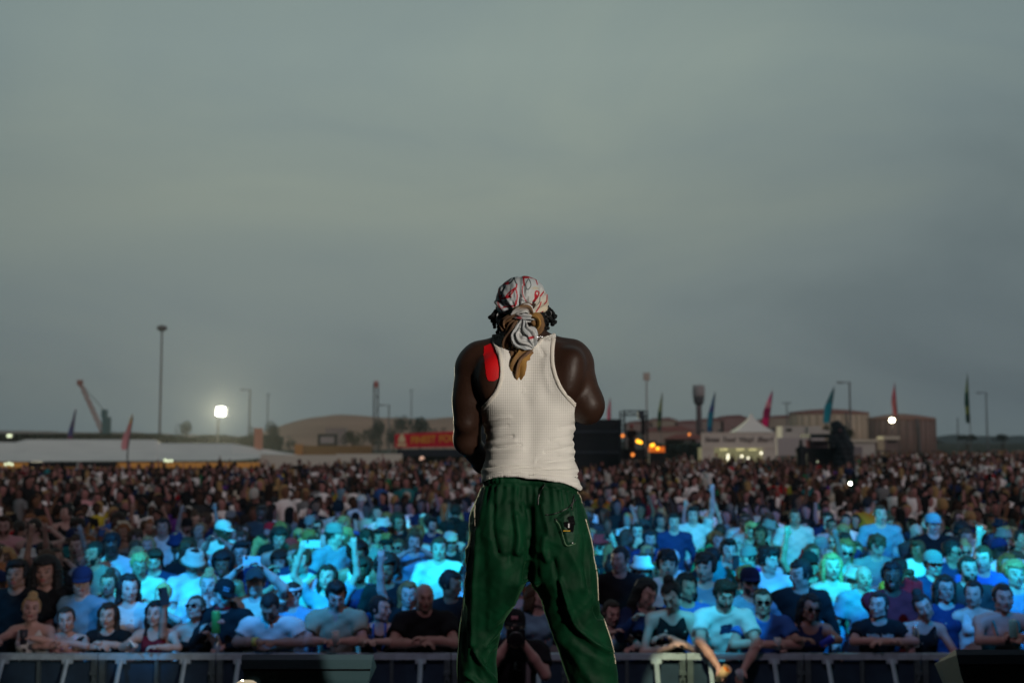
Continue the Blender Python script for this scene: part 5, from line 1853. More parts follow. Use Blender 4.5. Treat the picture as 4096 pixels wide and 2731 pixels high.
# man in the glowing white T-shirt
o, p, s, tb, to = person_front(2872, 2312, FD, dict(sex='m', lean=.34, yaw=.12, pitch=.36, HL=v3(-.10, -.46, 1.02), EL=v3(-.22, -.34, 1.20), HR=v3(.10, -.46, 1.00), ER=v3(.24, -.34, 1.18)), 'white', 'tee', 'tshirt', label="bearded man in glowing white T-shirt with dark box print reaching over the rail", skin=1, hair='side', hc='dark', beard=1, group=G1)
z_ = p.C[2]
print_on(tb, to, [(-.045, z_ - .0), (.07, z_ + .015), (.055, z_ + .085), (-.035, z_ + .07)], "box_print", CL['navy'], .007)
strokes_on(tb, to, [[(-.03, z_ - .04), (.0, z_ - .035)], [(.01, z_ - .035), (.05, z_ - .03)], [(-.01, z_ + .05), (.02, z_ + .053)]], "small_print", CL['lightblue'], .004)
held(o, p, 0, "cup", "cup of amber beer held over the rail by the glowing white T-shirt", "cup", b_cup(mat("cup_clear", (.6, .45, .25), rough=.2), mat("beer", (.75, .22, .02), rough=.3, emis=.12), .15, .042), rotv=(.6, .5, 0))
held(o, p, 1, "cup", "empty clear cup held low beside the amber beer cup", "cup", b_cup(mat("cup_plastic", (.35, .42, .45)), None, .11, .034), rotv=(.4, -.3, 0))
o, p, s, tb, to = person_front(3026, 2346, FD, dict(sex='m', lean=.26, yaw=-.12, pitch=-.02, bulk=1.06, **crossed(.98, .28, hang=True)), 'blue', 'tee', 'tshirt', label="smiling man in round sunglasses and a blue T-shirt with folded arms on the rail", skin=1, hair='crop', hc='dark', eyes='sunglasses', beard=0, group=G1)
held(o, p, 0, "cup", "small clear cup in the hand of the man in round sunglasses", "cup", b_cup(mat("cup_plastic", (.35, .42, .45)), None, .10, .032))
o, p, s, tb, to = person_front(3212, 2372, FD, dict(sex='f', lean=.24, yaw=.12, pitch=.12, roll=.16, **apart(.92, (-.12, .0), (.12, -.01), .22)), 'navy', 'tank', label="tanned woman in wide dark sunglasses and navy vest holding a blue can", skin=3, hair='long', hc='black', eyes='sunglasses', group=G1)
held(o, p, 1, "can", "blue and silver can tipped over the rail by the woman in wide sunglasses", "can", b_can(mat("blue_can", (.03, .05, .45), rough=.3, metal=.3), .13, .033), rotv=(.3, .9, 0))
# lettered T-shirt
o, p, s, tb, to = person_front(3480, 2362, FD, dict(sex='f', lean=.24, yaw=-.62, pitch=-.06, roll=.05, bulk=1.1, **crossed(.94, .27, hang=True)), 'black', 'tee', 'tshirt', label="dark haired woman looking aside in a black T-shirt with white blackletter print", skin=1, hair='pony', hc='black', group=G1)
z_ = p.C[2] + .035
LN = []
rr = random.Random(5)
for x0, n_ in ((-.115, 5), (.012, 5)):
    for i in range(n_):
        x = x0 + i * .021
        LN += [[(x, z_ - .012), (x + .003, z_ + .014), (x - .002, z_ + .034 + rr.uniform(0, .02))], [(x, z_ + .03), (x + .010, z_ + .040), (x + .014, z_ + .015), (x + .016, z_ - .010)]]
    LN += [[(x0 - .006, z_ - .018), (x0 + .05, z_ - .026), (x0 + .10, z_ - .014)]]
strokes_on(tb, to, LN, "blackletter_print", CL['white'], .0028)
# woman with the silver bottle
o, p, s, tb, to = person_front(3655, 2372, FD, dict(sex='f', lean=.22, yaw=-.15, pitch=.12, roll=-.38, HL=v3(-.15, -.24, 1.33), EL=v3(-.16, -.28, 1.14), HR=v3(.0, -.26, 1.16), ER=v3(.26, -.24, 1.16)), 'black', 'tank', label="woman in a black vest tilting her head on a raised hand at the barrier", skin=1, hair='bun', hc='black', group=G1)
held(o, p, 0, "bottle", "silver bottle held beside the cheek of the woman in the black vest", "bottle", b_bottle(SILVER, .20, .030), off=(.03, -.05, -.04))
strap(o, p, [p.N + v3(.10, .0, -.0), p.C + v3(.09, -.10, .12), p.C + v3(.075, -.145, .05)], "shoulder_strap", BAG, .010)
MB().tube([Vector(p.W[1] * (1 - t) + p.E[1] * t) for t in (.02, .12)], .031, 10).build("wristwatch", BAG, o, True)
# woman in the teal top
o, p, s, tb, to = person_front(3968, 2332, FD, dict(sex='f', lean=.22, yaw=-.08, pitch=.02, bulk=1.22, **crossed(.97, .27)), 'teal', 'strapless', 'top', label="woman in a teal strappy top with black watch and crossed arms", skin=1, hair='slick', hc='dark', fat=1.25, group=G1)
for sg in (-1, 1):
    strap(o, p, [p.N + v3(.10 * sg, .03, .0), p.N + v3(.105 * sg, -.07, -.03), p.C + v3(.10 * sg, -.14, .08), p.C + v3(.09 * sg, -.16, .02)], "shoulder_strap", CL['teal'], .011)
MB().tube([Vector(p.W[0] * (1 - t) + p.E[0] * t) for t in (.05, .22)], .034, 10).build("wristwatch", BAG, o, True)
held(o, p, 1, "can", "white and teal can held in the hand of the woman in the teal top", "can", b_can(mat("teal_can", (.2, .5, .5), rough=.3, metal=.2), .15, .033), off=(.02, -.03, .06))
MB().lathe((.0, -.14, 1.08), [(.02, 0), (.09, .01), (.10, .06), (.085, .12), (.03, .15)], 16).build("black_handbag", BAG, o, True)

# photographer in the pit
o, p, s, tb, to = person_front(2058, 2438, 9.75, dict(sex='m', lean=.12, yaw=.0, pitch=.05, bulk=1.1, HL=v3(-.04, -.24, 1.50), EL=v3(-.20, -.20, 1.25), HR=v3(.06, -.25, 1.49), ER=v3(.24, -.18, 1.22)), 'black', 'tee', 'tshirt', label="photographer in a black cap in the pit aiming a camera between the performer's legs", skin=1, hair='short', hat='cap', hatc='black', jeans=1)
o["category"] = "photographer"
cp = [c for c in o.children if c.name.startswith('cap')][0]
MB().box((0, -.085, .072), (.050, .006, .034), Matrix.Rotation(.15, 3, 'X')).build("badge", CL['pink'], cp)
z_ = p.C[2] + .0
strokes_on(tb, to, [[(-.04, z_ - .02), (-.012, z_ - .0), (.0, z_ + .02)], [(.0, z_ + .02), (.006, z_ + .055)], [(.0, z_ + .02), (.03, z_ - .006), (.045, z_ - .0)], [(-.012, z_ + .03), (.002, z_ + .035)], [(.006, z_ + .045), (.020, z_ + .032)]], "emblem_print", CL['white'], .006)
strap(o, p, [p.N + v3(.10, .02, .0), p.C + v3(.11, -.13, .12), p.C + v3(.11, -.15, -.02), p.C + v3(.10, -.14, -.2)], "harness_strap", CL['grey'], .022)
M = o.matrix_basis
cam_e = empty("camera", M @ Vector((.01, -.29, 1.535)), "black camera with a large lens held up to the photographer's face", "camera")
MB().box((0, .03, 0), (.14, .07, .10)).build("body", BLACK, cam_e)
MB().box((0, .03, .06), (.05, .06, .035)).build("viewfinder", BLACK, cam_e)
ln = MB().lathe((0, 0, 0), [(.038, 0), (.042, .03), (.042, .07), (.052, .09), (.056, .14), (.050, .142)], 22)
ln.v = [(x, -z, y) for x, y, z in ln.v]
ln.build("lens", BLACK, cam_e, True)

# ---------------------------------------------------------------- shared bodies for the people behind
PROTO = []
z_ = 1.0
specs = [
    dict(sex='m'), dict(sex='f'), dict(sex='m', yaw=.6, pitch=.1), dict(sex='f', yaw=-.5, pitch=.05),
    dict(sex='m', yaw=.15, pitch=.35, HL=v3(-.05, -.28, 1.18), HR=v3(.06, -.28, 1.20)),
    dict(sex='f', yaw=.2, pitch=.1, HR=v3(.10, -.36, 1.55), HL=v3(-.06, -.34, 1.50)),
    dict(sex='m', yaw=-.1, HR=v3(.26, -.18, 1.95)), dict(sex='f', yaw=-.1, pitch=-.1, HL=v3(-.24, -.15, 1.85), HR=v3(.27, -.12, 1.88)),
    dict(sex='m', yaw=-.35, HL=v3(.12, -.22, 1.22), HR=v3(-.10, -.24, 1.18)), dict(sex='m', bulk=1.15, yaw=.1, HR=v3(.05, -.26, 1.42)),
    dict(sex='f', yaw=.9, roll=.1), dict(sex='m', yaw=-1.0, pitch=.15), dict(sex='f', roll=.2, pitch=.2, HL=v3(-.12, -.30, 1.30)),
    dict(sex='m', HL=v3(-.10, -.32, 1.72), HR=v3(.12, -.32, 1.74), pitch=-.1)]
for i, kw in enumerate(specs):
    p = Pose(lean=.06, **kw)
    V, Q, mi = make_body(p, .0145)
    bm = mesh_np("person_body", V, Q, [SK[0], EYEM, LIP, BROW], mi=mi)
    tops = {}
    kinds = ['tee', 'long'] if kw['sex'] == 'm' else ['tank', 'tee', 'strapless']
    if i in (0, 9): kinds.append('hoodie')
    if i in (4, 8): kinds.append('shirt')
    for k_ in kinds:
        tv, tq = make_top(p, k_, .017, i)
        tops[k_] = mesh_np({'hoodie': 'hoodie', 'tank': 'vest', 'strapless': 'top', 'long': 'long_sleeved_top', 'shirt': 'shirt'}.get(k_, 'tshirt'), tv, tq, [CL['black']])
    PROTO.append((p, bm, tops))
TN = {'hoodie': 'hoodie', 'tank': 'vest', 'strapless': 'top', 'long': 'long_sleeved_top', 'shirt': 'shirt', 'tee': 'tshirt'}
G2 = "people standing in the crowd"


def person_back(px, topy, pi, kind, top, label, hgt=None, D=None, rz=0., mirror=False, **spec):
    p, bm, tops = PROTO[pi]
    if kind not in tops: kind = list(tops)[0]
    if hgt is None: hgt = 1.86 if p.sex == 'm' else 1.76
    if D is None:
        D = max(11.35, (EYE - hgt) * F_PX / (topy - HORIZON))
    extra = .03 if spec.get('hair') in ('afro', 'curly') or spec.get('hat') else .0
    s = (at(px, topy, D).z) / (p.top + extra)
    spec.update(label=label, top=top, topname=TN[kind])
    o = add_person(bm, tops[kind], p, spec, px, D, s, rz, mirror, G2)
    PEOPLE.append((o.location.x, D)); PXD.append((px, topy, D))
    return o, p, s


B_ = person_back
B_(93, 2240, 0, 'tee', 'black', "dark haired man glancing aside behind the blonde woman in the spotted top", skin=3, hair='side', hc='black', jeans=1)
B_(206, 2232, 0, 'tee', 'black', "person with big dark curly hair behind the blonde woman in the spotted top", skin=2, hair='long_curly', hc='black', rz=.1)
o, p, s = B_(352, 2256, 2, 'tee', 'lightblue', "man in a dark cap and pale blue T-shirt behind the lilac vest", skin=0, hair='short', hat='cap', hatc='navy', rz=-.4)
B_(395, 2168, 8, 'long', 'grey', "bearded man with short dark hair behind the man in the dark cap", skin=2, hair='short', hc='black', beard=1)
B_(465, 2132, 4, 'tee', 'white', "dark skinned man in a white T-shirt looking down, beside the bearded man", skin=5, hair='short', hc='black', D=13.9)
B_(326, 2140, 0, 'tee', 'black', "fair man in a black T-shirt behind the bearded man", skin=0, hair='short', hc='brown')
B_(537, 2298, 3, 'tee', 'white', "dark haired woman in a wide white top behind the women with long hair", skin=0, hair='bob', hc='black', hgt=1.74, mirror=True)
B_(455, 2290, 1, 'tank', 'yellow', "person in a yellow vest behind the woman in lilac", skin=2, hair='bun', hc='dark', hgt=1.66)
B_(792, 2186, 4, 'tee', 'white', "person in a cream bucket hat and white shirt leaning over behind the sunglasses woman", skin=0, hair='short', hat='bucket', hatc='cream', rz=.5)
B_(905, 2200, 1, 'tank', 'navy', "person with a dark afro behind the man in the black cap", skin=4, hair='afro', hc='black', hgt=1.8)
B_(975, 2165, 0, 'tee', 'navy', "man in glasses and navy T-shirt behind the person with the afro", skin=1, hair='side', hc='black', eyes='glasses')
o, p, s = B_(1035, 2262, 13, 'tee', 'cream', "person in a wide cap filming over the bowed man in white", skin=0, hair='short', hat='cap', hatc='charcoal')
held(o, p, 1, "phone", "bright silver phone held sideways above the bowed man in white", "phone", b_phone(PHS, True), off=(-.05, -.02, .03))
B_(850, 2290, 9, 'tee', 'white', "person in a bright white T-shirt between the sunglasses woman and the black cap", skin=0, hair='bun', hc='blonde', hgt=1.70)
B_(1180, 2312, 2, 'tee', 'lightblue', "man in sunglasses and a pale headband behind the bowed man in white", skin=0, hair='crop', hat='headband', hatc='white', eyes='sunglasses', mirror=True)
B_(1215, 2195, 8, 'tee', 'white', "man in a white T-shirt behind the khaki shirt, hands clasped", skin=0, hair='short', hc='brown')
o, p, s = B_(1318, 2262, 7, 'tee', 'lightblue', "woman with both arms raised in a pale blue top behind the khaki shirt", skin=0, hair='long', hc='dark', hgt=1.72)
held(o, p, 0, "phone", "phone held sideways by the woman in the pale blue top with raised arms", "phone", b_phone(PHS, True), off=(.10, -.03, .02))
B_(1345, 2085, 2, 'tee', 'lightblue', "tall man in a pale T-shirt and light cap turned aside, behind the raised arms", skin=0, hair='short', hat='beanie', hatc='grey', rz=.8, D=15.2)
B_(1552, 2212, 1, 'tee', 'black', "person with huge black curly hair and black T-shirt behind the lanyard woman", skin=4, hair='afro', hc='black', hgt=1.85)
B_(1640, 2328, 6, 'tee', 'black', "fair haired person with one arm held straight up beside the bald man", skin=1, hair='long', hc='ginger', hgt=1.62, D=11.5, mirror=True)
B_(1808, 2282, 11, 'long', 'black', "dark haired man in black turned away behind the bald man", skin=4, hair='short', hc='black', mirror=True)
B_(1760, 2150, 0, 'tee', 'white', "fair man in a white T-shirt behind the dark haired man in black", skin=0, hair='short', hc='brown')
B_(1660, 2130, 5, 'tee', 'lightblue', "woman lifting a blue phone above the bald man", skin=0, hair='bob', hc='brown', hgt=1.78)
B_(2150, 2330, 10, 'tee', 'lightblue', "person in a mottled pale blue shirt between the performer's legs", skin=0, hair='bob', hc='brown', hgt=1.70)
B_(2175, 2492, 4, 'tee', 'grey', "person bending in a grey cap at the rail behind the photographer", skin=1, hair='short', hat='beanie', hatc='charcoal', D=11.35)
B_(2474, 2184, 2, 'tee', 'black', "man with cropped black hair and black T-shirt behind the pale blue top", skin=2, hair='crop', hc='black', hgt=1.9, mirror=True)
B_(2562, 2206, 1, 'tee', 'cream', "woman in a white bucket hat behind the long black haired woman", skin=1, hair='bob', hc='black', hat='bucket', hatc='white', hgt=1.82)
B_(2660, 2202, 0, 'tee', 'pink', "young man with a floppy black fringe in a pale pink T-shirt", skin=0, hair='fringe', hc='black', hgt=1.9)
B_(2812, 2212, 3, 'tee', 'lightblue', "person with a dark fringe in a pale T-shirt behind the bright white T-shirt", skin=0, hair='fringe', hc='dark', hgt=1.9)
o, p, s = B_(2905, 2158, 9, 'tee', 'teal', "man with a phone at his ear behind the bright white T-shirt", skin=1, hair='quiff', hc='dark')
held(o, p, 1, "phone", "dark phone at the ear of the man in the teal T-shirt", "phone", b_phone(), off=(0, -.02, .03))
B_(2988, 2258, 0, 'tee', 'lightblue', "man in a dark cap and sunglasses behind the smiling man in blue", skin=0, hair='short', hat='cap', hatc='navy', eyes='sunglasses', beard=1)
B_(3062, 2192, 2, 'tee', 'white', "dark haired man in a white T-shirt behind the woman in wide sunglasses", skin=0, hair='side', hc='black')
B_(3185, 2238, 11, 'long', 'black', "big dark haired man in black turned to the side behind the wide sunglasses", skin=2, hair='short', hc='black', hgt=1.92, bulk=1)
B_(3312, 2216, 1, 'strapless', 'lightblue', "woman with long blonde hair behind the lettered T-shirt", skin=0, hair='long', hc='blonde', hgt=1.82)
B_(3490, 2140, 4, 'tee', 'grey', "man with light brown hair looking down, beyond the lettered T-shirt", skin=1, hair='fringe', hc='brown')
B_(3548, 2248, 8, 'long', 'maroon', "dark skinned person in a maroon top between lettered T-shirt and red bucket hat", skin=5, hair='short', hc='black')
B_(3438, 2262, 0, 'tee', 'lightblue', "person in a sky blue T-shirt with one hand on the lettered T-shirt woman's side", skin=1, hair='bald', hc='brown', hgt=1.72)
B_(3622, 2300, 12, 'tee', 'black', "person in a bright red bucket hat behind the head tilting woman", skin=2, hair='bob', hat='bucket', hatc='red', hgt=1.72)
B_(3713, 2192, 0, 'tee', 'navy', "fair man in a pale cap and navy T-shirt behind the red bucket hat", skin=0, hair='short', hat='cap', hatc='grey')
B_(3757, 2302, 1, 'tee', 'navy', "smiling woman in glasses and navy top beside the head tilting woman", skin=1, hair='long', hc='dark', eyes='glasses', hgt=1.72)
B_(3792, 2160, 2, 'tee', 'navy', "dark haired person in small sunglasses behind the pale cap", skin=3, hair='short', hc='black', eyes='sunglasses')
B_(3850, 2224, 0, 'tee', 'charcoal', "bearded man with a pale scarf behind the smiling woman in glasses", skin=1, hair='slick', hc='dark', beard=1)
B_(3908, 2182, 2, 'tee', 'blue', "broad fair man in a blue T-shirt behind the woman in the teal top", skin=0, hair='crop', hc='brown', hgt=1.9, mirror=True)
B_(4035, 2232, 1, 'tee', 'lightblue', "person with pale curly hair beside the woman in the teal top", skin=0, hair='curly', hc='blonde', hgt=1.82)
B_(3868, 2322, 3, 'tank', 'white', "woman in a white vest half hidden behind the teal top", skin=0, hair='slick', hc='black', hgt=1.70)
B_(2765, 2026, 6, 'tee', 'white', "tall young man in a bright white T-shirt with one arm over his head", skin=0, hair='side', hc='dark', hgt=1.93)
B_(2690, 2055, 0, 'long', 'navy', "man in navy behind the tall young man with his arm up", skin=1, hair='short', hc='black')
B_(3170, 2035, 0, 'tee', 'white', "cropped haired man in white T-shirt far behind the smiling man in blue", skin=2, hair='crop', hc='dark', D=19)
B_(3510, 2020, 0, 'tee', 'lightblue', "cyan lit man in a pale blue T-shirt below the orange jacket", skin=0, hair='crop', hc='brown', D=18)
B_(3472, 1990, 11, 'long', 'orange', "person in a bright orange jacket in the middle of the crowd", skin=2, hair='short', hc='black', D=22, rz=2.6)
B_(3718, 2045, 0, 'long', 'black', "man in a pale cap and black top behind the small sunglasses", skin=0, hair='short', hat='cap', hatc='lightblue', D=16.6)
B_(2430, 1945, 9, 'tee', 'orange', "person in an orange shirt with lime sleeves near the performer's hip", skin=2, hair='short', hc='black', D=27)
B_(1450, 1975, 0, 'tee', 'white', "man in a cream beanie and white shirt in the middle of the crowd", skin=1, hair='short', hat='beanie', hatc='cream', D=24)
HAND_PLACED = len(PEOPLE)

# ---------------------------------------------------------------- the next rows, one object per person
FRONT = [(167, "the spotted white top"), (312, "the lilac vest"), (468, "the black loose top"), (652, "the dark red top"), (800, "the strapless sunglasses woman"), (918, "the black hoodie"),
         (1115, "the bowed man in white"), (1363, "the khaki shirt"), (1532, "the lanyard woman"), (1707, "the bald man"), (2058, "the performer's hips"), (2440, "the pale blue top"), (2574, "the navy jacket"),
         (2668, "the bowed sleek haired woman"), (2872, "the bright white T-shirt"), (3026, "the round sunglasses man"), (3212, "the wide sunglasses woman"), (3480, "the blackletter T-shirt"), (3655, "the silver bottle"), (3968, "the teal top")]
ORD = ["first", "second", "third", "fourth", "fifth", "sixth", "seventh", "eighth", "ninth", "tenth", "eleventh", "twelfth", "thirteenth", "fourteenth", "fifteenth", "sixteenth", "seventeenth"]
HL_ = {'short': 'short hair', 'fringe': 'a fringe', 'crop': 'cropped hair', 'quiff': 'a quiff', 'side': 'swept hair', 'long': 'long hair', 'bob': 'a bob', 'pony': 'a ponytail', 'bun': 'a bun', 'slick': 'tied hair', 'braids': 'braids',
       'afro': 'an afro', 'curly': 'curly hair', 'long_curly': 'long curls', 'bald': 'a bald head'}
KN = {'tee': 'T-shirt', 'tank': 'vest', 'long': 'long sleeves', 'hoodie': 'hoodie', 'strapless': 'strapless top', 'shirt': 'shirt'}
CN = dict(black='black', white='white', grey='grey', navy='navy', red='red', teal='teal', khaki='khaki', pink='pink', green='green', blue='blue', brown='brown', cream='cream', maroon='maroon', charcoal='charcoal', yellow='yellow', purple='purple', lightblue='pale blue', lime='lime')
cols = ['black'] * 26 + ['charcoal'] * 8 + ['white'] * 15 + ['navy'] * 9 + ['grey'] * 5 + ['cream'] * 3 + ['red', 'red', 'maroon', 'pink', 'teal', 'green', 'blue', 'lightblue', 'lightblue', 'brown', 'khaki', 'yellow', 'purple']
used = set()
D = 11.45
row = 1
target = 300
LIM = 0
while D < 23 and len(PEOPLE) < target:
    row = int((D - 10.98) / .62 + 1.5)
    span = 4096 / F_PX * D
    nper = int(span / (.50 + .012 * (D - 11)))
    offs = RNG.uniform(0, .5)
    for i in range(nper):
        if len(PEOPLE) >= target: break
        px = (i + offs + RNG.uniform(-.28, .28)) / nper * 4200 - 50
        d = D + RNG.uniform(-.2, .2)
        x = at(px, 1752, d).x
        if any((x - a) ** 2 + (d - b) ** 2 < .40 ** 2 for a, b in PEOPLE): continue
        hgt = RNG.gauss(1.72, .075)
        topy = HORIZON + (EYE - hgt) * F_PX / d
        if 1850 < px < 2380 and topy < 2100 and px < 2330 and px > 1880: continue     # nobody can be seen behind the performer
        if any(b > d and abs(px - a) < 62 and topy < ty + 135 for a, ty, b in PXD[:HAND_PLACED]): continue
        pi = RNG.choice([0, 0, 0, 1, 1, 2, 3, 4, 5, 8, 9, 10, 11, 12, 4, 2] if RNG.random() < .93 else [6, 7, 13])
        p = PROTO[pi][0]
        kind = RNG.choice(list(PROTO[pi][2]))
        if kind == 'strapless' and RNG.random() < .6: kind = 'tank'
        hs = RNG.choice(['short', 'short', 'crop', 'side', 'quiff', 'fringe', 'curly', 'bald', 'short'] if p.sex == 'm' else ['long', 'long', 'pony', 'bun', 'bob', 'slick', 'long_curly', 'braids', 'long', 'afro'])
        hc = RNG.choice(['black', 'black', 'dark', 'dark', 'brown', 'brown', 'blonde', 'ginger'])
        if hs == 'bald': hc = 'brown'
        fr = min(FRONT, key=lambda t_: abs(t_[0] - px))
        for tries in range(60):
            colr = RNG.choice(cols)
            hat = RNG.choice([None] * 8 + ['cap', 'cap', 'bucket', 'beanie'])
            hatc = RNG.choice(['black', 'white', 'navy', 'cream', 'red', 'grey'])
            eyes = RNG.choice([None] * 6 + ['sunglasses', 'sunglasses', 'glasses']) if tries < 20 else None
            if hat:
                hd = "%s %s" % (hatc, {'bucket': 'bucket hat', 'cap': 'cap', 'beanie': 'beanie'}[hat])
            else:
                hd = "%s%s" % ('' if hs == 'bald' else hc.replace('dark', 'dark brown') + ' ', HL_[hs].replace('a ', '').replace('an ', ''))
            lab = "%s %s, %s%s, %s row behind %s" % (CN[colr], KN[kind], hd, ', ' + eyes if eyes else '', ORD[min(row, 16)], fr[1])
            if lab not in used and len(lab.split()) <= 16: break
            if tries > 30: eyes = None; hat = None
            if tries > 20: hc = RNG.choice(['black', 'dark', 'brown', 'blonde', 'ginger'])
        used.add(lab)
        sk = RNG.choice([0, 0, 1, 1, 1, 2, 2, 3, 3, 4, 5])
        o, p, s = person_back(px, topy, pi, kind, colr, lab[0].upper() * 0 + lab, D=d, rz=RNG.gauss(0, .22) if RNG.random() < .9 else RNG.uniform(2.4, 3.8), mirror=RNG.random() < .5,
                              skin=sk, hair=hs, hc=hc, hat=hat, hatc=hatc, eyes=eyes, beard=(p.sex == 'm' and RNG.random() < .25), jeans=RNG.random() < .6, shoes=RNG.random() < 2)
    D += .60
LAST_D = D
print("people built one by one", len(PEOPLE), "up to", round(D, 1), "m")

# ---------------------------------------------------------------- the rest of the crowd, nobody could count it
def loft_np(rings, m, cap=True):
    """rings: (centre, rx, ry)"""
    V = []; th = np.linspace(0, 2 * PI, m, endpoint=False)
    for c, rx, ry in rings:
        V.append(np.stack([c[0] + rx * np.cos(th), c[1] + ry * np.sin(th), np.full(m, c[2])], 1))
    V = np.concatenate(V); n = len(rings)
    idx = np.arange(n * m).reshape(n, m)
    Q = np.stack([idx[:-1], np.roll(idx[:-1], -1, 1), np.roll(idx[1:], -1, 1), idx[1:]], -1).reshape(-1, 4)
    return V, Q


def limb_np(pts, r, m):
    V = []; th = np.linspace(0, 2 * PI, m, endpoint=False)
    pts = [np.array(p, float) for p in pts]
    for i, p in enumerate(pts):
        t_ = pts[min(i + 1, len(pts) - 1)] - pts[max(i - 1, 0)]; t_ /= np.linalg.norm(t_)
        a = np.cross(t_, [0, 1, 0.01]); a /= np.linalg.norm(a); b = np.cross(t_, a)
        V.append(p + (np.cos(th)[:, None] * a + np.sin(th)[:, None] * b) * r[i])
    V = np.concatenate(V); n = len(pts)
    idx = np.arange(n * m).reshape(n, m)
    Q = np.stack([idx[:-1], np.roll(idx[:-1], -1, 1), np.roll(idx[1:], -1, 1), idx[1:]], -1).reshape(-1, 4)[:, ::-1]
    return V, Q


def far_person(var, fine):
    m = 8 if fine else 6
    parts = []
    up = var % 5 == 3; bent = var % 3 == 1; lady = var % 2
    sw = .17 if lady else .20
    hz_ = 1.60
    parts.append((0, *loft_np([((0, .01, hz_ - .22), .05, .055), ((0, -.012, hz_ - .125), .035, .045), ((0, -.015, hz_ - .08), .058, .070), ((0, -.005, hz_), .074, .088), ((0, .0, hz_ + .06), .064, .078), ((0, 0, hz_ + .105), .02, .03)] if fine else
                              [((0, .0, hz_ - .2), .05, .05), ((0, -.012, hz_ - .10), .05, .06), ((0, 0, hz_), .074, .088), ((0, 0, hz_ + .10), .03, .04)], m)))
    hl_ = -.34 if lady else -.06
    parts.append((2, *loft_np([((0, .055, hz_ + hl_), .09 if lady else .06, .045), ((0, .045, hz_ - .02), .086, .066), ((0, .022, hz_ + .055), .080, .088), ((0, .008, hz_ + .095), .062, .078), ((0, .008, hz_ + .122), .02, .03)] if fine else
                              [((0, .05, hz_ + hl_), .085, .05), ((0, .03, hz_ + .045), .084, .080), ((0, .01, hz_ + .12), .03, .04)], m)))
    parts.append((1, *loft_np([((0, 0, .80), .15, .11), ((0, 0, 1.08), .135, .10), ((0, 0, 1.30), sw * .93, .115), ((0, 0, 1.41), sw * 1.02, .085), ((0, 0, 1.46), .06, .055)] if fine else
                              [((0, 0, .95), .15, .11), ((0, 0, 1.30), sw, .11), ((0, 0, 1.42), sw, .08), ((0, 0, 1.47), .05, .05)], m)))
    for sg in (-1, 1):
        S = (sw * sg, 0, 1.40)
        if up and sg > 0:
            P = [S, (sw * 1.3 * sg, -.1, 1.60), (sw * .9 * sg, -.15, 1.86)]
        elif bent:
            P = [S, (sw * 1.35 * sg, -.06, 1.15), (sw * .2 * sg, -.26, 1.22 if sg < 0 else 1.34)]
        else:
            P = [S, (sw * 1.3 * sg, .02, 1.13), (sw * 1.35 * sg, -.08, .9)]
        V1, Q1 = limb_np([P[0], tuple(np.array(P[0]) * .4 + np.array(P[1]) * .6)], [.058, .056], 5 if fine else 4)
        parts.append((1, V1, Q1))
        V1, Q1 = limb_np([tuple(np.array(P[0]) * .45 + np.array(P[1]) * .55), P[1], P[2]], [.042, .038, .028], 5 if fine else 4)
        parts.append((0, V1, Q1))
    parts.append((3, *loft_np([((0, 0, .0), .13, .10), ((0, 0, .92), .155, .115)], m)))
    Vs, Qs, R_ = [], [], []
    n = 0
    for r_, V, Q in parts:
        Vs.append(V); Qs.append(Q + n); R_.append(np.full(len(V), r_)); n += len(V)
    return np.concatenate(Vs), np.concatenate(Qs), np.concatenate(R_)


def edge_D(px):
    return np.interp(px, [-200, 1000, 1090, 2300, 3100, 3300, 3600, 4300], [60, 63, 74, 82, 86, 98, 122, 128])


pts = []
d = LAST_D + .1
while d < 130:
    step = .86 + .010 * (d - 20)
    span = 4400 / F_PX * d
    n = int(span / (.72 + .005 * (d - 20)))
    i = np.arange(n)
    px = (i + NR.uniform(-.4, .4, n)) / n * 4400 - 150
    dd = d + NR.uniform(-.35, .35, n)
    keep = dd < edge_D(px)
    pts.append(np.stack([px[keep], dd[keep]], 1))
    d += step
d = 11.5
while d < LAST_D:                        # the stretch the performer stands in front of
    i = np.arange(int(560 / F_PX * d / .52))
    px = 1880 + (i + NR.uniform(-.2, .2, len(i))) / max(len(i), 1) * 500
    keep = ~((px > 2070) & (px < 2240) & (d < 13.5)) & (px > 1885) & (px < 2330)
    pts.append(np.stack([px[keep], np.full(keep.sum(), d)], 1))
    d += .62
d = 11.1
while d < 60:                            # the crowd goes on past both edges of the view
    for a_, b_ in ((-1000, -60 if d < LAST_D else -150), (4160 if d < LAST_D else 4250, 5100)):
        n = int((b_ - a_) / F_PX * d / (.60 + .008 * max(0, d - 20)))
        px = a_ + (np.arange(n) + .5 + NR.uniform(-.3, .3, n)) / n * (b_ - a_)
        pts.append(np.stack([px, d + NR.uniform(-.2, .2, n)], 1))
    d += .66 + .010 * max(0, d - 20)
pts = np.concatenate(pts)
print("crowd mass", len(pts))
shirts = np.array([SH_C[c] if c != 'white' else (.78, .74, .74) for c in cols + ['white'] * 18 + ['cream'] * 2 + ['black'] * 22 + ['navy'] * 4 + ['green', 'pink', 'blue', 'teal', 'teal']])
skins = np.array([(.34, .17, .155), (.28, .13, .12), (.20, .10, .085), (.13, .065, .055), (.31, .15, .14), (.15, .075, .045), (.055, .03, .021)])
hairs = np.array([HR_C[k] for k in ('black', 'black', 'black', 'black', 'dark', 'dark', 'dark', 'brown', 'blonde')] + [(.4, .39, .36)])
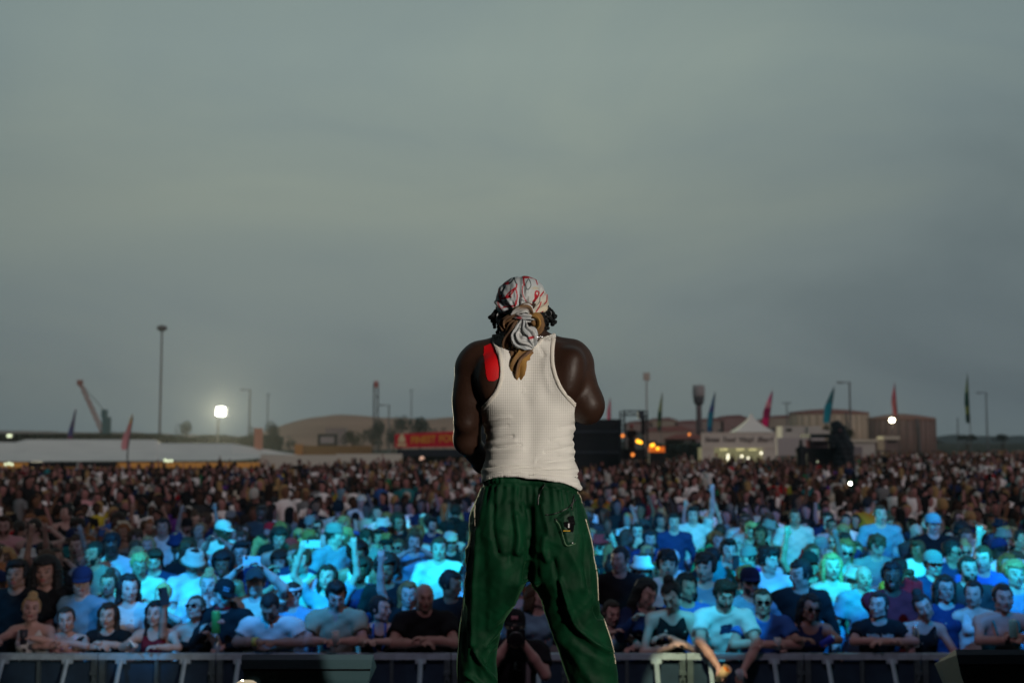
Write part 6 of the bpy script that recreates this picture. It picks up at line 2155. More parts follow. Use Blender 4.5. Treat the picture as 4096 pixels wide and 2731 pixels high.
for lod, (lo, hi) in enumerate(((0, 42), (42, 200))):
    sel = pts[(pts[:, 1] >= lo) & (pts[:, 1] < hi)]
    VV, QQ, CC = [], [], []
    n0 = 0
    var = NR.integers(0, 10, len(sel))
    for k in range(10):
        V, Q, R_ = far_person(k, lod == 0)
        ss = sel[var == k]; m = len(ss)
        if not m: continue
        X = (ss[:, 0] - 2048) / F_PX * ss[:, 1]
        sc_ = NR.normal(.985, .065, m); rz = NR.normal(0, .7, m); back_ = NR.random(m) < .30; rz[back_] += PI
        bulk = NR.uniform(.92, 1.15, m)
        c, s_ = np.cos(rz)[:, None], np.sin(rz)[:, None]
        vx, vy, vz = V[:, 0][None] * bulk[:, None], V[:, 1][None], V[:, 2][None]
        leanx = NR.normal(0, .04, m)[:, None]
        vx = vx + leanx * (vz - .9)
        W = np.stack([(vx * c - vy * s_) * sc_[:, None] + X[:, None], (vx * s_ + vy * c) * sc_[:, None] + ss[:, 1][:, None], vz * sc_[:, None] + ground_z(X, ss[:, 1])[:, None] + 0 * vx], -1)
        colr = np.stack([skins[NR.integers(0, len(skins), m)], shirts[NR.integers(0, len(shirts), m)], hairs[NR.integers(0, len(hairs), m)], np.tile([.02, .03, .05], (m, 1))], 1)
        CC.append(colr[:, R_].reshape(-1, 3)); VV.append(W.reshape(-1, 3))
        QQ.append((Q[None] + (np.arange(m) * len(V))[:, None, None]).reshape(-1, 4) + n0)
        n0 += m * len(V)
    MASS = mat("crowd_cloth_and_skin", (.3, .3, .3), rough=.9, spec=.15, attr="tint")
    obj("crowd", mesh_np("crowd", np.concatenate(VV), np.concatenate(QQ), [MASS], colors=np.concatenate(CC)), kind="stuff",
        label=("dense crowd of festival goers in the middle distance" if lod == 0 else "far dense crowd of festival goers reaching to the tents"), cat="crowd")

# ================================================================ beyond the crowd
def mbat(px, py, D): return at(px, py, D)


def gz(D, px): return float(ground_z((px - 2048) / F_PX * D, D))


M_CANVAS = mat("white_canvas", (.74, .71, .66), rough=.8, vary=.06, vscale=.6, bump=.1, bscale=3)
M_TENTIN = mat("lit_tent_lining", (.45, .22, .06), rough=.9, emis=.10, emcol=(1, .45, .1))  # warm light under the eaves put into the lining's colour and emission
M_POLE = mat("grey_pole", (.10, .105, .115), rough=.7)
M_LAMP = mat("lit_floodlight", (1, 1, 1), emis=40, emcol=(1, .97, .80))
M_BULB = mat("lit_bulb", (1, 1, 1), emis=1.1, emcol=(.86, 1, .60))
M_AMB = mat("amber_bulb", (1, .6, .1), emis=3.2, emcol=(1, .42, .02))
M_ORG = mat("orange_bulb", (1, .3, .05), emis=1.2, emcol=(1, .28, .05))
M_SAND = mat("sand_heap", (.36, .225, .155), rough=.95, vary=.15, vscale=.05, bump=.3, bscale=.4)
M_EARTH = mat("pink_earth_bank", (.24, .19, .165), rough=.95, vary=.1, vscale=.02)
M_HEDGE = mat("dark_hedge", (.012, .030, .028), rough=.95, vary=.4, vscale=.3)
M_LEAF = mat("tree_leaf", (.022, .045, .038), rough=.9, vary=.5, vscale=.25)
M_LEAF2 = mat("olive_tree_leaf", (.030, .042, .020), rough=.9, vary=.5, vscale=.25)
M_BARK = mat("bark", (.05, .04, .03), rough=.95)
M_DARK = mat("dark_structure", (.006, .010, .013), rough=.7)
M_DARK2 = mat("dark_blue_rail", (.03, .045, .06), rough=.6)
BULB_ME = {}


def bulb(px, py, D, m, r, label, parent=None, cat="lamp", group=None):
    key = (m.name, r)
    if key not in BULB_ME:
        BULB_ME[key] = MB().lathe((0, 0, 0), [(r * .2, -r), (r * .8, -r * .6), (r, 0), (r * .8, r * .6), (r * .2, r)], 12).mesh("lamp_bulb", m, True)
    p = at(px, py, D)
    if parent is not None:
        return obj("bulb", BULB_ME[key], parent, loc=p - parent.location)
    return obj("lamp", BULB_ME[key], None, label, cat, group, None, p)


# --- long bank and tree line on the far left, hedge, sand hill
def ridge(name, m, prof, D, depth, kind="structure", z0=None, **kw):
    """a long heap of ground whose crest follows prof (px, py)"""
    vs, fs = [], []
    prof = catmull(prof, 6)
    for p in prof:
        t = at(p[0], p[1], D)
        x = t.x
        for k, (dy, fz) in enumerate(((-depth, 0), (-depth * .55, .42), (-depth * .2, .85), (0, 1), (depth * .5, .6), (depth, 0))):
            zb = -1.2
            w_ = .12 * math.sin(x * .3 + k) * (0 < k < 5) * (D / 400)
            vs.append((x * (1 + dy / D * .0), D + dy, zb + (t.z - zb) * fz + w_))
    n = len(prof)
    for i in range(n - 1):
        for k in range(5):
            a = i * 6 + k
            fs.append((a, a + 6, a + 7, a + 1))
    return MB().add(vs, fs).build(name, m, None, True, kind=kind, **kw)


ridge("hills", M_EARTH, [(-300, 1722), (100, 1722), (300, 1728), (500, 1727), (620, 1733), (760, 1738), (900, 1742), (1100, 1748)], 900, 120)
ridge("hills", M_SAND, [(1040, 1742), (1120, 1702), (1220, 1676), (1300, 1662), (1345, 1657), (1400, 1660), (1480, 1664), (1560, 1670), (1700, 1674), (1850, 1668), (2050, 1680), (2200, 1700), (2350, 1730)], 520, 90)
ridge("hills", mat("far_bank", (.05, .075, .08), rough=1), [(3700, 1752), (3760, 1742), (3850, 1738), (3950, 1744), (4100, 1742), (4300, 1742)], 800, 60)

LEAF_N = 0


def leaf_cloud(c, r, n, size, seed, m, name, parent):
    rg = np.random.default_rng(seed)
    c = np.array(c, float); r = np.array(r, float)
    nb = 9
    bc = rg.normal(0, .42, (nb, 3)).clip(-.8, .8); bc[:, 2] = bc[:, 2] * .8 + .1
    br = rg.uniform(.35, .6, nb)
    k = rg.integers(0, nb, n)
    d = rg.normal(0, 1, (n, 3)); d /= np.linalg.norm(d, axis=1)[:, None]
    P = c + r * (bc[k] + d * (br[k] * rg.uniform(.55, 1.0, n) ** .5)[:, None])
    a = rg.normal(0, 1, (n, 3)); a /= np.linalg.norm(a, axis=1)[:, None]
    b = np.cross(a, rg.normal(0, 1, (n, 3))); b /= np.linalg.norm(b, axis=1)[:, None]
    s = size * rg.uniform(.6, 1.4, n)[:, None]
    V = np.stack([P - a * s, P - b * s * .6, P + a * s, P + b * s * .6], 1).reshape(-1, 3)
    Q = np.arange(n * 4).reshape(n, 4)
    return obj(name, mesh_np(name, V, Q, [m], smooth=False), parent)


def tree(px, pytop, pybot, wpx, D, label, m=M_LEAF, n=900, seed=0, group="trees behind the festival site"):
    t, b = at(px, pytop, D), at(px, pybot, D)
    g_ = -1.0
    e = empty("tree", (t.x, D, g_), label, "tree", group)
    h = t.z - g_
    w_ = wpx / F_PX * D / 2
    ch = (t.z - b.z) / 2
    MB().tube([(0, 0, 0), (.1, 0, h * .35), (0, .1, h * .75)], [w_ * .10, w_ * .07, w_ * .03], 7).build("trunk", M_BARK, e)
    for k in range(4):
        an = k * 1.7 + seed
        MB().tube([(0, 0, h * .4), (math.cos(an) * w_ * .3, math.sin(an) * w_ * .3, h * .6), (math.cos(an) * w_ * .55, math.sin(an) * w_ * .5, h * .8)], [w_ * .05, w_ * .035, w_ * .015], 5).build("limb", M_BARK, e)
    leaf_cloud((0, 0, (t.z + b.z) / 2 - g_), (w_, w_, ch), n, w_ * .085, seed, m, "crown", e)
    return e


tree(747, 1676, 1760, 60, 330, "rounded grey green tree just left of the blazing floodlight", seed=1)
tree(1098, 1690, 1775, 78, 260, "broad dark tree left of the sand heap beside the tall pale sign", seed=2)
tree(1158, 1748, 1800, 46, 230, "small dark bush in front of the left foot of the sand heap", seed=3)
tree(1008, 1710, 1790, 46, 260, "dark slim tree behind the tall pale sign", seed=4)
tree(1412, 1710, 1788, 88, 230, "olive green tree in front of the middle of the sand heap", M_LEAF2, seed=5)
tree(1492, 1704, 1790, 84, 235, "near black tree at the right of the olive green tree", seed=6)
tree(1520, 1660, 1760, 74, 330, "tall tree below the lattice mast", seed=7)
tree(1606, 1656, 1745, 76, 330, "tallest dark tree above the logo end of the red sign", seed=8)
tree(1680, 1672, 1760, 110, 335, "wide dark tree above the middle of the red sign", seed=9)
tree(1575, 1700, 1790, 70, 300, "grey tree behind the end of the red sign", seed=10)
tree(1742, 1708, 1735, 24, 240, "small round bush above the red sign", seed=11, n=300)
tree(1776, 1704, 1733, 26, 240, "small round bush beside the performer's elbow", seed=12, n=300)
tree(3310, 1700, 1745, 60, 130, "dark green bushy top beside the tall black hooded figure", M_LEAF2, seed=13)
tree(3400, 1712, 1755, 50, 130, "dark green bush on the far side of the tall black hooded figure", M_LEAF2, seed=14)
tree(3868, 1738, 1765, 70, 240, "low dark bush below the green flag", seed=15)
tree(4010, 1735, 1765, 60, 240, "low dark bush near the frame edge beyond the crowd", seed=16)
# dark hedge: thousands of leaves in one belt
rg = np.random.default_rng(5)
for (x0, x1, yt0, yt1, D, n, lb) in ((-150, 640, 1733, 1764, 170, 9000, "long dark conifer hedge behind the white marquee"), (620, 1120, 1738, 1800, 180, 7000, "dark hedge between the floodlight and the sand heap"),
                                      (2640, 2830, 1770, 1835, 120, 3000, "dark low shrubs beside the white pagoda tent")):
    a, b = at(x0, yt0, D), at(x1, yt1, D)
    zt = at(0, yt0, D).z; zb_ = -1
    P = np.stack([rg.uniform(a.x, b.x, n), D + rg.uniform(-2, 2, n), zb_ + (zt - zb_) * rg.uniform(0, 1, n) ** .6 * (1 - .10 * np.sin(rg.uniform(0, 1, n) * 0))], 1)
    P[:, 2] -= (P[:, 2] - zb_) * .12 * (np.sin(P[:, 0] * .9) * .5 + .5) * (x0 > 0)
    aa = rg.normal(0, 1, (n, 3)); aa /= np.linalg.norm(aa, axis=1)[:, None]
    bb = np.cross(aa, rg.normal(0, 1, (n, 3))); bb /= np.linalg.norm(bb, axis=1)[:, None]
    s = .38
    V = np.stack([P - aa * s, P - bb * s, P + aa * s, P + bb * s], 1).reshape(-1, 3)
    V[:, 2] = np.minimum(V[:, 2], zt)
    obj("hedge", mesh_np("hedge", V, np.arange(n * 4).reshape(n, 4), [M_HEDGE], smooth=False), label=lb, cat="hedge", kind="stuff")

# --- the long white marquee on the left
Dm = 76
e = empty("marquee", (at(400, 1752, Dm).x, Dm, -.9), "long low white marquee with a warm lit edge across the left side", "marquee tent")
O = e.location
segs = [(-260, 1768), (-100, 1766), (60, 1768), (105, 1757), (620, 1758), (640, 1772), (930, 1773)]
vs, fs = [], []
for i, (px, py) in enumerate(segs):
    t = at(px, py, Dm + 7) - O
    ev = at(px, 1847 - (px + 260) * .006, Dm) - O
    zc_ = ev.z
    vs += [(ev.x, 0, ev.z), ((ev.x * .5 + t.x * .5), 3.6, (ev.z + t.z) / 2 - .12), (t.x, 7, t.z), (t.x, 14, ev.z)]
t = at(1040, 1832, Dm) - O
vs += [(t.x, 0, t.z), (t.x - .6, 3.6, t.z + .1), (t.x - 1.5, 7, t.z + .15), (t.x, 14, t.z)]
for i in range(len(segs)):
    for k in range(3):
        a = i * 4 + k
        fs.append((a, a + 4, a + 5, a + 1))
MB().add(vs, fs).build("roof", M_CANVAS, e)
x0, x1 = (at(-260, 1752, Dm) - O).x, (at(1040, 1752, Dm) - O).x
zE = at(400, 1846, Dm).z - O.z
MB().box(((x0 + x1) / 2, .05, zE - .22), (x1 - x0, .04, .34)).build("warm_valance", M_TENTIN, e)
n = 27
for i in range(n + 1):
    x = x0 + (x1 - x0) * i / n
    MB().cyl((x, .1, 0), (x, .1, zE), .05, n=6).build("pole", M_POLE, e)
MB().box(((x0 + x1) / 2, 3.5, (zE - .5) / 2), (x1 - x0, .05, zE - .5)).build("inner_wall", mat("tent_wall", (.10, .05, .02), rough=.9), e)
for px, py in ((22, 1856), (36, 1853), (48, 1857), (660, 1840), (672, 1843), (686, 1842)):
    bulb(px, py, Dm - .6, M_BULB, .085, "", e)
# dark trestle tops in front of the marquee
e2 = empty("bar_counter", tuple(at(290, 1870, Dm - 1)), "dark bar counter under the edge of the white marquee", "bar counter")
e2.location.z = -.9
MB().box((0, 0, at(290, 1848, 75).z + .75), (5.2, .6, .3)).build("counter", M_DARK, e2)
MB().box((0, 0, .55), (5.0, .5, 1.1)).build("front", M_DARK, e2)
e2 = empty("cabin", (at(62, 1752, 120).x, 120, -1), "low dark cabin roof showing above the white marquee", "cabin")
zt = at(62, 1757, 120).z
MB().box((0, 0, (zt + 1) / 2), (4.4, 3, zt + 1)).build("wall", M_DARK, e2)
zl_ = at(62, 1742, 119).z
MB().box((0, -1.5, zl_ + 1), (.42, .1, .28)).build("lamp", M_BULB, e2)

# --- masts, lamps, crane
def post(px, pytop, D, r, label, name="lamp_post", cat="lamp post", head=None, base=-1.0, group=None, m=M_POLE, pxb=None):
    t = at(px, pytop, D)
    b = at(pxb if pxb else px, 1752, D)
    e = empty(name, (t.x, D, base), label, cat, group)
    h = t.z - base
    MB().cyl((0, 0, 0), (0, 0, h), r, r * .7, 8).build("pole", m, e)
    if head == 'arm':
        MB().box((-.9, 0, h + .1), (2.4, .3, .16)).build("arm", m, e)
        MB().box((-1.8, 0, h + .1), (1.1, .45, .3)).build("lamp_head", m, e)
    elif head == 'crown':
        MB().lathe((0, 0, h), [(.3, -.5), (.8, -.15), (.85, .15), (.5, .35), (.2, .45)], 12).build("lamp_crown", m, e)
    elif head == 'box':
        MB().box((0, 0, h - .6), (1.1, .6, 1.3)).build("lamp_head", mat("pale_lamp_head", (.42, .36, .33), rough=.7), e)
    elif head == 'T':
        MB().box((0, 0, h), (1.9, .2, .2)).build("arm", m, e)
    return e


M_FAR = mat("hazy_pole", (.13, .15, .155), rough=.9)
post(648, 1312, 190, .20, "tall floodlight mast with a round crown of unlit lamps over the marquee", head='crown', name="light_mast", cat="light mast", m=mat("mast_paint", (.085, .085, .105), rough=.7))
g_ = "faint distant lamp posts"
post(1000, 1560, 300, .26, "faint lamp post with an arm between the blazing floodlight and the sand heap", head='arm', m=M_FAR)
post(1072, 1578, 420, .22, "very faint distant lamp post above the broad dark tree", head='T', m=M_FAR)
post(1646, 1560, 420, .20, "very faint lamp post above the red sign", head='T', m=M_FAR)
post(1556, 1622, 300, .22, "short lamp post with an arm just beside the lattice mast", head='arm', m=M_FAR)
post(2586, 1492, 210, .16, "pale lamp post with a boxy head above the black frame", head='box', m=mat("pale_pole", (.28, .25, .25), rough=.8))
post(3147, 1612, 260, .16, "faint double lamp post above the white truck", head='T', m=M_FAR)
post(3398, 1532, 230, .22, "curved arm lamp post in front of the pale storage tank", head='arm')
post(3944, 1572, 300, .22, "faint lamp post between the green flag and the frame edge", head='arm', m=M_FAR)
post(3830, 1670, 320, .2, "short faint post near the foot of the green flag", m=M_FAR)
e = post(3568, 1680, 150, .07, "short lamp post with a glaring lamp in front of the brown tank", m=mat("pale_pole", (.28, .25, .25)))
MB().lathe((0, 0, at(3568, 1680, 150).z + 1), [(.05, -.24), (.24, -.14), (.28, 0), (.24, .14), (.05, .24)], 14, 1.15, 1).build("lamp_bulb", mat("lit_lamp", (1, 1, 1), emis=26, emcol=(1, .90, .62)), e, True)
pl_ = bpy.data.lights.new("tank_lamp", 'POINT'); pl_.energy = 5200; pl_.color = (1, .78, .42); pl_.shadow_soft_size = .3
po = bpy.data.objects.new("tank_lamp", pl_); COL.objects.link(po); po.location = at(3568, 1680, 150.8)
# blazing floodlight
e = post(873, 1660, 150, .16, "floodlight mast with four blazing lamps over the marquee roof", name="floodlight", cat="floodlight")
for dx in (-.27, .27):
    for dz in (-.27, .26):
        c = at(883, 1645, 150) - e.location
        MB().lathe((c.x + dx, 0, c.z + dz), [(.08, -.24), (.21, -.14), (.25, 0), (.21, .14), (.08, .24)], 12).build("lamp", M_LAMP, e, True)
MB().box((at(883, 1645, 150).x - e.location.x, .4, at(883, 1645, 150).z - e.location.z), (1.6, .3, 1.3)).build("lamp_frame", M_POLE, e)
pl_ = bpy.data.lights.new("floodlight_beam", 'SPOT'); pl_.spot_size = math.radians(176); pl_.spot_blend = .3; pl_.energy = 110000; pl_.color = (1, .9, .6); pl_.shadow_soft_size = .6
po = bpy.data.objects.new("floodlight_beam", pl_); COL.objects.link(po); po.location = at(883, 1645, 149.3); po.rotation_euler = (-PI / 2, 0, 0)
# lattice mast
Dl = 400
b, t = at(1503, 1700, Dl), at(1503, 1530, Dl)
e = empty("lattice_mast", (b.x, Dl, -1), "grey lattice mast with a red top above the trees", "lattice mast")
mb = MB(); H_ = t.z + 1; w_ = .7
for sx_ in (-1, 1):
    for sy_ in (-1, 1): mb.cyl((sx_ * w_, sy_ * w_, 0), (sx_ * w_, sy_ * w_, H_), .16, n=5)
k = 0
while k * 2.2 < H_ - 2:
    z = k * 2.2; s_ = 1 if k % 2 else -1
    mb.cyl((-w_ * s_, -w_, z), (w_ * s_, -w_, z + 2.2), .11, n=4); mb.cyl((-w_, -w_ * s_, z), (-w_, w_ * s_, z + 2.2), .11, n=4); mb.box((0, -w_, z), (2 * w_, .2, .2)); k += 1
mb.build("lattice", mat("mast_grey", (.07, .08, .10), rough=.8), e)
MB().lathe((0, 0, H_ - 1.6), [(.9, 0), (.9, 1.6), (.3, 2.2)], 10).build("red_top", mat("red_paint", (.42, .10, .09), rough=.7), e)
# crane with a long jib
Dc = 420
a, b = at(415, 1738, Dc), at(320, 1530, Dc)
e = empty("crane", (a.x, Dc, -1), "mobile crane with a long red jib leaning away over the hedge", "crane")
A_, B2 = a - e.location, b - e.location
mb = MB(); d_ = (B2 - A_)
for o_ in (-.45, .45):
    mb.cyl(A_ + Vector((o_ * 1.4, 0, 0)), B2 + Vector((o_, 0, 0)), .26, n=5)
for k in range(16):
    p0 = A_ + d_ * (k / 16); p1 = A_ + d_ * ((k + 1) / 16); s_ = 1 if k % 2 else -1
    mb.cyl(p0 + Vector((-.9 * s_, 0, 0)), p1 + Vector((.9 * s_, 0, 0)), .2, n=4)
mb.box(B2, (1.8, 1, 1.8))
mb.build("jib", mat("red_jib", (.26, .085, .07), rough=.8), e)
c = at(426, 1700, Dc) - e.location
MB().box(c, (2.4, 2.4, 5.5)).box((c.x, 0, c.z - 5), (3.6, 3, 5)).box((c.x - .8, 0, c.z + 4), (1.6, 2, 2.6)).build("cab", mat("teal_cab", (.02, .10, .12), rough=.6), e)
MB().box((c.x - 1, 0, 1.4), (9, 4, 2.8)).build("carrier", M_DARK, e)
MB().cyl(c + Vector((0, 0, 4)), B2, .10, n=4).build("cable", M_DARK, e)

# --- feather flags
def flag(px, pytop, pybot, wpx, D, cols_, label, lean=0.0, base=-1.0):
    t, b = at(px, pytop, D), at(px, pybot, D)
    e = empty("feather_flag", (t.x, D, base), label, "feather flag", "feather flags around the site")
    h = t.z - base; hb = b.z - base
    w_ = wpx / F_PX * D * .82
    MB().tube([(w_ * .35, 0, 0), (w_ * .35, 0, hb), (w_ * .35 + lean, 0, h - .3), (w_ * .2 + lean, 0, h)], [.05, .045, .03, .02], 6).build("pole", M_POLE, e)
    n = len(cols_)
    bounds = [0] + [c_[1] for c_ in cols_]
    for i, (c_, _) in enumerate(cols_):
        vs, fs = [], []
        for k in range(7):
            f_ = bounds[i] + (bounds[i + 1] - bounds[i]) * k / 6
            z = h - (h - hb) * f_
            wid = w_ * min(1, .10 + 1.5 * f_ ** .9) * (1 if f_ < .92 else 1 - (f_ - .92) * 3)
            xr = w_ * .35 + lean * (1 - f_)
            for j in range(5):
                xx = xr - wid * j / 4
                vs.append((xx, .10 * math.sin(j * 1.3 + f_ * 7) * (j > 0), z - .02 * j))
        for k in range(6):
            for j in range(4):
                a_ = k * 5 + j; fs.append((a_, a_ + 1, a_ + 6, a_ + 5))
        n0 = len(vs); vs2 = vs + [(x, y + .02, z) for x, y, z in vs]
        MB().add(vs2, fs + [tuple(q + n0 for q in reversed(f_)) for f_ in fs]).build("cloth", mat("flag_%s" % "_".join("%02d" % int(v * 99) for v in c_), c_, rough=.8), e, True)
    return e


flag(286, 1632, 1768, 24, 130, [((.07, .06, .16), .55), ((.04, .05, .20), .8), ((.12, .03, .10), 1)], "purple and blue feather flag behind the marquee near the crane", lean=.3)
flag(505, 1655, 1795, 32, 72, [((.60, .40, .14), .25), ((.60, .26, .22), .45), ((.66, .32, .34), 1)], "yellow tipped pink feather flag standing in front of the marquee roof", lean=.25, base=-.9)
flag(2437, 1590, 1685, 17, 150, [((.62, .10, .18), 1)], "slim pink feather flag above the black screen scaffold")
flag(2637, 1568, 1722, 20, 140, [((.13, .17, .07), .5), ((.008, .06, .03), .75), ((.14, .17, .06), .88), ((.02, .05, .04), 1)], "olive and dark green feather flag right of the black frame", lean=.2)
flag(2838, 1565, 1728, 27, 130, [((.03, .10, .20), .35), ((.03, .05, .20), .5), ((.01, .20, .30), .85), ((.01, .10, .22), 1)], "blue feather flag left of the pagoda tent peak", lean=.4)
flag(3062, 1560, 1705, 34, 120, [((.50, .08, .22), .3), ((.60, .20, .26), .48), ((.30, .01, .09), .75), ((.62, .005, .13), 1)], "magenta feather flag behind the pagoda tent peak", lean=.45)
flag(3306, 1545, 1690, 36, 118, [((.02, .13, .16), .45), ((.0, .24, .32), 1)], "teal blue feather flag beside the tall black hooded figure", lean=.5)
flag(3580, 1530, 1660, 24, 130, [((.45, .09, .13), .5), ((.55, .16, .15), 1)], "pink feather flag over the brown storage tank", lean=-.2)
flag(3868, 1492, 1690, 22, 130, [((.12, .19, .10), .38), ((.004, .06, .04), .66), ((.14, .20, .05), .82), ((.01, .05, .04), 1)], "tall green and black feather flag standing alone near the frame edge", lean=-.1)

# --- tall pale sign by the marquee
e = empty("tall_sign", (at(1034, 1752, 85).x, 85, -.5), "tall narrow pale orange sign standing behind the marquee's end", "sign")
t, b = at(1034, 1712, 85), at(1034, 1795, 85)
MB().box((0, 0, (t.z + b.z) / 2 + .5), (.58, .12, t.z - b.z)).build("board", mat("pale_orange", (.52, .30, .21), rough=.7), e)
MB().cyl((-.2, 0, 0), (-.2, 0, b.z + .5), .04, n=6).build("leg", M_POLE, e); MB().cyl((.2, 0, 0), (.2, 0, b.z + .5), .04, n=6).build("leg", M_POLE, e)
# portable sign boards in front of the sand heap
e = empty("billboard", (at(1310, 1752, 180).x, 180, -1), "dark framed pale billboard in front of the sand heap", "billboard")
t, b = at(1310, 1740, 180), at(1310, 1778, 180)
MB().box((0, 0, (t.z + b.z) / 2 + 1), (2.9, .2, t.z - b.z + .4)).build("frame", M_DARK, e)
MB().box((0, -.12, (t.z + b.z) / 2 + 1), (2.0, .08, .95)).build("panel", mat("pale_panel", (.30, .27, .28), rough=.7), e)
for sx_ in (-1.1, 1.1): MB().box((sx_, 0, .6), (.4, .3, b.z + 1.2)).build("leg", M_DARK, e)
e = empty("kiosk", (at(1198, 1752, 150).x, 150, -1), "small orange kiosk at the foot of the sand heap", "kiosk")
t = at(1198, 1776, 150)
MB().box((0, 0, (t.z + 1) / 2), (1.0, 1, t.z + 1)).build("body", mat("orange_panel", (.26, .10, .02), rough=.7), e)
e = empty("building", (at(1345, 1752, 420).x, 420, -1), "pale grey shed on the slope of the sand heap", "shed")
MB().box((0, 0, (at(0, 1712, 420).z + 1) / 2), (7, 4, at(0, 1712, 420).z + 1)).build("wall", mat("pale_shed", (.26, .21, .20), rough=.8), e)
e = empty("yellow_fence", (at(1340, 1752, 150).x, 150, -1), "low ochre hoarding along the foot of the sand heap", "hoarding")
MB().box((0, 0, (at(0, 1782, 150).z + 1) / 2), (9, .2, at(0, 1782, 150).z + 1)).build("board", mat("ochre_board", (.16, .085, .03), rough=.8), e)
# --- white hoarding panels
zt, zb_ = at(0, 1819, 80).z, at(0, 1834, 80).z
wp = MB().box((0, 0, zt / 2), (.92, .08, zt)).mesh("panel", mat("white_hoarding", (.60, .58, .50), rough=.7))
fr = MB().cyl((0, 0, 0), (0, 0, zt), .04, n=6).mesh("post", M_POLE)
for k in range(29):
    px = 1050 + k * 19
    e = empty("hoarding_panel", (at(px, 1752, 80).x, 80, 0), None, "hoarding", "white hoarding panels in a row between the marquee and the red sign")
    e["label"] = "low white hoarding panel in the row between marquee and red sign"
    p_ = obj("panel", wp, e); p_.scale = ((.66 if k < 17 else .98), 1, 1 + (.04 if k >= 17 else 0))
    obj("post", fr, e, loc=(.5 * 19 / F_PX * 80 * 2 - .02, 0, 0))

# --- the red food stall
Dr = 84
e = empty("food_stall", (at(1720, 1752, Dr).x, Dr, 0), "red food stall sign with yellow lettering above a dark serving awning", "food stall")
O = e.location
REDS = mat("red_sign", (.50, .006, .025), rough=.5)
A_, B2 = at(1580, 1736, Dr) - O, at(1880, 1721, Dr) - O
C_, D2 = at(1580, 1790, Dr) - O, at(1880, 1785, Dr) - O
MB().prism([(A_.x, A_.z), (B2.x, B2.z), (D2.x, D2.z), (C_.x, C_.z)], -.1, .1).build("sign_board", REDS, e)
c = at(1608, 1756, Dr) - O
MB().lathe((c.x, -.16, c.z - .2), [(.0, -.05), (.25, .0), (.22, .32), (.1, .42), (.12, .5), (.03, .6)], 12, 1, .2).box((c.x, -.13, c.z - .38), (.62, .04, .18)).build("emblem", mat("cream_emblem", (.60, .48, .30), rough=.6), e)
MB().box(((A_.x + B2.x) / 2, .6, C_.z - .35), (B2.x - A_.x - .4, 1.4, .5)).build("awning", mat("navy_awning", (.012, .018, .03), rough=.8), e)
MB().box(((A_.x + B2.x) / 2, 1.4, C_.z / 2 - .3), (B2.x - A_.x - .4, .3, C_.z)).build("body", M_DARK, e)
for x in (C_.x + .25, D2.x - .3): MB().box((x, 0, C_.z / 2), (.12, .12, C_.z)).build("post", M_DARK, e)


def text(body, parent, loc, size, m, width=None, shear=0, name="lettering", bold=.0, rot_=0):
    cu = bpy.data.curves.new("txt", 'FONT')
    cu.body = body; cu.size = size; cu.extrude = .02; cu.shear = shear; cu.align_x = 'CENTER'; cu.offset = bold
    to = bpy.data.objects.new("tmp", cu); COL.objects.link(to)
    dg = bpy.context.evaluated_depsgraph_get()
    me = bpy.data.meshes.new_from_object(to.evaluated_get(dg))
    bpy.data.objects.remove(to)
    me.name = name
    me.materials.clear(); me.materials.append(m)
    w_ = max(v.co.x for v in me.vertices) - min(v.co.x for v in me.vertices)
    o = obj(name, me, parent, loc=loc, rot=(PI / 2, rot_, 0))
    if width: o.scale = (width / w_, 1, 1)
    return o


YL = mat("yellow_lettering", (.62, .26, .03), rough=.5)
p0 = at(1694, 1770, Dr) - O
text("FINEST", e, (p0.x, -.14, p0.z), .66, YL, 98 / F_PX * Dr, bold=.02, rot_=-.045)
p0 = at(1806, 1765, Dr) - O
text("FOOD", e, (p0.x, -.14, p0.z), .66, YL, 96 / F_PX * Dr, bold=.02, rot_=-.045)
bulb(1688, 1834, 80, mat("peach_bulb", (1, .6, .4), emis=.55, emcol=(1, .6, .45)), .16, "round peach coloured lamp below the red sign")

# --- black screen scaffold and frame
Ds = 62
e = empty("screen_scaffold", (at(2380, 1752, Ds).x, Ds, 0), "big black covered scaffold box beside the performer's elbow", "scaffold")
O = e.location
a, b = at(1905, 1676, Ds) - O, at(2486, 1676, Ds) - O
zt = a.z
MB().box(((a.x + b.x) / 2, 1.2, zt / 2), (b.x - a.x, 2.4, zt)).build("cover", mat("black_tarpaulin", (.006, .012, .017), rough=.7, bump=.2, bscale=2), e)
for py in (1726, 1808):
    z = at(2380, py, Ds).z
    MB().box(((a.x + b.x) / 2, -.03, z), (b.x - a.x, .06, .10)).build("rail", M_DARK2, e)
for px in (2478, 2484):
    x = (at(px, 1752, Ds) - O).x; MB().cyl((x, -.05, 0), (x, -.05, zt), .04, n=6).build("upright", M_DARK2, e)
e = empty("truss_frame", (at(2535, 1752, 60).x, 60, 0), "open black truss portal with a platform beside the scaffold box", "truss")
O = e.location
l_, r_ = (at(2490, 1752, 60) - O).x, (at(2582, 1752, 60) - O).x
zt = at(2535, 1643, 60).z
mb = MB()
for (x0, z0, x1, z1) in ((l_, 0, l_, zt), (r_, 0, r_, zt), (l_, zt, r_, zt)):
    for o_ in (-.10, .10):
        for y_ in (-.10, .10):
            if x0 == x1: mb.cyl((x0 + o_, y_, z0), (x1 + o_, y_, z1), .03, n=5)
            else: mb.cyl((x0, y_, z0 + o_ - .1), (x1, y_, z1 + o_ - .1), .03, n=5)
for k in range(int(zt / .22)):
    s_ = 1 if k % 2 else -1
    for x in (l_, r_): mb.cyl((x - .1 * s_, -.1, k * .22), (x + .1 * s_, -.1, k * .22 + .22), .018, n=4)
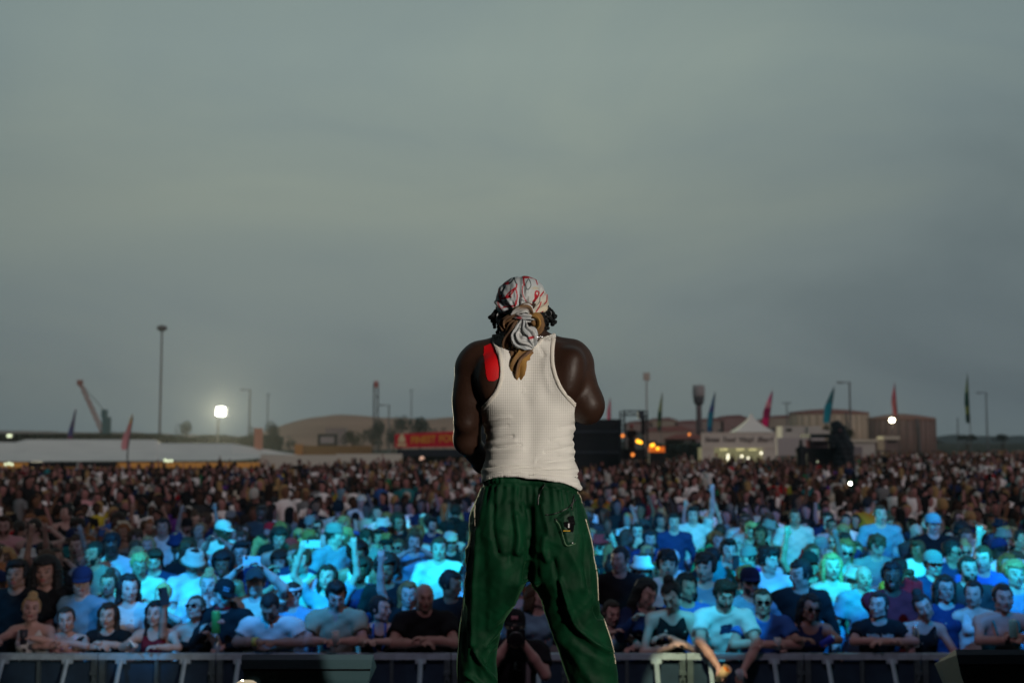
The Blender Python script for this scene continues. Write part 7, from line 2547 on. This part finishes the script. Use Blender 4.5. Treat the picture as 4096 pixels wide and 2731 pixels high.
for k in range(6):
    x = l_ + (r_ - l_) * k / 6
    s_ = 1 if k % 2 else -1
    mb.cyl((x, -.1, zt - .1 - .1 * s_), (x + (r_ - l_) / 6, -.1, zt - .1 + .1 * s_), .018, n=4)
mb.build("truss", M_DARK, e)
z = at(2535, 1800, 60).z
MB().box(((l_ + r_) / 2, .6, z - .2), (r_ - l_, 1.4, .5)).build("platform", M_DARK, e)
MB().box((r_ - .22, -.15, at(0, 1660, 60).z), (.28, .3, .40)).build("loudspeaker", M_DARK2, e)
MB().box((r_ - .12, -.1, at(0, 1700, 60).z), (.20, .16, .9)).build("cable_bundle", M_DARK, e)
# operator in a red cap on the platform
p, bm, tops = PROTO[4]
zt = at(2527, 1701, 59.6).z
s = 1.0
o = add_person(bm, tops['tee'], p, dict(label="person in a bright red cap and black clothes on the truss platform", skin=3, hair='short', hc='black', hat='cap', hatc='red', top='black', topname='tshirt', jeans=1), 2527, 59.6, s, 2.8, z0=zt - p.top)
for i, (px, py, D, m, r, lb) in enumerate(((2491, 1742, 59, M_ORG, .085, "orange lamp against the edge of the black scaffold box"), (2551, 1764, 59, M_AMB, .085, "amber lamp beside the red capped operator, first of the close row"), (2558, 1767, 59, M_AMB, .07, "amber lamp in the middle of the close row beside the operator"), (2564, 1769, 59, M_AMB, .07, "amber lamp ending the close row beside the operator"),
                                           (2606, 1781, 66, M_AMB, .085, "amber lamp just right of the truss portal"), (2613, 1779, 66, M_AMB, .085, "amber lamp touching its neighbour right of the truss portal"), (2631, 1793, 66, M_AMB, .08, "amber lamp lowest of the three right of the truss portal"), (2531, 1818, 59, M_ORG, .09, "orange lamp below the truss platform"),
                                           (2757, 1737, 110, M_ORG, .12, "small orange lamp left of the blue flag"))):
    bulb(px, py, D, m, r, lb)
e = empty("van", (at(2625, 1752, 68).x, 68, 0), "orange and red stall counter glowing right of the truss portal", "stall")
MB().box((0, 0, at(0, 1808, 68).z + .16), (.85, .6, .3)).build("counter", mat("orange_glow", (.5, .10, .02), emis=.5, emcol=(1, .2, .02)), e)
MB().box((0, 0, at(0, 1822, 68).z / 2 + .2), (.85, .6, at(0, 1822, 68).z)).build("body", M_DARK, e)
e.name = "stall"

# --- low town on the far side
rr = random.Random(9)
pal = [(.30, .22, .20), (.27, .17, .16), (.33, .28, .22), (.20, .15, .16), (.30, .24, .21)]
blds = [(2500, 2600, 1694, 1745, 0), (2590, 2700, 1682, 1740, 2), (2690, 2790, 1692, 1750, 1), (2780, 2880, 1684, 1745, 4), (2870, 2975, 1672, 1725, 1), (2960, 3060, 1690, 1740, 3), (3060, 3175, 1672, 1725, 2), (2560, 2760, 1726, 1790, 4), (2640, 2800, 1755, 1810, 3)]
desc = ["behind the truss portal", "behind the olive flag", "beside the water tower stem", "behind the blue flag", "behind the pagoda tent peak", "right of the pagoda tent peak", "behind the white truck", "low in front of the olive flag", "low between truss portal and pagoda tent"]
for i, (x0, x1, yt, yb, ci) in enumerate(blds):
    D = 420 - (i > 6) * 200
    a, b = at(x0, yt, D), at(x1, yt, D)
    e = empty("building", ((a.x + b.x) / 2, D, -1), "low hazy industrial building " + desc[i], "building", "low industrial buildings on the horizon")
    w_ = b.x - a.x; h = a.z + 1
    wm = mat("town_wall_%d" % ci, pal[ci], rough=.9, vary=.1, vscale=.2)
    MB().box((0, 0, h / 2), (w_, 14, h)).build("wall", wm, e)
    MB().prism([(-w_ / 2 - .3, h), (w_ / 2 + .3, h), (w_ * .2, h + 1.0), (-w_ * .25, h + .8)], -7.2, 7.2).build("roof", mat("town_roof", (.22, .10, .095), rough=.9), e)
    nw = max(3, int(w_ / 2.4))
    for k in range(nw):
        if rr.random() < .7:
            MB().box((-w_ / 2 + (k + .5) * w_ / nw, -7.05, h * .62), (w_ / nw * .45, .1, h * .16)).build("window", mat("town_window", (.04, .045, .055), rough=.4), e)
# water tower
e = empty("water_tower", (at(2797, 1752, 380).x, 380, -1), "pale water tower with a dark flared neck on a slim stem", "water tower")
zz_ = lambda py: at(0, py, 380).z + 1
MB().lathe((0, 0, 0), [(1.0, 0), (.85, zz_(1640)), (.9, zz_(1622))], 14).build("stem", mat("tower_stem", (.12, .09, .10), rough=.8), e, True)
MB().lathe((0, 0, zz_(1622)), [(.9, 0), (1.6, 1.0), (1.75, zz_(1586) - zz_(1622))], 14).build("neck", mat("tower_neck", (.05, .045, .055), rough=.8), e, True)
MB().lathe((0, 0, zz_(1586)), [(1.8, 0), (1.9, .3), (1.9, zz_(1544) - zz_(1586)), (1.5, zz_(1540) - zz_(1586))], 14).build("tank", mat("tower_tank", (.30, .27, .27), rough=.8), e, True)
# storage tanks
for (x0, x1, yt, D, col, lb) in ((3176, 3496, 1640, 300, (.50, .41, .30), "pale ribbed storage tank building with a dark red rim"), (3492, 3762, 1662, 260, (.20, .135, .12), "brown cylindrical storage tank lit by the glaring lamp")):
    a, b = at(x0, yt, D), at(x1, yt, D)
    R_ = (b.x - a.x) / 2
    e = empty("storage_tank", ((a.x + b.x) / 2, D + R_ * .5, -1), lb, "storage tank", "storage tanks on the horizon")
    h = a.z + 1
    tm = mat("tank_%d" % x0, col, rough=.8, vary=.15, vscale=.15)
    MB().lathe((0, 0, 0), [(R_, 0), (R_, h - .5)], 40, 1, .5).build("shell", tm, e, True)
    MB().lathe((0, 0, h - .5), [(R_ + .05, -.5), (R_ + .1, -.4), (R_ + .1, .1), (R_ * .5, .7), (.3, 1.0)], 40, 1, .5).build("rim_and_roof", mat("tank_rim_%d" % x0, (.22, .10, .085) if x0 < 3400 else (.24, .13, .10), rough=.8), e, True)
    for k in range(15):
        an = PI + PI * (k + .5) / 15
        MB().box((R_ * math.cos(an), R_ * .5 * math.sin(an), h / 2 - .3), (.28, .28, h - .8)).build("rib", mat("tank_rib_%d" % x0, tuple(c_ * .72 for c_ in col), rough=.8), e)
    MB().tube([(R_ * .3, -R_ * .49, h - .5), (R_ * .34, -R_ * .5 - .3, h * .5), (R_ * .36, -R_ * .5 - .3, 0)], .22, 6).build("pipe", M_POLE, e)

# --- white pagoda tent with the sign
Dp = 88
e = empty("pagoda_tent", (at(3008, 1752, Dp + 3).x, Dp + 3.2, 0), "white pagoda tent with a sharp peak behind the lettered banner", "pagoda tent")
O = e.location
pk = at(3008, 1652, Dp + 3) - O
ev = at(3008, 1728, Dp + 3) - O
hw = 75 / F_PX * (Dp + 3)
vs, fs = [], []
th = np.linspace(0, 1, 8)
for t in th:
    hwt = hw * (1 - t) ** 1.55 + .03; z = ev.z + (pk.z - ev.z) * t
    vs += [(-hwt, -hwt, z), (hwt, -hwt, z), (hwt, hwt, z), (-hwt, hwt, z)]
for i in range(7):
    for k in range(4):
        fs.append((i * 4 + k, i * 4 + (k + 1) % 4, i * 4 + 4 + (k + 1) % 4, i * 4 + 4 + k))
MB().add(vs, fs).build("canopy", M_CANVAS, e)
for sx_ in (-1, 1):
    for sy_ in (-1, 1): MB().cyl((hw * sx_, hw * sy_, 0), (hw * sx_, hw * sy_, ev.z), .05, n=6).build("pole", M_POLE, e)
e = empty("banner_stall", (at(2952, 1752, Dp).x, Dp, 0), "wide white stall front with dark blackletter sign and lit bulbs", "stall")
O = e.location
x0, x1 = (at(2806, 1752, Dp) - O).x, (at(3102, 1752, Dp) - O).x
zt, zm = at(0, 1730, Dp).z, at(0, 1790, Dp).z
WP = mat("white_sign_board", (.58, .53, .47), rough=.7)
MB().box(((x0 + x1) / 2, 0, (zt + zm) / 2), (x1 - x0, .12, zt - zm)).build("sign_board", WP, e)
for a, b in ((x0, x0 + .9), (x1 - .9, x1)): MB().box(((a + b) / 2, .02, zm / 2), (b - a, .10, zm)).build("side_panel", WP, e)
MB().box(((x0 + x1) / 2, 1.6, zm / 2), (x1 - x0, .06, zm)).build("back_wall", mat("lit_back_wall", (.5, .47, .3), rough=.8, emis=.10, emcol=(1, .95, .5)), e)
for z in (zt, zm): MB().box(((x0 + x1) / 2, -.08, z), (x1 - x0, .04, .05)).build("edge", mat("sign_edge", (.68, .6, .5)), e)
INK = mat("sign_ink", (.12, .10, .10), rough=.8)
zl_ = at(0, 1766, Dp).z
for wd, a, b in (("Street", 2817, 2880), ("Food", 2890, 2942), ("Vinyl", 2952, 3014), ("Bar!", 3026, 3092)):
    c = (at((a + b) / 2, 1752, Dp) - O).x
    text(wd, e, (c, -.10, zl_), .50, INK, (b - a) / F_PX * Dp * .92, shear=.15, bold=.006)
for px, py in ((2912, 1832), (2912, 1820), (2967, 1824), (2992, 1832), (3045, 1811), (2905, 1838)):
    bulb(px, py, Dp - 1, mat("warm_white_bulb", (1, 1, 1), emis=2.4, emcol=(1, .93, .66)), .085, "", e)
for px in (2895, 2960, 3010):
    c = at(px, 1797, Dp) - O
    MB().box((c.x, -.05, c.z), (.55, .04, .10)).build("strip_light", mat("yellow_strip", (1, .9, .4), emis=.55, emcol=(.9, .85, .4)), e)
# --- white truck beside it
e = empty("truck", (at(3215, 1752, 105).x, 105, 0), "white truck cab and box with a small dark window behind the black figure", "truck")
O = e.location
W_ = mat("truck_white", (.48, .46, .42), rough=.5)
def bx(px0, px1, py0, py1, D, m, name, dy=0, dep=2.2):
    a, b = at(px0, py0, D) - O, at(px1, py1, D) - O
    return MB().box(((a.x + b.x) / 2, dy + dep / 2, (a.z + b.z) / 2), (abs(b.x - a.x), dep, abs(a.z - b.z))).build(name, m, e)
bx(3132, 3290, 1704, 1752, 105, W_, "cab", .4)
bx(3108, 3300, 1750, 1822, 105, mat("truck_lower", (.40, .37, .37), rough=.6), "box")
bx(3148, 3172, 1713, 1724, 105, M_DARK, "window", .36, .08)
MB().prism([((at(3200, 0, 105) - O).x, (at(0, 1706, 105) - O).z), ((at(3284, 0, 105) - O).x, (at(0, 1722, 105) - O).z), ((at(3284, 0, 105) - O).x, (at(0, 1735, 105) - O).z), ((at(3200, 0, 105) - O).x, (at(0, 1735, 105) - O).z)], .1, .39).build("sloped_front", W_, e)
for px in (3130, 3270):
    c = at(px, 1845, 105) - O
    w2 = MB().tube([(c.x, -.1, .5), (c.x, .3, .5)], .5, 16).build("wheel", M_DARK, e)
e = empty("white_shed", (at(3440, 1752, 100).x, 100, 0), "low white shed in front of the pale storage tank", "shed")
O = e.location
bx(3380, 3502, 1760, 1850, 100, W_, "wall")
bx(3374, 3506, 1756, 1768, 100, mat("cream_roof", (.55, .50, .40), rough=.6), "roof", -.2, 2.8)
bx(3405, 3450, 1786, 1850, 100, mat("grey_door", (.20, .18, .19), rough=.6), "door", -.05, .1)
e = empty("white_van", (at(3570, 1752, 120).x, 120, 0), "pale van roof with lit strip below the glaring lamp", "van")
O = e.location
bx(3534, 3600, 1744, 1757, 120, mat("cream_roof", (.55, .50, .40)), "roof")
bx(3538, 3596, 1757, 1800, 120, mat("dusty_van", (.16, .12, .11), rough=.6), "body", .1)
bx(3550, 3586, 1762, 1770, 120, M_DARK, "windscreen", .04, .1)
for px in (3546, 3588):
    c = at(px, 1800, 120) - O
    MB().tube([(c.x, 0, .4), (c.x, .3, .4)], .4, 14).build("wheel", M_DARK, e)
# --- front of house camera position: desk, screen and hooded camera tower
Dh = 66
e = empty("camera_platform", (at(3300, 1752, Dh).x, Dh, 0), "black draped front of house platform with a flat roof and banner", "platform")
O = e.location
bx(3228, 3392, 1790, 1870, Dh, M_DARK, "skirt", 0, 2)
bx(3236, 3392, 1735, 1750, Dh, mat("dark_teal_roof", (.008, .03, .032), rough=.6), "roof", -.2, 2.2)
bx(3256, 3330, 1762, 1792, Dh, mat("greyish_banner", (.24, .19, .22), rough=.8), "banner", .9, .05)
for i in range(7):
    c = at(3262 + i * 10, 1777, Dh) - O
    MB().tube([(c.x - .04, .88, c.z - .1), (c.x, .87, c.z + .12), (c.x + .05, .88, c.z - .06), (c.x + .08, .88, c.z + .08)], .012, 5).build("scribble", INK, e)
bx(3233, 3248, 1758, 1792, Dh, mat("pink_banner", (.55, .20, .18), rough=.7), "side_banner", .5, .05)
for px in (3240, 3386):
    c = at(px, 1752, Dh) - O
    MB().cyl((c.x, 0, 0), (c.x, 0, at(0, 1750, Dh).z), .05, n=6).build("post", M_DARK, e)
e = empty("camera_tripod", (at(3203, 1752, Dh - .5).x, Dh - .5, 0), "dark covered camera standing on the platform's open end", "camera")
O = e.location
f = Field((-.6, -.4, .0), (.6, .4, at(0, 1750, Dh).z + .1), .06)
zc_ = at(0, 1752, Dh).z
f.cone((0, 0, .1), (0, 0, zc_ - .75), .36, .26, .1); f.cone((0, 0, zc_ - .7), (0, 0, zc_ - .15), .11, .10, .1); f.ell((.1, 0, zc_ - .62), (.42, .22, .18), k=.1)
v_, q_ = f.mesh(); v_ = laplace(v_, q_, 1)
obj("cover", mesh_np("cover", v_, q_, [M_DARK]), e)
e = empty("hooded_tower", (at(3378, 1752, Dh - 1).x, Dh - 1, 0), "tall black hooded tower shape above the crowd beside the teal flag", "covered tower")
f = Field((-1.1, -.7, 0), (1.1, .7, at(0, 1688, Dh).z + .1), .06)
pz = lambda py: at(0, py, Dh).z
px_x = lambda px: (px - 3378) / F_PX * Dh
f.cone((px_x(3378), 0, .1), (px_x(3376), 0, pz(1790)), .62, .50, .1)
f.cone((px_x(3374), 0, pz(1790)), (px_x(3362), 0, pz(1722)), .48, .30, .15)
f.ell((px_x(3352), 0, pz(1712)), (.34, .34, .36), k=.2); f.cone((px_x(3345), 0, pz(1705)), (px_x(3332), -.05, pz(1694)), .20, .12, .1)
f.ell((px_x(3330), 0, pz(1760)), (.22, .25, .5), k=.2)
v_, q_ = f.mesh(); v_ = laplace(v_, q_, 1); nn = vnormals(v_, q_)
v_ = v_ + nn * (.03 * np.sin(v_[:, 0] * 14 + v_[:, 2] * 5) + .02 * np.sin(v_[:, 2] * 23))[:, None]
obj("cover", mesh_np("cover", v_, q_, [mat("black_tarpaulin", (.006, .012, .017), rough=.7)]), e)
MB().lathe((px_x(3356), -.33, pz(1722)), [(.02, -.12), (.09, -.06), (.1, .05), (.04, .12)], 10, 1, .6).build("pale_face_panel", mat("dusty_pink", (.10, .06, .07), rough=.8), e, True)

# lights among the crowd
for px, py, D, m, r, lb in ((3401, 1933, 30, M_LAMP, .028, "white phone torch shining from the crowd on the right"), (3270, 1846, 60, M_BULB, .03, "tiny white lamp above the crowd")):
    bulb(px, py, D, m, r, lb, cat="phone torch" if D == 30 else "lamp")
# ================================================================ the dusk air
hz_m = bpy.data.materials.new("dusk_air")
hz_m.use_nodes = True
t = hz_m.node_tree
t.nodes.clear()
ho = N("ShaderNodeOutputMaterial", t)
pv = N("ShaderNodeVolumePrincipled", t)
pv.inputs["Density"].default_value = .0002
pv.inputs["Color"].default_value = (.80, .86, .88, 1)
pv.inputs["Anisotropy"].default_value = .35
L(pv.outputs[0], ho.inputs["Volume"], t)
MB().box((0, 680, 32.5), (3000, 1560, 71)).build("haze", hz_m, kind="stuff")
sc.cycles.volume_bounces = 0
sc.cycles.volume_max_steps = 64
